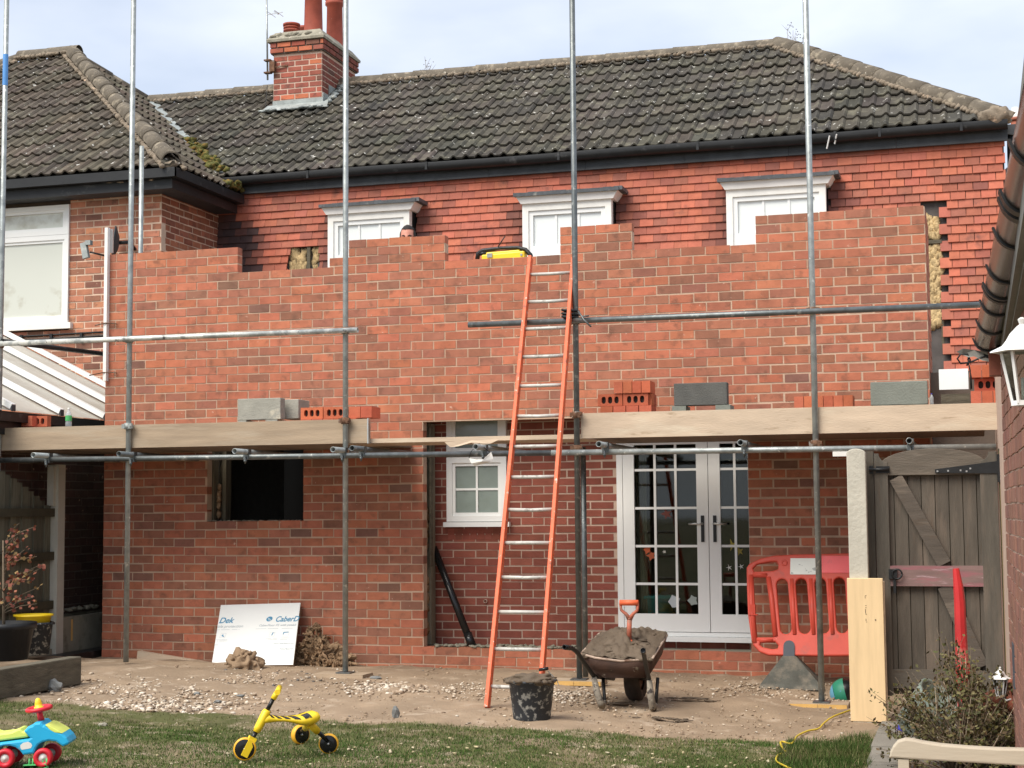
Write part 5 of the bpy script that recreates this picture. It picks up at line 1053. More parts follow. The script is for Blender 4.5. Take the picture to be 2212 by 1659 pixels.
tube_thing('ledger', 'blue-flecked lower scaffold tube under the deck, right length', (4.955, YS-.05, zl0+(zl1-zl0)*(4.955-xl0)/(xl1-xl0)), (xl1, YS-.05, zl1), 'galv')
tpx = [(71.6, 983, 'far left, by the fence post'), (256.5, 980.4, 'beside the first full standard'), (506.5, 974.4, 'above the window hole'), (719, 971, 'just left of the second standard'), (760, 968, 'just right of the second standard'), (1027, 965, 'above the taped cloth'), (1293, 959.3, 'above the left door leaf'), (1599, 956, 'above the right door leaf'), (1964, 952, 'above the arched gate')]
for px, py, lab in tpx:
    p = P3(px, py, YS-.30); q = Vector((p.x, -.02, p.z)); t = tube_thing('transom', 'short scaffold tube poking out under the deck, '+lab, p, q, 'galv' if px not in (256.5, 760) else 'galvd', 'transom tubes under the scaffold deck')
    mb = MB(); c = Vector((p.x, YS-.05, p.z-.02)); mb.box(c, (.05, .06, .09)); mb.tube([c+Vector((.0, -.04, -.02)), c+Vector((0, -.04, -.085))], .007, 6); mb.tube([c+Vector((0, -.04, -.07)), c+Vector((0, -.04, -.05))], .014, 6); mb.build('coupler', M['galvd'], t)
x = PY(1262, 1200, -.75)[0]; zb = PY(1262, 1462, -.75)[2]; tube_thing('inner_standard', 'dark scaffold pole close behind the standard the ladder is tied to', (x, -.75, zb), (x, -.75, 1.96), 'galvd', cat='scaffold pole')
x = PY(305, 430, .6)[0]; tube_thing('inner_standard', 'short scaffold pole rising behind the top of the new wall on the left', (x, .6, 2.5), (x, .6, PY(305, 316, .6)[2]), 'galv', cat='scaffold pole')
# decks
ZD = 2.015
ORD0 = ['front', 'second', 'third', 'fourth', 'rearmost']
def deckboards(x0, x1, lab, grp, n=5, y0=-1.125, z=ZD, m='deck'):
    for i in range(n):
        t = thing('scaffold_board', ORD0[i]+' '+lab, 'scaffold board', (x0, y0+i*.23, z), grp); MB().b2((x0+random.uniform(-.03, .03), y0+i*.224, z), (x1, y0+i*.224+.222, z+.038)).build('plank', M[m], t)
xTL = PY(803, 940, -1.15)[0]
deckboards(-1.3, xTL-.05, 'flat board of the left scaffold deck behind the toe board', 'left deck boards')
deckboards(5.25, 8.42, 'flat board of the right scaffold deck behind the toe board', 'right deck boards')
deckboards(3.0, 5.2, 'flat board of the middle bay between the toe boards', 'middle deck boards', n=3, y0=-1.12, z=PY(1000, 953, -1.12)[2], m='board')
t = thing('split_board', 'torn pale plywood scrap hanging under the middle boards', 'wood scrap', (4.3, -1.1, 2.0)); a, b = P3(985, 952, -1.13), P3(1105, 962, -1.13); mb = MB(); mb.add([P3(960, 955, -1.13), P3(1020, 951, -1.13), P3(1080, 949, -1.12), P3(1060, 958, -1.13), P3(1035, 963, -1.13), P3(1018, 956, -1.14), P3(990, 964, -1.14), P3(972, 966, -1.13)], [tuple(range(8))]); mb.build('scrap', M['board'], t)
def toe(name, lab, px0, px1, pyt, pyb, m):
    a, b = PY(px0, pyb, -1.155), PY(px1, pyb, -1.155); t = thing('toe_board', lab, 'scaffold board', a)
    zt0, zb0 = 2.225, 2.015
    MB().b2((a[0], -1.172, zb0), (b[0], -1.134, zt0)).build('plank', M[m], t); return t, a[0], b[0]
t, _, xb = toe('toe', 'weathered brown toe board on edge along the left deck', -90, 795, 920, 975, 'board_old')
MB().b2((xb+.0005, -1.178, 2.01), (xb+.012, -1.128, 2.23)).build('end_band', M['steel'], t)
toe('toe', 'pale toe board on edge along the right deck', 1256, 2215, 900, 952, 'board')
# ladder
LT = Vector((0, YS-.11, 3.0)); foot = Vector(PG(1052, 1530)); dy = (LT.y-foot.y)/(3.0-foot.z); ln = Vector((0, -1, dy)).normalized()
ldr = thing('ladder', 'orange ladder with metal rungs leaning on the scaffold', 'ladder', foot)
def PL(px, py): return Vector(PP(px, py, (0, foot.y, foot.z), tuple(ln)))
s1, s2 = (PL(1052, 1530), PL(1146, 556)), (PL(1166, 1522), PL(1239, 560))
for s in (s1, s2):
    dd = (s[1]-s[0]).normalized(); mb = MB(); xx = Vector((1, 0, 0)); xx = (xx-dd*xx.dot(dd)).normalized(); Rm = Matrix((xx, dd.cross(xx)*-1, dd)).transposed()
    mb.box((s[0]+s[1])/2, (.030, .068, (s[1]-s[0]).length), Rm); mb.build('stile', M['orange'], ldr, bevel=.004)
for i in range(14):
    py = 1483+(593-1483)*i/13; py = [1483, 1402, 1322, 1247, 1173, 1101, 1031, 965, 899, 834, 771, 711, 652, 593][i]
    t = (py-1530)/(556-1530); p = s1[0].lerp(s1[1], 0); a = PL(1052+(1146-1052)*t, py); tz = (a-s1[0]).length/(s1[1]-s1[0]).length; b = s2[0].lerp(s2[1], min(1, (a.z-s2[0].z)/(s2[1].z-s2[0].z)))
    mb = MB(); m_ = (a+b)/2+Vector((0, 0, random.uniform(-.006, .001))); mb.tube([a+Vector((.012, .01, 0)), m_+Vector((0, .01, 0)), b+Vector((-.012, .01, 0))], .0145, 8); mb.build('rung', M['alu'], ldr)
tp = thing('strap', 'black strap and cord tying the ladder to the standard', 'strap', (5.1, -1.2, 3.05)); mb = MB(); c = P3(1240, 679, -1.22); l = P3(1226, 678, -1.25)
for k, dz in enumerate((.03, .0, -.025)): mb.tube([(l.x-.03, l.y-.06, c.z+dz), (c.x+.035, YS-.045, c.z+dz-.006), (c.x+.03, YS+.04, c.z+dz), (l.x-.03, l.y+.05, c.z+dz), (l.x-.03, l.y-.06, c.z+dz)], .011, 6)
mb.build('strap_wrap', M['black'], tp); mb = MB(); mb.tube([P3(1249, 672, -1.27), P3(1262, 692, -1.3), P3(1277, 706, -1.3)], .008, 6); mb.tube([P3(1249, 676, -1.27), P3(1258, 684, -1.28), P3(1272, 682, -1.29)], .007, 6); mb.build('loose_end', M['galvd'], tp)
# cloth hung under the ledger
cl = thing('plastic_wrap', 'crumpled white plastic hung by wire from a transom', 'wrapping', P3(1040, 1000, -1.4)); mb = MB(); y = -1.33
q = [P3(1013, 990, y), P3(1018, 1001, y-.01), P3(1026, 1006, y), P3(1044, 1002, y-.02), P3(1060, 997, y-.01), P3(1066, 991, y), P3(1061, 976, y), P3(1055, 984, y-.02), P3(1046, 992, y-.03), P3(1030, 993, y-.02)]
mb.add(q+[P3(1040, 997, y-.05)], [(i, (i+1) % 10, 10) for i in range(10)]); mb.build('wrap', M['hub'], cl); MB().tube([P3(1013, 990, y), P3(1018, 975, y), P3(1035, 958, y-.03), P3(1060, 978, y)], .003, 5).build('wire', M['black'], cl)
tg = thing('scaffold_tag', 'small pale tag with dark lettering under the ledger by the concrete post', 'tag', P3(1812, 980, -1.28)); a, b = P3(1799, 986, -1.27), P3(1832, 979, -1.27); MB().b2((a.x, -1.275, a.z), (b.x, -1.268, b.z+.015)).build('plate', M['hub'], tg)

# ================================================================== loads on the deck
def perf_mesh():   # brick bed face with three slots, facing -Y, standing on its long edge: 215 x 65 deep x 102 high
    w, h, d = .215, .1025, .065; mb = MB(); hs_ = []
    for cx in (-.056, 0, .056): hs_.append([(cx+x, y) for x, y in slot(0, 0, .038, .062, 5)])
    put_plate(mb, [(-w/2, -h/2), (w/2, -h/2), (w/2, h/2), (-w/2, h/2)], hs_, d, Matrix(((1, 0, 0, 0), (0, 0, -1, 0), (0, 1, 0, 0), (0, 0, 0, 1)))); mb.b2((-w/2+.01, .0, -h/2+.01), (w/2-.01, .02, h/2-.01), mi=1); return mb.mesh('brick')  # added dark plate inside the through slots stands in for their shade
PM = perf_mesh(); PM.materials.append(M['brick2']); PM.materials.append(M['dark'])
ORD = ['first', 'second', 'third', 'fourth', 'fifth', 'sixth', 'seventh', 'eighth']
def loose(lab, grp, p, size=None, perf=False, rz=0., c=None):
    me = PM if perf else brick_mesh2(size); o = D.objects.new('loose_brick', me); COL.objects.link(o); o.location = p; o.rotation_euler = (0, 0, rz); c = c or random.choice(((.56, .16, .08), (.50, .135, .07), (.54, .15, .085))); o.color = (*[v*random.uniform(.92, 1.05) for v in c], 1); setp(o, lab, 'brick', grp); return o
_b2 = {}
def brick_mesh2(s):
    if s not in _b2:
        b = MB(); e = .002; b.box((0, 0, 0), s); _b2[s] = b.mesh('brick'); _b2[s].materials.append(M['brick2'])
    return _b2[s]
ZT = ZD+.038+.003
def P0(px, py, y=-.95): return PY(px, py, y)
# left stack
y = -.8; zA = P0(50, 925, y)[2]
for i, (a, b) in enumerate(((-20, 35), (36, 86), (87, 112), (113, 140))):
    pass
za, zb_ = P0(50, 924, y)[2], P0(50, 899, y)[2]
for i in range(7):
    w = .083; xx = P0(106, 910, y)[0]-.115-.04-i*w; loose(ORD[i]+' standing brick left of the perforated one beside the water bottle', 'bricks at the left end of the deck', (xx, y, (za+zb_)/2), (.078, .215, .10))
loose('perforated red brick on edge ending the low row by the water bottle', 'perforated bricks', (P0(106, 910, y)[0]-.107, y, (za+zb_)/2), perf=True)
for i in range(8): loose(ORD[i]+' flat brick from the right just under the low row by the bottle', 'bricks at the left end of the deck', (P0(106, 910, y)[0]-.06-i*.105, y, za-.036), (.1, .215, .065))
for i in range(8): loose(ORD[i]+' flat brick from the right in the lowest layer by the bottle', 'bricks at the left end of the deck', (P0(106, 910, y)[0]-.06-i*.105, y, za-.104), (.1, .215, .065))
# stack right of the pale block
y = -.85; zt = P0(700, 880, y)[2]; zc = zt-.052
for a, b in ((650, 701), (702, 748)): q = P0((a+b)/2+1, 890, y); loose('perforated brick on edge, %s of the pair beside the pale concrete blocks' % ('left' if a == 650 else 'right'), 'perforated bricks', (q[0], y, zc), perf=True)
for k in range(2):
    q = P0(760, 890, y); loose(('nearer', 'farther')[k]+' plain brick on edge right of the second standard', 'plain bricks beside the second standard', (q[0]+.03+k*.11, y+.1, zc), (.105, .215, .1))
for i in range(5):
    q = P0(653, 905, y); loose(ORD[i]+' flat brick from the left just under the perforated pair by the pale blocks', 'bricks under the perforated pair', (q[0]+.055+i*.108, y+.06, zc-.052-.034), (.103, .215, .065))
    loose(ORD[i]+' flat brick from the left, lowest layer, by the pale blocks', 'bricks under the perforated pair', (q[0]+.055+i*.108, y+.06, zc-.052-.102), (.103, .215, .065))
# stack by the dark block
y = -.8
zr2 = P0(1350, 877, y)[2]; q0 = P0(1299, 885, y)[0]
for i in range(4): loose(ORD[i]+' brick from the left, bottom row of the stack beside the dark block', 'bottom row of the middle brick stack', (q0+.056+i*.112, y+.06, zr2-.036), (.105, .215, .068)); loose(ORD[i]+' hidden brick under the stack beside the dark block', 'bottom row of the middle brick stack', (q0+.056+i*.112, y+.06, zr2-.106), (.105, .215, .068))
q = P0(1292, 865, y)[0]
for i in range(2): loose('%s of two perforated bricks in the stack beside the dark block' % ('left', 'right')[i], 'perforated bricks', (q+.112+i*.222, y, zr2+.052), perf=True)
for i in range(2): loose(('nearer', 'farther')[i]+' plain brick behind the perforated pair beside the dark block', 'bricks behind the perforated pair', (q+.44+.0*i, y+.06+.11*i, zr2+.052), (.05, .10, .1))
zt3 = zr2+.104
q = P0(1328, 840, y)[0]
for i in range(4): loose(ORD[i]+' brick from the left, top row of the stack beside the dark block', 'top row of the middle brick stack', (q+.040+i*.080, y+.06, zt3+.052), (.075, .215, .1))
# row of six in front of the wall on the right
y = -.75; q = P0(1718, 870, y)[0]; zt = P0(1760, 857, y)[2]
for i in range(6): loose(ORD[i]+' brick from the left in the short row of six right of the dark block', 'row of six bricks', (q+.04+i*.0795, y, zt-.0515), (.075, .215, .1)); loose(ORD[i]+' brick lying under the short row of six', 'bricks under the row of six', (q+.04+i*.0795, y, zt-.140), (.075, .215, .068))
# stack behind the lantern at the far right
y = -.6; q = P0(2096, 850, y)[0]; zb_ = P0(2130, 873, y)[2]
for i in range(4): loose(ORD[i]+' brick from the left, bottom row of the far right stack', 'bottom row of the far right stack', (q+.045+i*.087, y, zb_+.052), (.082, .215, .1))
loose('perforated red brick on edge in the far right stack', 'perforated bricks', (q+.14, y, zb_+.156), perf=True)
for i in range(3): loose(ORD[i]+' brick from the left, top row of the far right stack', 'top row of the far right stack', (q+.045+i*.098, y, zb_+.262), (.093, .215, .1))
for i in range(4): loose(ORD[i]+' brick from the left at the hidden foot of the far right stack', 'foot of the far right stack', (q+.045+i*.087, y, zb_-.05), (.082, .215, .098))
def blk(lab, px0, px1, pyt, pyb, y, m, dep=.1, rz=0, rests=(), supm=None):
    a, b = P0(px0, pyb, y), P0(px1, pyt, y); t = thing('concrete_block', lab, 'concrete block', (a[0], y, ZT)); mb = MB()
    mb.box(((a[0]+b[0])/2, y+dep/2, (a[2]+b[2])/2), (b[0]-a[0], dep, b[2]-a[2]), Matrix.Rotation(rz, 3, 'Z')); mb.build('block_body', M[m], t, bevel=.006)
    for i, (u0, u1) in enumerate(rests):
        xx0, xx1 = P0(u0, pyb, y)[0], P0(u1, pyb, y)[0]; tt = thing('packing_block', lab.split(',')[0]+(': left' if i == 0 else ': right')+' packing piece under it', 'concrete block', (xx0, y, ZT)); MB().b2((xx0, y-.015, ZT), (xx1, y+dep+.1, a[2]-.002)).build('block_body', M[supm or m], tt)
blk('pale concrete block standing on edge by the window hole, rough mortar on its face', 513, 606, 859, 908, -.9, 'block', .1, 0, ((516, 533), (575, 600)))
blk('pale concrete block behind the rough one, turned end-on', 607, 645, 862, 905, -.75, 'block', .25, 0)
blk('dark dense concrete block bridging two small blocks', 1456, 1570, 825, 877, -.85, 'blockdk', .1, 0, ((1452, 1482), (1546, 1578)), 'blockg')
blk('grey-green concrete block near the right end of the new wall', 1881, 2003, 822, 876, -.85, 'blockg', .1, 0, ((1886, 1925), (1950, 1995)))
def bottle(lab, px, pyt, pyb, y, label=True, cap='hub'):
    a, b = P0(px, pyb, y), P0(px, pyt, y); h = b[2]-a[2]; t = thing('water_bottle', lab, 'bottle', a); r = h*.16
    MB().lathe([(0, 0), (r, .01), (r, h*.28), (r*.88, h*.34), (r, h*.40), (r, h*.66), (r*.5, h*.84), (r*.38, h*.88), (r*.38, h*.93)], a, 16).build('bottle_body', M['clearpl'], t)
    MB().lathe([(r*.42, h*.93), (r*.42, h), (0, h)], a, 12).build('cap', M['ballblue' if cap != 'hub' else 'hub'], t)
    if label: MB().lathe([(r*1.02, h*.36), (r*1.02, h*.62)], a, 16).build('label', M['green'], t)
a = P0(148, 922, -.7); bottle('clear plastic water bottle with green label on the left deck', 148, 881, 925, -.7)
bottle('clear plastic bottle with blue cap beside the grey-green block', 2013, 850, 876, -.6, False, 'b')
MB_ = [('white_panel', 'white board leaning above the right end of the deck', [(2029, 842), (2028, 796), (2090, 797), (2093, 842)], .0, 'caber', 'panel'),]
for nme, lab, pts, y, m, cat in MB_:
    t = thing(nme, lab, cat, P0(2060, 842, y)); a, b = P0(2029, 842, y), P0(2091, 796, y); MB().b2((a[0], y, a[2]), (b[0], y+.02, b[2])).build('sheet', M[m], t)
t = thing('timber_offcut', 'short brown timber on the deck under the white board', 'timber', P0(2060, 870, -.3)); a, b = P0(2033, 876, -.3), P0(2094, 850, -.3); MB().b2((a[0], -.3, a[2]), (b[0], -.2, b[2])).build('beam', M['sleeper'], t); o = t
t = thing('cable_tangle', 'black cable and grey torn membrane hanging by the end of the gutter', 'cable', P0(2080, 770, -3.)); mb = MB(); y = -3.9
mb.tube([P3(2152, 765, y), P3(2120, 772, y), P3(2095, 783, y), P3(2075, 785, y), P3(2068, 775, y), P3(2075, 765, y), P3(2090, 765, y), P3(2096, 778, y), P3(2088, 790, y)], .006, 6); mb.tube([P3(2091, 770, y), P3(2093, 790, y), P3(2098, 815, y), P3(2099, 840, y)], .004, 5); mb.tube([P3(2090, 775, y), P3(2096, 800, y), P3(2097, 842, y)], .0035, 5)
for k in range(3): mb.tube([P3(2136+10*math.cos(t_)+k*3, 762+10*math.sin(t_), y+.05*k) for t_ in np.linspace(0, 6.28, 13)], .007, 6)
mb.build('cable_loops', M['black'], t); mb = MB(); mb.add([P3(2066, 760, y), P3(2080, 753, y-.02), P3(2105, 756, y), P3(2128, 760, y-.05), P3(2148, 774, y), P3(2140, 782, y), P3(2122, 779, y-.02), P3(2105, 770, y), P3(2092, 772, y-.03), P3(2078, 766, y)], [tuple(range(10))]); mb.build('membrane', M['greyfascia'], t)

# power tool on the wall head
pt = thing('power_tool', 'yellow power tool with black loop handle lying on the wall head', 'power tool', P3(1090, 560, .25)); y = .12; mb = MB()
mb.tube([P3(1031, 560, y), P3(1033, 548, y), P3(1042, 541, y), P3(1080, 536, y), P3(1118, 535, y), P3(1135, 539, y), P3(1146, 551, y), P3(1148, 562, y)], [.022, .022, .019, .017, .018, .020, .022, .022], 10); mb.tube([P3(1036, 548, y), P3(1050, 547, y)], .02, 8); mb.tube([P3(1076, 533, y-.02), P3(1091, 510, y-.02)], .006, 6); mb.build('handle', M['black'], pt)
mb = MB(); mb.bar(P3(1044, 561, y), P3(1136, 552, y), .12, .075); mb.bar(P3(1052, 552, y), P3(1125, 546, y), .08, .05); mb.build('body', M['yellow'], pt, bevel=.012); pt.children[-1].color = (1, 1, 1, 1)
mb = MB(); mb.box(P3(1126, 550, y-.065), (.02, .01, .02)); mb.box(P3(1058, 552, y-.06), (.05, .02, .04)); mb.build('trim', M['lead'], pt)
# ------------------------------------------------------------------ person behind the wall
def skin_body(name, verts, edges, radii, m, parent, root=0, sub=2):
    me = D.meshes.new(name); org = ORG[root_of(parent).name]; me.from_pydata([tuple(Vector(v)-org) for v in verts], edges, []); o = D.objects.new(name, me); COL.objects.link(o); o.parent = parent
    md = o.modifiers.new('skin', 'SKIN'); md.use_smooth_shade = True; s = me.skin_vertices[0].data
    for i, r in enumerate(radii): s[i].radius = (r, r) if not isinstance(r, tuple) else r
    s[root].use_root = True; sb = o.modifiers.new('sub', 'SUBSURF'); sb.levels = sb.render_levels = sub; me.materials.append(m); return o
hp = PY(881, 492, .75); hx, hy, ht = hp[0], .75, hp[2]+.018; F0 = ht-1.78
per = thing('person', 'dark-haired person in dark clothes behind the wall, only forehead and hair showing', 'person', (hx, hy, 2.5))
V = [(0, 0, .95), (0, 0, 1.15), (0, .0, 1.35), (0, 0, 1.47), (0, 0, 1.54), (.10, 0, .90), (.11, -.01, .50), (.11, .02, .08), (.11, -.12, .04), (-.10, 0, .90), (-.11, -.01, .50), (-.11, .02, .08), (-.11, -.12, .04), (.19, 0, 1.42), (.25, -.03, 1.15), (.20, -.22, 1.02), (-.19, 0, 1.42), (-.25, -.03, 1.15), (-.20, -.22, 1.02)]
E = [(0, 1), (1, 2), (2, 3), (3, 4), (0, 5), (5, 6), (6, 7), (7, 8), (0, 9), (9, 10), (10, 11), (11, 12), (2, 13), (13, 14), (14, 15), (2, 16), (16, 17), (17, 18)]
skin_body('body', [(hx+a, hy+b, F0+c) for a, b, c in V], E, [(.14, .10), (.13, .09), (.15, .10), .06, .05, .08, .055, .04, .035, .08, .055, .04, .035, .055, .042, .032, .055, .042, .032], M['cloth'], per)
for sg in (1, -1):     # hands: palm with four fingers and a thumb
    b0 = (hx+sg*.20, hy-.22, F0+1.02); vs = [b0, (b0[0], b0[1]-.06, b0[2]-.01)]; ed = [(0, 1)]; rd = [.026, (.035, .016)]
    for k in range(4):
        fx = b0[0]+(-.027+.018*k); vs += [(fx, b0[1]-.10, b0[2]-.015), (fx, b0[1]-.135+.004*abs(k-1.5), b0[2]-.03), (fx, b0[1]-.155, b0[2]-.05)]; n0 = len(vs)-3; ed += [(1, n0), (n0, n0+1), (n0+1, n0+2)]; rd += [.0095, .0085, .0075]
    vs += [(b0[0]-sg*.04, b0[1]-.06, b0[2]-.01), (b0[0]-sg*.055, b0[1]-.09, b0[2]-.02)]; n0 = len(vs)-2; ed += [(0, n0), (n0, n0+1)]; rd += [.011, .009]
    skin_body('hand', vs, ed, rd, M['skin'], per, 0, 1)
from mathutils import noise as _ns
hc = Vector((hx, hy, ht-.125)); fa = math.atan2(CAM[0]-hx, hy-CAM[1])*.6; Rf = Matrix.Rotation(fa, 3, 'Z')@Matrix.Rotation(.14, 3, 'X')
bm = bmesh.new(); bmesh.ops.create_icosphere(bm, subdivisions=4, radius=1); vv = []
for v in bm.verts:
    x, y_, z = v.co; X_, Y_, Z_ = x*.078, y_*.098, z*.125
    if z < 0: X_ *= 1+z*.22; Y_ *= 1+z*.12
    if y_ < -.3:
        Y_ = Y_*.97; f = -y_
        Y_ -= .022*math.exp(-((x/.16)**2+((z+.12)/.22)**2))       # nose
        Y_ -= .009*math.exp(-((z-.14)/.08)**2)*math.exp(-(x/.55)**2)  # brow
        Y_ += .016*math.exp(-(((abs(x)-.38)/.17)**2+((z-.0)/.10)**2))  # eye sockets
        Y_ -= .006*math.exp(-((x/.3)**2+((z+.45)/.07)**2))        # lips
        Y_ -= .010*math.exp(-((x/.3)**2+((z+.85)/.15)**2))        # chin
    vv.append(hc+Rf@Vector((X_, Y_, Z_)))
ff = [tuple(q.index for q in f.verts) for f in bm.faces]; hmb = MB(); hmb.add(vv, ff, sm=True)
for sg in (1, -1): hmb.blob(hc+Rf@Vector((sg*.080, .005, -.012)), (.012, .022, .034), 2, .1, 2)
hmb.build('head', M['skin'], per)
hv = []; hf = []
for v in bm.verts:
    x, y_, z = v.co; k = 1.07+.03*_ns.noise(v.co*6); hv.append(hc+Rf@Vector((x*.078*k, y_*.098*k+.004, z*.125*k+.002)))
keep = [f for f in bm.faces if (lambda c: c.z > .66 or (c.y > -.25 and c.z > -.15) or (c.y > .2 and c.z > -.55) or (abs(c.x) > .80 and c.z > .05))(f.calc_center_median())]
h2 = MB(); h2.add(hv, [tuple(q.index for q in f.verts) for f in keep], sm=True); h2.build('hair', M['hair'], per); bm.free()
mb = MB()
for sg in (1, -1): mb.tube([hc+Rf@Vector((sg*.014, -.101, .020)), hc+Rf@Vector((sg*.032, -.101, .027)), hc+Rf@Vector((sg*.052, -.088, .020))], [.004, .006, .003], 6)
mb.build('eyebrows', M['hair'], per); mb = MB()
for sg in (1, -1): mb.blob(hc+Rf@Vector((sg*.030, -.083, .0)), (.012, .010, .009), 2, 0, 1)
mb.build('eyes', M['hub'], per); mb = MB()
for sg in (1, -1): mb.blob(hc+Rf@Vector((sg*.030, -.091, .0)), (.005, .004, .005), 1, 0, 1)
mb.build('pupils', M['hair'], per); MB().tube([hc+Rf@Vector((-.022, -.094, -.056)), hc+Rf@Vector((0, -.100, -.054)), hc+Rf@Vector((.022, -.094, -.056))], [.003, .006, .003], 6).build('lips', M['pinkwood'], per)

# ================================================================== ground objects
random.seed(23)
# printed flooring board
bd = thing('flooring_board', 'white printed chipboard flooring sheet leaning on the new wall', 'board', PG(545, 1435)); q0, q1 = Vector(PG(457, 1438)), Vector(PG(634, 1434)); q1.y = q0.y = (q0.y+q1.y)/2; q0.z = q1.z = min(q0.z, q1.z)-.01
q0 = Vector(PP(457, 1438, q0, (0, -1, 0))); q1 = Vector(PP(633, 1436, q0, (0, -1, 0))); tl = Vector(PP(477, 1307, (0, -.045, 0), (0, -1, 0))); tr_ = None
nn = (q1-q0).cross(tl-q0).normalized(); nn = nn if nn.y < 0 else -nn; th = nn*-.020; tr_ = Vector(PP(649, 1302, tuple(q0), tuple(nn)))
mb = MB(); mb.add([q0, q1, tr_, tl, q0+th, q1+th, tr_+th, tl+th], [(0, 1, 2, 3), (7, 6, 5, 4)], mi=0); mb.add([q0, q1, tr_, tl, q0+th, q1+th, tr_+th, tl+th], [(0, 4, 5, 1), (1, 5, 6, 2), (2, 6, 7, 3), (3, 7, 4, 0)], mi=1); mb.build('sheet', [M['caber'], M['edge']], bd)
xa = (q1-q0).normalized(); ya = (tl-q0); ya = (ya-xa*ya.dot(xa)).normalized(); Mb = frame_m(q0, xa, ya)
if (Mb.to_3x3()@Vector((0, 0, 1))).dot(nn) < 0: pass
def bl(px, py): p = Vector(PP(px, py, tuple(q0), tuple(nn))); d = p-q0; return d.dot(xa), d.dot(ya)
def text(s, px, py, size, m, parent, align='LEFT', bold=0., shear=0., sx=1.):
    cu = D.curves.new('tx', 'FONT'); cu.body = s; cu.size = size; cu.align_x = align; cu.offset = bold; cu.shear = shear; cu.extrude = .0004; o = D.objects.new('tx', cu); COL.objects.link(o); me = D.meshes.new_from_object(o.evaluated_get(bpy.context.evaluated_depsgraph_get())); vs = [v.co.copy() for v in me.vertices]; fs = [tuple(p.vertices) for p in me.polygons]; D.objects.remove(o); D.curves.remove(cu); D.meshes.remove(me)
    u, v = bl(px, py); b = MB(); b.add([q0+xa*(u+w.x*sx)+ya*(v+w.y)+nn*(.0012+w.z) for w in vs], fs); b.build('print', m, parent)
S = 780/1.736; Sy = 2230/1.736
def bz(x, y): return (780+x/5.53)/1.736, (2230+y/5.53)/1.736
text('Dek', *bz(218, 592), .098, M['printb'], bd, bold=.0018, shear=.12, sx=.88); text('CaberD', *bz(1385, 560), .092, M['printb'], bd, bold=.0018, shear=.12, sx=.80)
text('ble protection', *bz(195, 688), .046, M['printg'], bd, bold=.0003, shear=.12); text('CaberFloor P5 with peelab', *bz(1050, 660), .0350, M['printg'], bd, bold=.0003, shear=.12)
text('Norbord', *bz(1480, 1145), .036, M['printg'], bd, bold=.0005); text('www.CaberBoard.com', *bz(1350, 1025), .0225, M['printg'], bd, bold=.0003)
mb = MB(); u, v = bl(*bz(1275, 505)); pts = [(u+.031*math.cos(t), v+.031*math.sin(t)) for t in np.linspace(0, 6.283, 25)[:-1]]; mb.add([q0+xa*a+ya*b+nn*.0012 for a, b in pts], [tuple(range(24))]); mb.build('round_mark', M['printb'], bd)
mb = MB()
for k in range(3): mb.add([q0+xa*(u-.012+k*.011+i)+ya*(v+j)+nn*.0018 for i, j in ((-.010, .018-.006*k), (-.007, .018-.006*k), (.016, -.022), (.012, -.022))], [(0, 1, 2, 3)])
mb.build('mark_stripes', M['caber'], bd)
def lines(m, *rows):
    b = MB()
    for x0_, x1_, yy, hh in rows:
        u0, v0 = bl(*bz(x0_, yy)); u1, v1 = bl(*bz(x1_, yy-(x1_-x0_)*.02)); n = max(1, int((x1_-x0_)/22)); 
        for i in range(n):
            if random.random() < .12: continue
            a = u0+(u1-u0)*i/n; c = u0+(u1-u0)*(i+.8)/n; b.add([q0+xa*s+ya*t+nn*.0011 for s, t in ((a, v0), (c, v0), (c, v0+hh), (a, v0+hh))], [(0, 1, 2, 3)])
    b.build('small_print', m, bd)
lines(M['printg'], (180, 655, 735, .005), (990, 1780, 715, .005), (170, 430, 942, .005), (185, 400, 968, .005), (1200, 1440, 912, .005), (1195, 1440, 942, .005), (1510, 1700, 905, .005), (1490, 1715, 935, .005), (1510, 1715, 1185, .005), (135, 215, 1050, .006))
mb = MB()
for (a, b) in ((310, 850), (1330, 825), (1615, 830)):
    u, v = bl(*bz(a, b)); w = .027
    for (p, q_, r_, s_) in ((-w, -w, w, -w+.002), (-w, w-.002, w, w), (-w, -w, -w+.002, w), (w-.002, -w, w, w)): mb.add([q0+xa*(u+i)+ya*(v+j)+nn*.0011 for i, j in ((p, q_), (r_, q_), (r_, s_), (p, s_))], [(0, 1, 2, 3)])
mb.build('icon_frame', M['printg'], bd); mb = MB()
for (a, b, sh) in ((310, 850, ((-.014, .0), (-.006, .015), (.002, .012), (.004, .002), (.018, -.014), (.012, -.018), (-.012, -.006))), (1335, 815, ((-.003, .016), (.004, .016), (.020, .014), (.005, .006), (.004, -.018), (-.006, -.018), (-.005, .0))), (1615, 790, ((-.026, .010), (.026, .012), (.026, .002), (-.016, .0), (-.018, -.020), (-.026, -.020)))):
    u, v = bl(*bz(a, b)); mb.add([q0+xa*(u+i)+ya*(v+j)+nn*.0014 for i, j in sh], [tuple(range(len(sh)))])
mb.build('icon', M['printb'], bd)
def mound(name, lab, cat, c, r, h, m, n=1, seed=0, amp=.35, fr=2.5):
    t = thing(name, lab, cat, c); mb = MB(); mb.blob(Vector(c)+Vector((0, 0, -.02)), (r[0], r[1], h), 4, amp, fr, seed=seed)
    for i in range(60): a = random.uniform(0, 6.28); k = random.random(); mb.blob(Vector(c)+Vector((r[0]*k*math.cos(a)*1.1, r[1]*k*math.sin(a)*1.1, h*(1-k*k)*.9)), random.uniform(.008, .022), 1, .5, 2, seed=i)
    mb.build('heap', m, t); return t
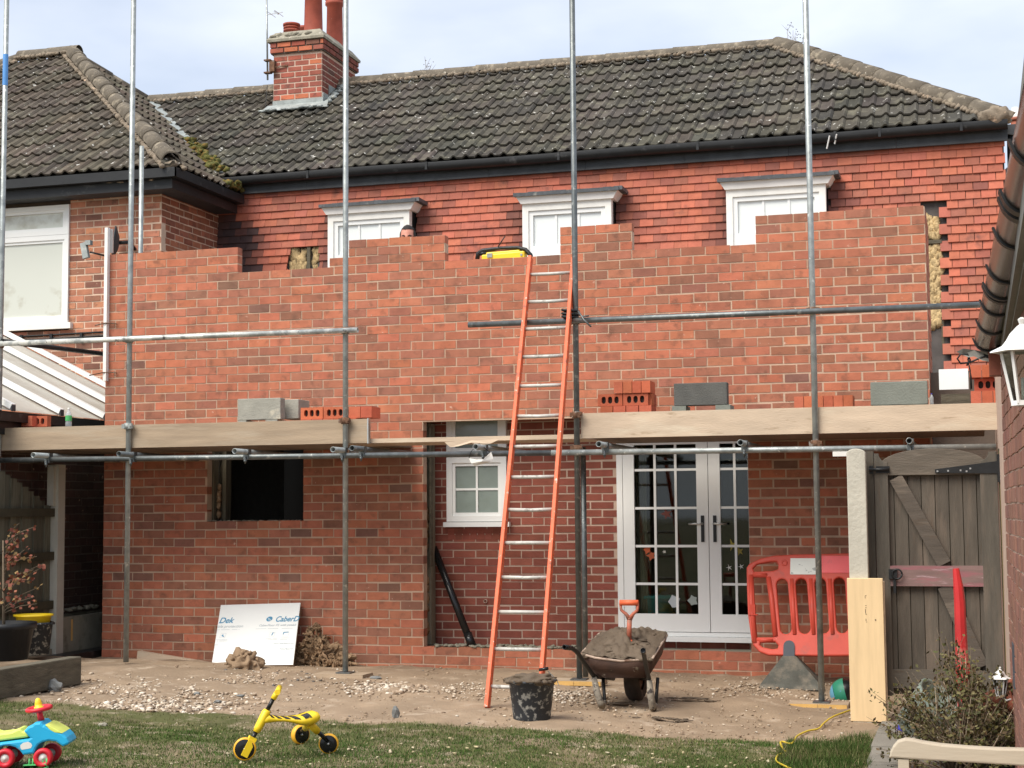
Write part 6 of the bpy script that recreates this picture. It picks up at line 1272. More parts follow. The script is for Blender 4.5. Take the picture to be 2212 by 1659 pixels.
g0 = PG(532, 1441); g0[1] -= .06; g0[2] += .03; mound('soil_heap', 'small heap of dug soil in front of the printed board', 'soil heap', tuple(g0), (.15, .11, .15), None or .13, M['dirt']); 
for o in list(D.objects):
    if o.name.startswith('heap') and not o.data.color_attributes:
        at = o.data.color_attributes.new('col', 'FLOAT_COLOR', 'CORNER'); at.data.foreach_set('color', np.tile([.85, .78, .7, 1], len(at.data)))
# insulation heap
g0 = PG(698, 1437); t = thing('insulation_heap', 'ragged heap of brown mineral wool beside the printed board', 'insulation', tuple(g0)); mb = MB(); g0 = Vector(g0)
PYM = (PY(655, 1370, g0.y)[0]-g0.x, PY(758, 1430, g0.y)[0]-g0.x)
for i in range(420):
    u = random.uniform(-1, 1); hmax = .30*math.exp(-((u+.45)/.55)**2)+.10*(1-abs(u)); z = random.random()*hmax; mb.blob(g0+Vector((u*.27, .08-random.random()*.22*(1-z/.5), z+.01)), (random.uniform(.012, .040), random.uniform(.010, .03), random.uniform(.004, .014)), 2, .95, 2.4, seed=i, sm=False, R=Matrix.Rotation(random.random()*6, 3, Vector((random.random(), random.random(), 1)).normalized()))
mb.blob(g0+Vector((-.22, -.05, .03)), (.12, .07, .035), 3, .4, 2.2); mb.blob(g0+Vector((-.08, .03, .07)), (.20, .08, .14), 4, .6, 4., sm=False); mb.blob(g0+Vector((.1, .03, .03)), (.16, .08, .08), 4, .6, 4., sm=False); mb.build('wool_tufts', M['wooldk'], t)
# plank on the ground at left
t = thing('ground_plank', 'dusty timber length lying against the foot of the wall at the left', 'timber', PG(370, 1420)); a, b = Vector(PG(297, 1412)), Vector(PG(448, 1436)); a.y = b.y = -.12; a = Vector(PY(300, 1414, -.14)); b = Vector(PY(446, 1438, -.20)); MB().bar(a, b, .06, .075).build('beam', M['board'], t)
# black drainpipe in the opening
t = thing('drain_pipe', 'black plastic drainpipe leaning in the doorway opening', 'pipe', P0(1015, 1390, .2)); MB().tube([P3(1019, 1394, .12), P3(937, 1183, .33)], .034, 14).build('pipe_run', M['gloss'], t); MB().tube([P3(1021, 1398, .12), P3(1010, 1368, .14)], .040, 14).build('pipe_collar', M['gloss'], t)
# overflow pipe on the inner wall
t = thing('overflow_pipe', 'short round overflow outlet in the dark brick wall', 'pipe', P0(1048, 1299, YI)); p = P3(1048, 1299, YI-.02); MB().pipe(p+Vector((0, .05, 0)), p, .018).build('outlet', M['mortar2'], t)

# ---------------- bucket with mortar
def bucket(px, pyb, lab):
    c = Vector(PG(px, pyb-6)); t = thing('mortar_bucket', lab, 'bucket', c); H = .275
    MB().lathe([(0, .0), (.125, 0), (.13, .01), (.158, H-.02), (.172, H-.015), (.172, H), (.157, H), (.127, .02), (0, .02)], c, 32).build('bucket_body', M['bucket'], t)
    mb = MB(); mb.blob(c+Vector((0, 0, H-.01)), (.158, .158, .05), 4, .18, 3.2); 
    for i in range(26): a = random.uniform(0, 6.28); mb.blob(c+Vector((.155*math.cos(a), .155*math.sin(a), H-.005)), (.04, .035, .016), 1, .5, 2, seed=i)
    mb.build('mortar_fill', M['mortarwet'], t); return c
bc = bucket(1149, 1560, 'mortar-splashed black bucket full of mortar at the foot of the ladder')
t = thing('brick_hammer_tie', 'thin wire with a black grip lying over the bucket', 'wire', PG(1190, 1460)); MB().tube([P3(1184, 1450, bc.y+.5), P3(1190, 1456, bc.y+.5), P3(1203, 1470, bc.y+.4), P3(1207, 1480, bc.y+.3)], .003, 5).build('wire', M['galvd'], t); MB().tube([P3(1165, 1447, bc.y+.5), P3(1184, 1444, bc.y+.5)], .012, 8).build('grip', M['gloss'], t)
# ---------------- wheelbarrow
wb = thing('wheelbarrow', 'rusty wheelbarrow heaped with wet mortar, handles towards the viewer', 'wheelbarrow', PG(1353, 1534)); yl = float(PG(1298, 1530)[1])
def w(px, py, y): return P3(px, py, y)
n1_, n2_ = yl-.02, yl+.75   # near and far edges of the tray
rim = [w(1256, 1412, n1_), w(1285, 1421, n1_-.02), w(1340, 1428, n1_-.03), w(1408, 1424, n1_), w(1441, 1372, n2_), w(1430, 1365, n2_+.03), w(1350, 1365, n2_+.04), w(1294, 1369, n2_)]
bot = [w(1290, 1463, n1_+.13), w(1310, 1464, n1_+.12), w(1350, 1465, n1_+.12), w(1397, 1464, n1_+.13), w(1404, 1450, n2_-.25), w(1394, 1449, n2_-.22), w(1340, 1449, n2_-.22), w(1305, 1450, n2_-.25)]
mb = MB(); n = 8; mid = [a.lerp(b, .5)+(a.lerp(b, .5)-sum(rim, Vector())/8)*.10 for a, b in zip(rim, bot)]; mb.add(rim+mid+bot, [(k, (k+1) % n, n+(k+1) % n, n+k) for k in range(n)]+[(n+k, n+(k+1) % n, 2*n+(k+1) % n, 2*n+k) for k in range(n)]+[tuple(2*n+k for k in range(n))[::-1]], sm=True); o = mb.build('tray', M['barrow'], wb); md = o.modifiers.new('s', 'SOLIDIFY'); md.thickness = .004
mb = MB(); mb.tube(rim+[rim[0]], .009, 8); mb.build('tray_rim', mat('rim_crust', (.42, .32, .25), .85, var=.3, bump=.4, spot=((.16, .09, .06), 12, .5, .62)), wb)
cen = sum(rim, Vector())/8; mb = MB(); NR = 22; NS = 88; vs = []; rr_ = []
for k in range(NS):
    t_ = k/NS*8; i0 = int(t_) % 8; rr_.append(rim[i0].lerp(rim[(i0+1) % 8], t_-int(t_)))
vs.append(cen+Vector((0, 0, .045)))
for j in range(1, NR+1):
    f = j/NR
    for k in range(NS):
        p = cen.lerp(rr_[k], f*1.01); p.z += .055*(1-f*f)+.075*_ns.noise(p*6)*(1.1-f)+.05*_ns.noise(p*15)*(1.1-.7*f)+.02*_ns.noise(p*33)+.010; vs.append(p)
fs = [(0, 1+k, 1+(k+1) % NS) for k in range(NS)]+[(1+(j-1)*NS+k, 1+j*NS+k, 1+j*NS+(k+1) % NS, 1+(j-1)*NS+(k+1) % NS) for j in range(1, NR) for k in range(NS)]
mb.add(vs, fs, sm=True)
for i in range(34): p = rim[0].lerp(rim[3], random.random())+Vector((0, -.005, -.004-.02*random.random()**2)); mb.blob(p, (.026, .014, .016), 1, .5, 2, seed=i)
for i in range(26):
    a_ = random.random(); p = cen.lerp(rr_[random.randrange(NS)], math.sqrt(a_)*.9); mb.blob(p+Vector((0, 0, .05*(1-a_))), (.05, .04, .018), 2, .5, 2, seed=i)
for px_ in (1322, 1352, 1375): mb.blob(w(px_, 1438, n1_+.01), (.02, .008, .035), 2, .4, 2, seed=px_)
mb.build('mortar_load', M['mortarwet'], wb)
hl = [w(1219, 1398, yl-.62), w(1235, 1400, yl-.52), w(1246, 1408, yl-.42), w(1262, 1432, yl-.18), w(1283, 1461, yl+.02), w(1325, 1466, yl+.7)]
hr = [w(1389, 1405, yl-.62), w(1391, 1414, yl-.45), w(1395, 1436, yl-.2), w(1402, 1466, yl+.02), w(1385, 1466, yl+.7)]
for h in (hl, hr):
    d_ = (h[1]-h[0]).normalized(); MB().tube(h, .0165, 12, cap=False).build('handle', M['blacktube'], wb); MB().pipe(h[0]-d_*.002, h[0]+d_*.09, .0185, .004).build('grip', M['gloss'], wb)
for a_, b_ in (((1283, 1463), (1299, 1533)), ((1403, 1469), (1410, 1539))):
    p, q = w(*a_, yl+.02), Vector(PG(*b_)); q.y = min(q.y, yl+.05) if True else q.y; f_ = Vector((0, .16, 0)); mb = MB(); mb.tube([p, p.lerp(q, .5)+Vector((0, -.012, 0)), q+Vector((0, .0, .045)), q+Vector((0, .02, .02))], [.020, .026, .028, .024], 10); mb.tube([q+Vector((.0, .02, .02)), q+Vector((.01, .07, .05))], [.024, .016], 10); mb.build('leg', M['muddymetal'], wb); MB().tube([q+Vector((.01, .07, .05)), p+Vector((.03, .16, .0))], .013, 8).build('leg_strut', M['blacktube'], wb)
wc = Vector(PG(1373, 1513)); wc.z += .19; wc.y += .02; mb = MB(); Rw = Matrix.Rotation(math.pi/2, 3, 'Y'); mb.lathe([(.11, -.05), (.165, -.062), (.188, -.045), (.195, 0), (.188, .045), (.165, .062), (.11, .05)], wc, 28, Rw); mb.build('wheel', M['tyre'], wb); wo = D.objects[D.objects[-1].name] if False else None
mb = MB(); mb.lathe([(0, -.03), (.11, -.035), (.11, .035), (0, .03)], wc, 20, Rw); mb.tube([wc+Vector((-.10, 0, 0)), wc+Vector((.10, 0, 0))], .012, 8); mb.bar(wc+Vector((-.09, 0, 0)), w(1340, 1462, n2_-.3), .03, .006); mb.bar(wc+Vector((.09, 0, 0)), w(1395, 1462, n2_-.3), .03, .006); mb.build('wheel_hub', M['rust'], wb)
sp_ = thing('spade', 'red and brown D-handled spade stuck upright in the mortar of the wheelbarrow', 'spade', cen); ysp = (n1_+n2_)/2-.1
mb = MB(); mb.tube([w(1357, 1424, ysp), w(1358, 1404, ysp), w(1358.5, 1382, ysp)], [.034, .030, .026], 12); mb.build('socket', M['orange'], sp_)
mb = MB(); mb.tube([w(1358.5, 1385, ysp), w(1360, 1335, ysp)], .0185, 10); mb.tube([w(1360, 1338, ysp), w(1352, 1326, ysp), w(1342, 1318, ysp), w(1340, 1304, ysp)], [.019, .013, .011, .010], 10); mb.tube([w(1360, 1338, ysp), w(1368, 1326, ysp), w(1377, 1318, ysp), w(1378, 1304, ysp)], [.019, .013, .011, .010], 10); mb.build('shaft', mat('worn_red_handle', (.42, .12, .07), .6, var=.2, spot=((.25, .12, .08), 15, .5, .65)), sp_)
mb = MB(); mb.tube([w(1339, 1302, ysp), w(1379, 1302, ysp)], .022, 12); mb.build('grip', M['orange'], sp_); MB().box(w(1357, 1436, ysp), (.20, .012, .2)).build('blade', M['barrow'], sp_)
# ---------------- striped ball behind the plank
g0 = Vector(PG(1828, 1520)); g0.y += .35; r = .125; bcn = Vector(PY(1826, 1498, g0.y)); t = thing('striped_ball', 'green, blue and black striped ball half hidden by the leaning plank', 'ball', bcn-Vector((0, 0, r)))
for i, (a0, a1, m) in enumerate(((0, 50, 'balltq'), (51.5, 96, 'ballgr'), (97.5, 180, 'gloss'))):
    Rb = Matrix.Rotation(-math.pi/2-.25, 3, 'Y'); mb = MB(); mb.lathe([(r*math.sin(math.radians(a)), r*math.cos(math.radians(a))) for a in np.linspace(a0, a1, 12)], bcn, 36, Rb); mb.build('panel', M[m], t)
MB().lathe([(r*.985*math.sin(a), r*.985*math.cos(a)) for a in np.linspace(0, math.pi, 16)], bcn, 24).build('seam', M['gloss'], t)
p = P3(1817, 1498, bcn.y-r*.93); MB().box(p, (.02, .004, .045)).build('logo_patch', M['balltq'], t)
# ---------------- yellow cable
t = thing('extension_cable', 'yellow cable snaking from the plank over the dirt onto the lawn', 'cable', PG(1700, 1600)); pts = []
for px, py in ((1840, 1533), (1800, 1548), (1780, 1562), (1768, 1574), (1745, 1579), (1722, 1590), (1710, 1606), (1690, 1602), (1686, 1606), (1692, 1618), (1697, 1625), (1680, 1632), (1677, 1644), (1690, 1652), (1715, 1664)): pts.append(Vector(PG(px, py, .02)))
sm = []
for i in range(len(pts)-1):
    p0_, p1_, p2_, p3_ = pts[max(i-1, 0)], pts[i], pts[i+1], pts[min(i+2, len(pts)-1)]
    for k in range(5): s = k/5; sm.append(.5*((2*p1_)+(-p0_+p2_)*s+(2*p0_-5*p1_+4*p2_-p3_)*s*s+(-p0_+3*p1_-3*p2_+p3_)*s**3))
MB().tube(sm, .0065, 6).build('flex', M['cable'], t)
# ================================================================== toys
random.seed(41)
# ride-on car: profile drawn in its own plane
ca, cb = Vector(PG(24, 1653)), Vector(PG(103, 1634)); cb.z = ca.z; _r = Vector((CR[0], CR[1], 0)).normalized(); _f = Vector((CF[0], CF[1], 0)).normalized(); cx_ = (_r+_f*.05+Vector((0, 0, .13))).normalized(); cy_ = Vector((0, 0, 1)).cross(cx_).normalized(); cz = cx_.cross(cy_); wbm = 79/3399.1*(ca-Vector(CAM)).dot(Vector(CF)); U = wbm/780.   # 780 zoom px between axles
car = thing('toy_car', 'blue ride-on toy car with lime seat, red wheels and red steering wheel', 'toy car', ca)
def cp(x, y, d=0.): return ca+cx_*((x-250)*U)+cz*((1590-y-(x-250)*.145)*U)+cy_*d      # x,y in the enlarged view; undo the view's tilt
def c2(x, y): p = cp(x, y)-ca; return (p.dot(cx_), p.dot(cz))
Mc = frame_m(ca, cx_, cz); sg = 1 if (Mc.to_3x3()@Vector((0, 0, 1))).y < 0 else -1; WD = .20
def slab(mb, pts, d0, d1, bev=.006): put_plate(mb, [c2(*p) for p in pts], [], abs(d1-d0), Mc@Matrix.Translation((0, 0, sg*(d0+d1)/2)), bev)
body = [(-420, 1090), (-60, 1100), (0, 1085), (760, 985), (800, 960), (690, 820), (790, 720), (880, 690), (930, 640), (1060, 630), (1110, 690), (1140, 690), (1220, 740), (1480, 860), (1560, 950), (1600, 1050), (1570, 1100), (1470, 1140), (1430, 1120), (1330, 1040), (1190, 1020), (1060, 1050), (960, 1110), (900, 1190), (850, 1290), (620, 1320), (560, 1230), (480, 1160), (380, 1130), (260, 1130), (130, 1170), (50, 1240), (10, 1320), (-60, 1420), (-300, 1440), (-430, 1350)]
mb = MB(); slab(mb, body, -WD*.5, WD*.5, .012); mb.build('body', M['blue'], car)
mb = MB(); slab(mb, [(-330, 1050), (-60, 1060), (0, 1055), (160, 1035), (740, 960), (760, 900), (700, 840), (640, 830), (600, 780), (550, 780), (400, 850), (120, 885), (60, 870), (0, 820), (-160, 760), (-300, 800)], -WD*.36, WD*.36, .010); mb.build('seat', M['lime'], car)
mb = MB(); slab(mb, [(1150, 680), (1230, 700), (1400, 800), (1480, 858), (1330, 845), (1240, 790), (1190, 730)], -WD*.505, WD*.505, .003); mb.build('bonnet_panel', M['lime'], car)
mb = MB(); slab(mb, [(590, 1110), (650, 1060), (760, 1035), (820, 1070), (835, 1120), (800, 1170), (740, 1185), (610, 1205), (590, 1170)], WD*.5, WD*.505, 0); mb.build('door_sticker', M['hub'], car)
for x_, y_ in ((250, 1375), (1050, 1270)):
    for s_ in (1, -1):
        c = cp(x_, y_)-cy_*(s_*(WD*.5-.01)) if True else 0; c = ca+cx_*((x_-250)*U)+cz*(.205*wbm*1.28)-cy_*(s_*(WD*.5+.0)); rw = .262*wbm; Rr = Matrix((cx_, cz, -cy_*s_)).transposed()
        c.z = ca.z+rw; mb = MB(); mb.lathe([(rw*.45, -.02), (rw*.80, -.024), (rw*.97, -.016), (rw, 0), (rw*.97, .016), (rw*.80, .026), (rw*.50, .018), (rw*.45, .010)], c, 28, Rr); wh = mb.build('wheel', M['red'], car)
        mb = MB(); mb.lathe([(0, .016), (rw*.10, .018), (rw*.12, .014), (rw*.46, .012), (rw*.46, -.01), (0, -.01)], c, 24, Rr); mb.build('hubcap', M['hub'], wh)
mb = MB(); mb.tube([cp(985, 640), cp(975, 560), cp(970, 440)], [.020, .017, .016], 12); mb.build('steering_column', M['red'], car)
sc_ = cp(965, 385); Rs = rotm(cx_)@Matrix.Rotation(.06, 3, 'X'); mb = MB(); R0 = 275*U
mb.tube([sc_+Rs@Vector((R0*.88*math.cos(a), R0*.88*math.sin(a), 0)) for a in np.linspace(0, 2*math.pi, 29)], .0125, 8)
for k in range(3): a = k*2.094+.5; mb.bar(sc_, sc_+Rs@Vector((R0*.85*math.cos(a), R0*.85*math.sin(a), 0)), .03, .012)
mb.build('steering_wheel', M['red'], car); mb = MB(); mb.lathe([(100*U, -.005), (98*U, .012), (78*U, .012), (76*U, .03), (55*U, .052), (25*U, .060), (0, .061)], sc_, 20, Rs); mb.build('horn', M['yellow'], car)
# toy fork and blue toy in the corner
def gc_(x, y, dz=0): return Vector(PG(x/10.28, (2600+y/5.927)/1.736, dz))
fk = thing('sand_rake', 'green plastic sand rake head with five prongs, lying in the grass', 'toy rake', gc_(800, 1600)); fy = PG(80, 1659)[1]-.0
def fp(x, y): return P3(x/5.927/1.736, (2600+y/5.927)/1.736, fy)
mb = MB()
for x_ in (655, 735, 815, 955, 1040): mb.tube([fp(x_-12, 1620), fp(x_, 1530), fp(x_+3, 1450)], .0062, 8)
mb.bar(fp(540, 1640), fp(850, 1630), .02, .03); mb.bar(fp(850, 1640), fp(1050, 1590), .02, .02); mb.bar(fp(540, 1720), fp(1060, 1700), .02, .055); mb.build('rake_head', M['green'], fk)
bt = thing('blue_toy', 'blue plastic toy with a green rim, at the bottom left corner', 'toy', gc_(30, 1650)); mb = MB(); c = Vector(fp(20, 1640)); mb.lathe([(0, -.06), (.035, -.06), (.045, .005), (.03, .02), (0, .025)], c, 20); mb.build('toy_body', M['blue2'], bt); MB().lathe([(.044, .0), (.05, .006), (.05, .014), (.03, .02)], c, 20).build('rim', M['green'], bt)

# ---------------- yellow trike
tk = thing('toddler_trike', 'yellow and black striped toddler trike on the grass', 'trike', PG(600, 1640))
def tz(x, y): return (860+x/5.183)/1.736, (2560+y/5.183)/1.736
fw = Vector(PG(*tz(300, 1515))); rw1 = Vector(PG(*tz(1930, 1385))); rw2 = Vector(PG(*tz(1380, 1200)))
mid = (rw1+rw2)/2; ax = (_r*.93+_f*.36).normalized(); az = Vector((0, 0, 1)); ay = az.cross(ax); Lw = (mid-fw).length; pass
def tplane(x, y, off=0.): p = Vector(PP(*tz(x, y), tuple(fw+ay*off), tuple(ay))); return p
def twheel(c, r, wd, axis, name='wheel'):
    Rr = rotm(axis)@Matrix.Rotation(math.pi/2, 3, 'Y'); mb = MB(); mb.lathe([(r*.86, -wd), (r*.97, -wd*.8), (r, -wd*.3), (r, wd*.3), (r*.97, wd*.8), (r*.86, wd)], c, 32, Rr); w_ = mb.build(name, M['tyrey'], tk)
    mb = MB(); mb.lathe([(0, -wd*.9), (r*.3, -wd*.7), (r*.84, -wd), (r*.86, -wd*.9), (r*.86, wd*.9), (r*.84, wd), (r*.3, wd*.7), (0, wd*.9)], c, 32, Rr); mb.build('wheel_disc', M['gloss'], w_)
    mb = MB(); [mb.lathe([(0, s_*(wd+.004)), (r*.12, s_*(wd+.002)), (r*.12, 0)], c, 12, Rr) for s_ in (1, -1)]; mb.build('axle_cap', M['steel'], w_)
rF = .066; twheel(fw+az*rF, rF, .012, (_f-_r*.12).normalized())
a1 = (ay+ax*.30).normalized()
rR = .060; c1 = Vector(rw1)+az*rR; c2_ = Vector(rw2)+az*rR; twheel(c1, rR, .020, (ay*1+ax*.35).normalized()); twheel(c2_, rR, .020, (ay*1-ax*.35).normalized())
h0, h1, h2_, h3, h4, h5 = tplane(290, 1390), tplane(430, 1120), tplane(520, 960), tplane(730, 550), tplane(850, 320), tplane(955, 140)
fd = (h3-h0).normalized()
mb = MB()
for s_ in (1, -1): mb.bar(h0+ay*.020*s_-fd*.012, h1+ay*.018*s_, .040, .007, up=ay)
mb.bar(h1-fd*.01, h1+fd*.02, .045, .034, up=ay); mb.build('fork', M['yellow'], tk)
MB().tube([h1, h2_], .0125, 12).build('steerer', M['gloss'], tk)
mb = MB(); mb.tube([h2_, h2_+fd*.03, h3-fd*.01, h3+fd*.006], [.019, .024, .026, .020], 14); mb.build('head_tube', M['yellow'], tk)
MB().tube([h3, h4+fd*.01], .0125, 12).build('stem', M['gloss'], tk)
mb = MB(); mb.tube([h4, h5-fd*.01], [.017, .016], 12); hbx = (_f*.985-_r*.10).normalized(); mb.tube([h5-hbx*.13, h5+hbx*.12], .0165, 14); mb.build('handlebar', M['yellow'], tk)
# saddle: lofted
prof = [(600, 690, 590, 800, .022), (760, 600, 0, 790, .026), (900, 640, 0, 765, .036), (1050, 650, 0, 760, .046), (1200, 640, 0, 780, .062), (1350, 615, 0, 830, .082), (1500, 560, 0, 845, .088), (1620, 530, 0, 810, .082), (1710, 560, 0, 750, .062), (1745, 620, 0, 700, .03)]
mb = MB(); ns = 16; vs = []
for x, yt, _, yb_, hw_ in prof:
    t_, b_ = tplane(x, yt), tplane(x, yb_)
    m_ = (t_+b_)/2; hh = (t_.z-b_.z)/2*.90; vs += [m_+ay*(hw_*math.cos(2*math.pi*k/ns))+az*(hh*(abs(math.sin(2*math.pi*k/ns))**.7)*(1 if math.sin(2*math.pi*k/ns) > 0 else -1)) for k in range(ns)]
n = len(prof); mb.add(vs, [(i*ns+k, i*ns+(k+1) % ns, (i+1)*ns+(k+1) % ns, (i+1)*ns+k) for i in range(n-1) for k in range(ns)]+[tuple(range(ns))[::-1], tuple((n-1)*ns+k for k in range(ns))], sm=True)
sad = mb.build('saddle', M['yellow'], tk)
# black bands: wedges of the same loft pushed out
def ringpt(x, k, push=.0015):
    xs_ = [p[0] for p in prof]; yt = np.interp(x, xs_, [p[1] for p in prof]); yb_ = np.interp(x, xs_, [p[3] for p in prof]); hw_ = np.interp(x, xs_, [p[4] for p in prof]); t_, b_ = tplane(x, yt), tplane(x, yb_); m_ = (t_+b_)/2; hh = (t_.z-b_.z)/2*.90; a = 2*math.pi*k/ns
    return m_+ay*((hw_+push)*math.cos(a))+az*((hh+push)*(abs(math.sin(a))**.7)*(1 if math.sin(a) > 0 else -1))
mb = MB(); nearside = -1 if (ay.y > 0) else 1
for x0_, w_, sh in ((765, 62, 40), (875, 85, 50), (1015, 100, 50), (1170, 120, 60), (1385, 130, 30)):
    for ks in (range(1, 7), ):
        kk = [k if nearside > 0 else ns/2-k for k in (.7, 1.4, 2.1, 2.8, 3.3)]
        L_ = [ringpt(x0_+sh*(2-i)*.45, k) for i, k in enumerate(kk)]; R__ = [ringpt(x0_+w_+sh*(2-i)*.45, k) for i, k in enumerate(kk)]
        mb.add(L_+R__, [(i, i+1, 6+i, 5+i) for i in range(4)])
        kk = [k if nearside < 0 else ns/2-k for k in (.7, 1.4, 2.1, 2.8, 3.3)]; L_ = [ringpt(x0_+sh*(2-i)*.45, k) for i, k in enumerate(kk)]; R__ = [ringpt(x0_+w_+sh*(2-i)*.45, k) for i, k in enumerate(kk)]; mb.add(L_+R__, [(i, i+1, 6+i, 5+i) for i in range(4)])
mb.build('black_bands', M['gloss'], tk)
hb = tplane(1560, 800)
for c_, s_ in ((c1, nearside), (c2_, -nearside)):
    e_ = c_+az*.01; d_ = (e_-hb).normalized(); k_ = hb+d_*(e_-hb).length*.42; mb = MB(); mb.tube([hb, k_], [.024, .022], 10); mb.build('leg_socket', M['yellow'], tk); MB().tube([k_, e_], .0125, 10).build('rear_leg', M['gloss'], tk)

# ---------------- bench, bottom right corner
YB = -8.3; bn = thing('garden_bench', 'cream garden bench with a curved top rail, cut off by the picture edge', 'bench', PY(2000, 1650, YB)); 
def bp2(x, y): p = PY((3300+x/3.4556)/1.736, (2400+y/3.4556)/1.736, YB); return (p[0], p[2])
out_ = [bp2(125, 1510), bp2(135, 1440), bp2(170, 1370), bp2(230, 1300), bp2(330, 1270), bp2(430, 1280), bp2(560, 1310), bp2(800, 1345), bp2(1150, 1375), bp2(1500, 1395), bp2(1900, 1405), (8.56, bp2(1900, 1405)[1]), (8.56, bp2(1900, 1620)[1]), bp2(1866, 1620), bp2(1400, 1590), bp2(700, 1550), bp2(300, 1525)]
mb = MB(); put_plate(mb, out_, [], .05, Matrix(((1, 0, 0, 0), (0, 0, -1, YB), (0, 1, 0, 0), (0, 0, 0, 1))), .006); mb.build('top_rail', M['cream'], bn)
gz1 = float(gh(8.1, YB)); a = bp2(235, 1530); b = bp2(375, 1530)
MB().b2((a[0], YB-.02, gz1), (b[0], YB+.025, a[1]-.001)).build('post', M['cream'], bn); MB().b2((8.50, YB-.02, gz1), (8.55, YB+.025, a[1]-.02)).build('post', M['cream'], bn)
for z in (.18, .10): MB().b2((b[0], YB-.01, gz1+z), (8.5, YB+.015, gz1+z+.05)).build('back_slat', M['cream'], bn)
for i in range(4): MB().b2((a[0], YB-.06-i*.09, gz1+.22), (8.52, YB-.13-i*.09, gz1+.24)).build('seat_slat', M['cream'], bn)
# ---------------- red post, shrub, odds and ends behind it
YR = -3.9
rp = thing('red_post', 'bright red tapered plastic post standing in the middle of the shrub', 'post', PY(2090, 1600, YR)); mb = MB()
mb.tube([P3(2065, 1228, YR), P3(2070, 1266, YR), P3(2073, 1300, YR), P3(2078, 1425, YR), P3(2080, 1440, YR), P3(2086, 1650, YR)], [.019, .029, .033, .037, .043, .030], 8); mb.sm = [False]*len(mb.sm); mb.build('post_shaft', M['redpost'], rp)
def leafball(name, lab, cat, base, box_, n_tw, n_lf, cols, seed, pale=.4, lean=0.):
    random.seed(seed); t = thing(name, lab, cat, base); tw = MB(); tp_ = MB(); lf = MB(); B = Vector(base)
    for i in range(n_tw):
        a = random.uniform(0, 6.28); r_ = random.random()**.6; q = B+Vector((math.cos(a)*r_*box_[0]+lean*random.random(), math.sin(a)*r_*box_[1], box_[2]*random.uniform(.18, 1.0)*(1-.45*r_))); m_ = B.lerp(q, .5)+Vector((random.gauss(0, .05), random.gauss(0, .05), random.uniform(-.02, .06)))
        s0_ = B+Vector((random.gauss(0, .04), random.gauss(0, .04), 0)); (tp_ if random.random() < pale else tw).tube([s0_, m_, q], [.006, .004, .002], 5)
        for k in range(3):
            e_ = q+Vector((random.gauss(0, .07), random.gauss(0, .07), random.gauss(.02, .05))); tw.tube([m_.lerp(q, random.random()), e_], [.002, .001], 4)
            for j in range(n_lf):
                s_ = m_.lerp(q, random.uniform(.1, 1)).lerp(e_, random.random())+Vector([random.gauss(0, .014) for _ in range(3)]); u = Vector([random.uniform(-1, 1) for _ in range(3)]).normalized()*random.uniform(.009, .019); v = u.orthogonal().normalized()*u.length*.55; k_ = random.uniform(.7, 1.3); c_ = random.choice(cols); lf.quad(s_-u, s_-v, s_+u, s_+v, tuple(x*k_ for x in c_))
    tw.build('twigs', M['twig'], t); tp_.build('pale_stems', M['twigr'], t); lf.build('leaves', M['leaf'], t, 'stuff'); return t
gs = Vector(PG(2075, 1640)); 
OL = ((.085, .08, .025), (.12, .105, .035), (.06, .065, .02), (.15, .13, .06), (.10, .065, .03))
sb_ = Vector((gs.x, YR-.10, gs.z)); sb_ = Vector(PY(2075, 1600, -4.35)); sb_.z = float(gh(sb_.x, sb_.y))
leafball('shrub', 'straggly olive-leaved shrub with bare twigs around the red post', 'shrub', tuple(sb_), (.44, .32, .80), 160, 10, OL, 77, .3)
b2_ = Vector(PY(2165, 1590, -4.0)); leafball('shrub', 'low dark green shrub against the garage wall, right of the olive one', 'shrub', (b2_.x-.02, -4.0, float(gh(8.4, -4.0))), (.17, .3, .40), 80, 9, ((.03, .06, .02), (.045, .075, .025), (.025, .045, .015)), 78, .05)
random.seed(79)
t = thing('plastic_tub', 'grey-green plastic tub lying on its side half behind the shrub', 'tub', PG(2000, 1545)); c = Vector(PY(2000, 1510, -2.9)); Rt = Matrix.Rotation(.75, 3, 'Y')@Matrix.Rotation(.3, 3, 'X'); mb = MB(); mb.lathe([(0, -.16), (.13, -.15), (.17, .12), (.18, .16), (.16, .16), (.12, -.12)], (c.x, c.y, float(gh(c.x, c.y))+.17), 20, Rt); mb.build('tub_body', mat('grey_green_plastic', (.17, .21, .18), .6, var=.2, bump=.1, spot=((.3, .3, .26), 7, .58, .7)), t)
pc = Vector(PY(2168, 1513, -4.2)); t = thing('terracotta_pot', 'terracotta flower pot tipped over against the garage wall', 'flower pot', tuple(pc)); mb = MB(); mb.lathe([(0, -.10), (.065, -.10), (.095, .07), (.115, .07), (.115, .12), (.095, .12), (.055, -.08)], pc, 24, Matrix.Rotation(1.25, 3, 'Y')@Matrix.Rotation(.5, 3, 'X')); mb.build('pot_body', M['rustpipe'], t)
c = Vector(PG(1950, 1592)); t = thing('blue_ball', 'small royal blue plastic ball on the slabs behind the bench', 'ball', c); MB().blob(c+Vector((0, 0, .045)), .045, 3, 0, 1).build('ball_body', M['ballblue'], t); MB().tube([c+Vector((.03, 0, .08)), c+Vector((.1, .02, .085))], .005, 6).build('stalk', M['black'], t)
for i, (a_, b_, c_) in enumerate((((1913, 1642), (1960, 1638), (2010, 1640)), ((1990, 1648), (2010, 1655), (2030, 1659)))):
    t = thing('twig', ('dead twig lying on the slabs under the bench rail', 'small dead twig at the bottom edge beneath the bench')[i], 'twig', PG(*a_)); MB().tube([Vector(PG(*a_, .01)), Vector(PG(*b_, .02)), Vector(PG(*c_, .01))], .004, 5).build('stick', M['twig'], t)
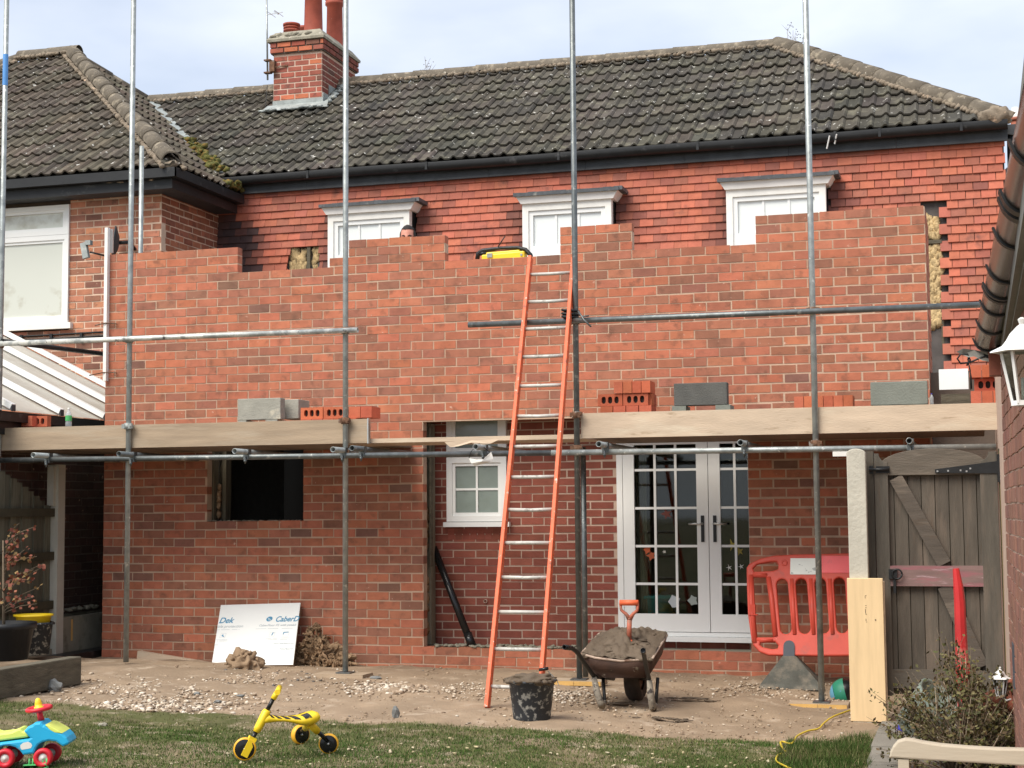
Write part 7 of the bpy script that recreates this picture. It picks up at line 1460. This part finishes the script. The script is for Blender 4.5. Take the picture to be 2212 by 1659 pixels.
# stone edging under the shrub
for i, (px, py) in enumerate(((1990, 1600), (2040, 1612), (2095, 1622))):
    p = Vector(PG(px, py)); t = thing('edging_stone', ('leftmost', 'middle', 'rightmost')[i]+' of the pale edging stones in front of the shrub', 'stone', p, 'edging stones'); MB().blob(p+Vector((0, 0, .02)), (.14, .05, .035), 3, .15, 2, seed=i).build('stone_body', M['conc_old'], t)
# bare tree tops behind the roof
def twigs(lab, px0, px1, base_y, tops, y, seed):
    random.seed(seed); p = P3((px0+px1)/2, base_y+25, y); t = thing('bare_tree', lab, 'tree', (p.x, y, 0)); tr_ = MB(); mb = MB(); tr_.tube([(p.x, y, 0), (p.x, y, p.z*.6), (p.x, y, p.z-.6)], [.12, .09, .05], 8)
    for px, pyt in tops:
        q = P3(px, pyt, y); b = Vector((p.x+(q.x-p.x)*.5, y, p.z-.6)); pts = [b.lerp(q, s)+Vector((random.gauss(0, .02), 0, 0)) for s in (0, .35, .7, 1)]; mb.tube(pts, [.016, .012, .008, .004], 5)
        for k in range(9):
            s = random.uniform(.35, .98); c = b.lerp(q, s); mb.tube([c, c+Vector((random.uniform(-.12, .12), 0, random.uniform(.06, .2)))], [.005, .002], 4)
            for j in range(2): mb.blob(c+Vector((random.uniform(-.12, .12), 0, random.uniform(0, .2))), .012, 1, .3, 2)
    tr_.build('trunk', M['twig'], t); mb.build('branches', mat('grey_twigs', (.22, .21, .20), .9, bump=0), t)
twigs('bare twigs of a distant tree top showing above the middle of the roof ridge', 905, 965, 175, ((912, 150), (918, 122), (924, 140), (930, 150), (936, 158), (907, 168), (946, 168)), 16, 5)
twigs('bare twigs of a distant tree top behind the ridge end, crossed by a scaffold pole', 1690, 1760, 120, ((1694, 85), (1700, 62), (1708, 66), (1717, 80), (1724, 88), (1733, 80), (1741, 90), (1762, 112)), 16, 6)

# ================================================================== rubble, stones, spills, lawn
random.seed(55)
def rock(lab, px, pyb, r, m='rock', sub=2, group=None, amp=.3):
    c = Vector(PG(px, pyb)); t = thing('rock', lab, 'stone', c, group); o = MB().blob(c+Vector((0, 0, r[2]*.55)), r, sub, amp, 1.6, sm=False, seed=px).build('rock_body', M[m], t)
rock('largest grey lump of concrete, below the end of the sleepers', 118, 1492, (.062, .05, .055)); rock('flat grey stone left of the largest grey lump', 70, 1490, (.05, .035, .018)); rock('upright grey stone standing alone on the bare dirt left of the ladder', 1485/1.736, 2690/1.736, (.028, .022, .048))
rock('flat dark slate piece below the chalk chips at the left', 250, 1527, (.036, .025, .010)); rock('second flat slate piece, right of the first one', 470, 1518, (.032, .025, .014)); rock('small dark slate fragment between the slates', 425, 1500, (.03, .02, .012)); rock('dark slate fragment above the trike handlebar', 520, 1505, (.032, .02, .012)); rock('grey slate piece lying right of the second standard', 812, 1466, (.055, .04, .014))
rock('large pale chalk stone lowest on the lawn edge at the left', 222, 1570, (.030, .024, .02), 'concflaunch')
def scatter(name, n, fn, sizes, cols, kind='stuff', flat=.6):
    ico = bmesh.new(); bmesh.ops.create_icosphere(ico, subdivisions=1, radius=1); base = np.array([v.co[:] for v in ico.verts]); tri = np.array([[v.index for v in f.verts] for f in ico.faces]); ico.free(); nb_ = len(base)
    P = []; 
    while len(P) < n:
        p = fn()
        if p is not None: P.append(p)
    P = np.array(P); s = np.minimum(np.exp(rng.normal(math.log(sizes[0]), sizes[1], n)), sizes[0]*2.1); V = base[None]*(1+.35*rng.standard_normal((n, nb_, 1)))*s[:, None, None]*np.stack([rng.uniform(.7, 1.3, n), rng.uniform(.7, 1.3, n), rng.uniform(flat*.6, flat*1.2, n)], -1)[:, None]
    a = rng.uniform(0, 6.28, n); ca_, sa = np.cos(a)[:, None], np.sin(a)[:, None]; V = np.stack([V[..., 0]*ca_-V[..., 1]*sa, V[..., 0]*sa+V[..., 1]*ca_, V[..., 2]], -1)+np.c_[P, gh(P[:, 0], P[:, 1])+s*.25][:, None]
    V = V.reshape(-1, 3); F = (tri[None]+(np.arange(n)*nb_)[:, None, None]).reshape(-1, 3); c = np.array(cols)[rng.integers(0, len(cols), n)]*rng.uniform(.8, 1.15, (n, 1)); fast_mesh(name, V, F, np.repeat(c, len(tri), 0), M['stone'], kind)
def fast_mesh(name, V, F, C, m, kind):
    me = D.meshes.new(name); k = F.shape[1]; me.vertices.add(len(V)); me.vertices.foreach_set('co', V.astype(np.float32).ravel()); me.loops.add(F.size); me.loops.foreach_set('vertex_index', F.astype(np.int32).ravel())
    me.polygons.add(len(F)); me.polygons.foreach_set('loop_start', np.arange(0, F.size, k)); me.polygons.foreach_set('loop_total', np.full(len(F), k)); me.update()
    at = me.color_attributes.new('col', 'FLOAT_COLOR', 'CORNER'); at.data.foreach_set('color', np.repeat(np.c_[C, np.ones(len(C))], k, 0).astype(np.float32).ravel()); me.materials.append(m); o = D.objects.new(name, me); COL.objects.link(o); o['kind'] = kind; return o
CHK = ((.56, .48, .38), (.50, .42, .32), (.44, .35, .26), (.64, .57, .47), (.36, .27, .19), (.28, .21, .15))
def pxsrc(cx, cy, sx, sy, box_=None):
    def f():
        px, py = random.gauss(cx, sx), random.gauss(cy, sy)
        if box_ and not (box_[0] < px < box_[2] and box_[1] < py < box_[3]): return None
        if py < 1300: return None
        p = PG(px, py)
        if p[1] > -.1 or lawn(p[0], p[1]) > .05: return None
        return p[:2]
    return f
scatter('chalk_rubble', 1150, pxsrc(330, 1490, 130, 22, (20, 1450, 700, 1560)), (.009, .5), CHK)
scatter('chalk_rubble', 430, pxsrc(340, 1532, 90, 10, (150, 1500, 560, 1556)), (.0125, .45), CHK)
scatter('chalk_chips', 420, pxsrc(835, 1487, 50, 7, (740, 1468, 980, 1502)), (.013, .35), CHK)
scatter('chalk_chips', 300, pxsrc(1235, 1500, 40, 10, (1190, 1480, 1320, 1530)), (.010, .35), CHK)
scatter('chalk_chips', 260, pxsrc(1010, 1492, 70, 8), (.008, .4), CHK)
scatter('gravel_scatter', 1100, lambda: (lambda q: q[:2] if q[1] < -.15 and lawn(q[0], q[1]) < .0 else None)(PG(random.uniform(150, 1840), random.uniform(1445, 1590))), (.0055, .6), CHK+((.30, .22, .15), (.2, .17, .14)))
scatter('gravel_scatter', 500, pxsrc(1680, 1490, 90, 14, (1450, 1465, 1830, 1560)), (.008, .5), CHK+((.3, .22, .15),))
scatter('gravel_scatter', 500, pxsrc(600, 1462, 110, 12, (300, 1445, 900, 1500)), (.007, .6), CHK+((.25, .2, .15), (.14, .13, .12)))
scatter('soil_crumbs', 2200, lambda: (lambda q: q[:2] if q[1] < -.12 and lawn(q[0], q[1]) < .06 else None)(PG(random.uniform(0, 1840), random.uniform(1435, 1600))), (.006, .6), ((.34, .25, .17), (.28, .2, .14), (.42, .32, .22)))
# trodden mortar spills
def spill(lab, px, py, rx, ry, sd):
    c = Vector(PG(px, py)); t = thing('mortar_spill', lab, 'mortar', c, 'wet mortar splashes on the dirt'); mb = MB(); random.seed(sd)
    for i in range(9): mb.blob(c+Vector((random.gauss(0, rx), random.gauss(0, ry), .012)), (rx*random.uniform(.3, .7), ry*random.uniform(.4, .9), .005), 2, .5, 2.2, seed=i+sd)
    mb.build('splash', M['mortarwet'], t)
spill('dark wet mortar splash right of the wheelbarrow', 1480, 1512, .10, .03, 1); spill('brown mortar splash nearest the lawn, right of the bucket', 1440, 1555, .06, .03, 2); spill('thin mortar trail under the wheelbarrow', 1345, 1522, .13, .02, 3); spill('small mortar splash far right of the wheelbarrow', 1530, 1517, .03, .012, 4); spill('second small splash below the wheelbarrow right leg', 1475, 1560, .035, .015, 5)
random.seed(66)
# turf
def turf(n, seed, region, hgt, tall=False):
    r = np.random.default_rng(seed); x = r.uniform(region[0], region[1], n*3); y = r.uniform(region[2], region[3], n*3); L = lawn(x, y); w_ = worn(x, y)
    bald = np.exp(-(((x-3.0)/1.0)**2+((y+3.9)/.42)**2))*1.1+np.exp(-(((x-1.9)/.7)**2+((y+4.9)/.6)**2))*.8
    dens = np.clip(1.35-1.0*w_-bald, .10, 1); k = (L > -.02) & (r.random(n*3) < dens*np.clip(.35+L/.18, .1, 1)); x, y, L, w_, bald = (q[k][:n] for q in (x, y, L, w_, bald)); n = len(x)
    h = hgt*r.uniform(.5, 1.35, n)*(1+.0*L); a = r.uniform(0, 6.28, n); bw = .0021*r.uniform(.7, 1.3, n)*(1.3 if not tall else 1.4); z = gh(x, y)-.004+.030*(vnoise(x, y, 2.1)-.5)+.022*(vnoise(x, y, 6.)-.5)+.012*(vnoise(x, y, 17.)-.5)
    ln_ = r.uniform(.1, .9, n)*h; b = r.uniform(0, 6.28, n); P = np.stack([x, y, z], -1); d = np.stack([np.cos(a)*bw, np.sin(a)*bw, 0*bw], -1); tip = P+np.stack([np.cos(b)*ln_, np.sin(b)*ln_, h], -1)
    V = np.stack([P-d, P+d, tip], 1).reshape(-1, 3); F = np.arange(3*n).reshape(-1, 3)
    g = np.array([.056, .104, .022]); st = np.array([.30, .26, .13]); br = np.array([.12, .105, .04]); m_ = r.random(n)[:, None]; str_ = (m_ < .06+.26*np.clip(vnoise(x*2.2, y*3, 1.7)-.45, 0, 1)[:, None]*1.6); C = g*r.uniform(.6, 1.5, (n, 1)); bb = np.clip(w_+bald*.7-.30, 0, 1)[:, None]; C = C*(1-bb)+br*bb*r.uniform(.7, 1.4, (n, 1)); C = np.where(str_, st*r.uniform(.6, 1.2, (n, 1)), C); return V, F, C
V, F, C = turf(210000, 3, (-.2, 8.0, -7.6, -2.8), .020); fast_mesh('grass', V, F, C, M['grass'], 'stuff')
V, F, C = turf(9000, 4, (7.1, 7.75, -4.6, -3.0), .055, True); fast_mesh('long_grass', V, F, C*.8, M['grass'], 'stuff')
scatter('grass_litter', 500, lambda: (lambda q: q[:2] if lawn(q[0], q[1]) > .1 else None)(PG(random.uniform(0, 1860), random.uniform(1560, 1659))), (.006, .5), ((.55, .48, .33), (.4, .34, .2)))
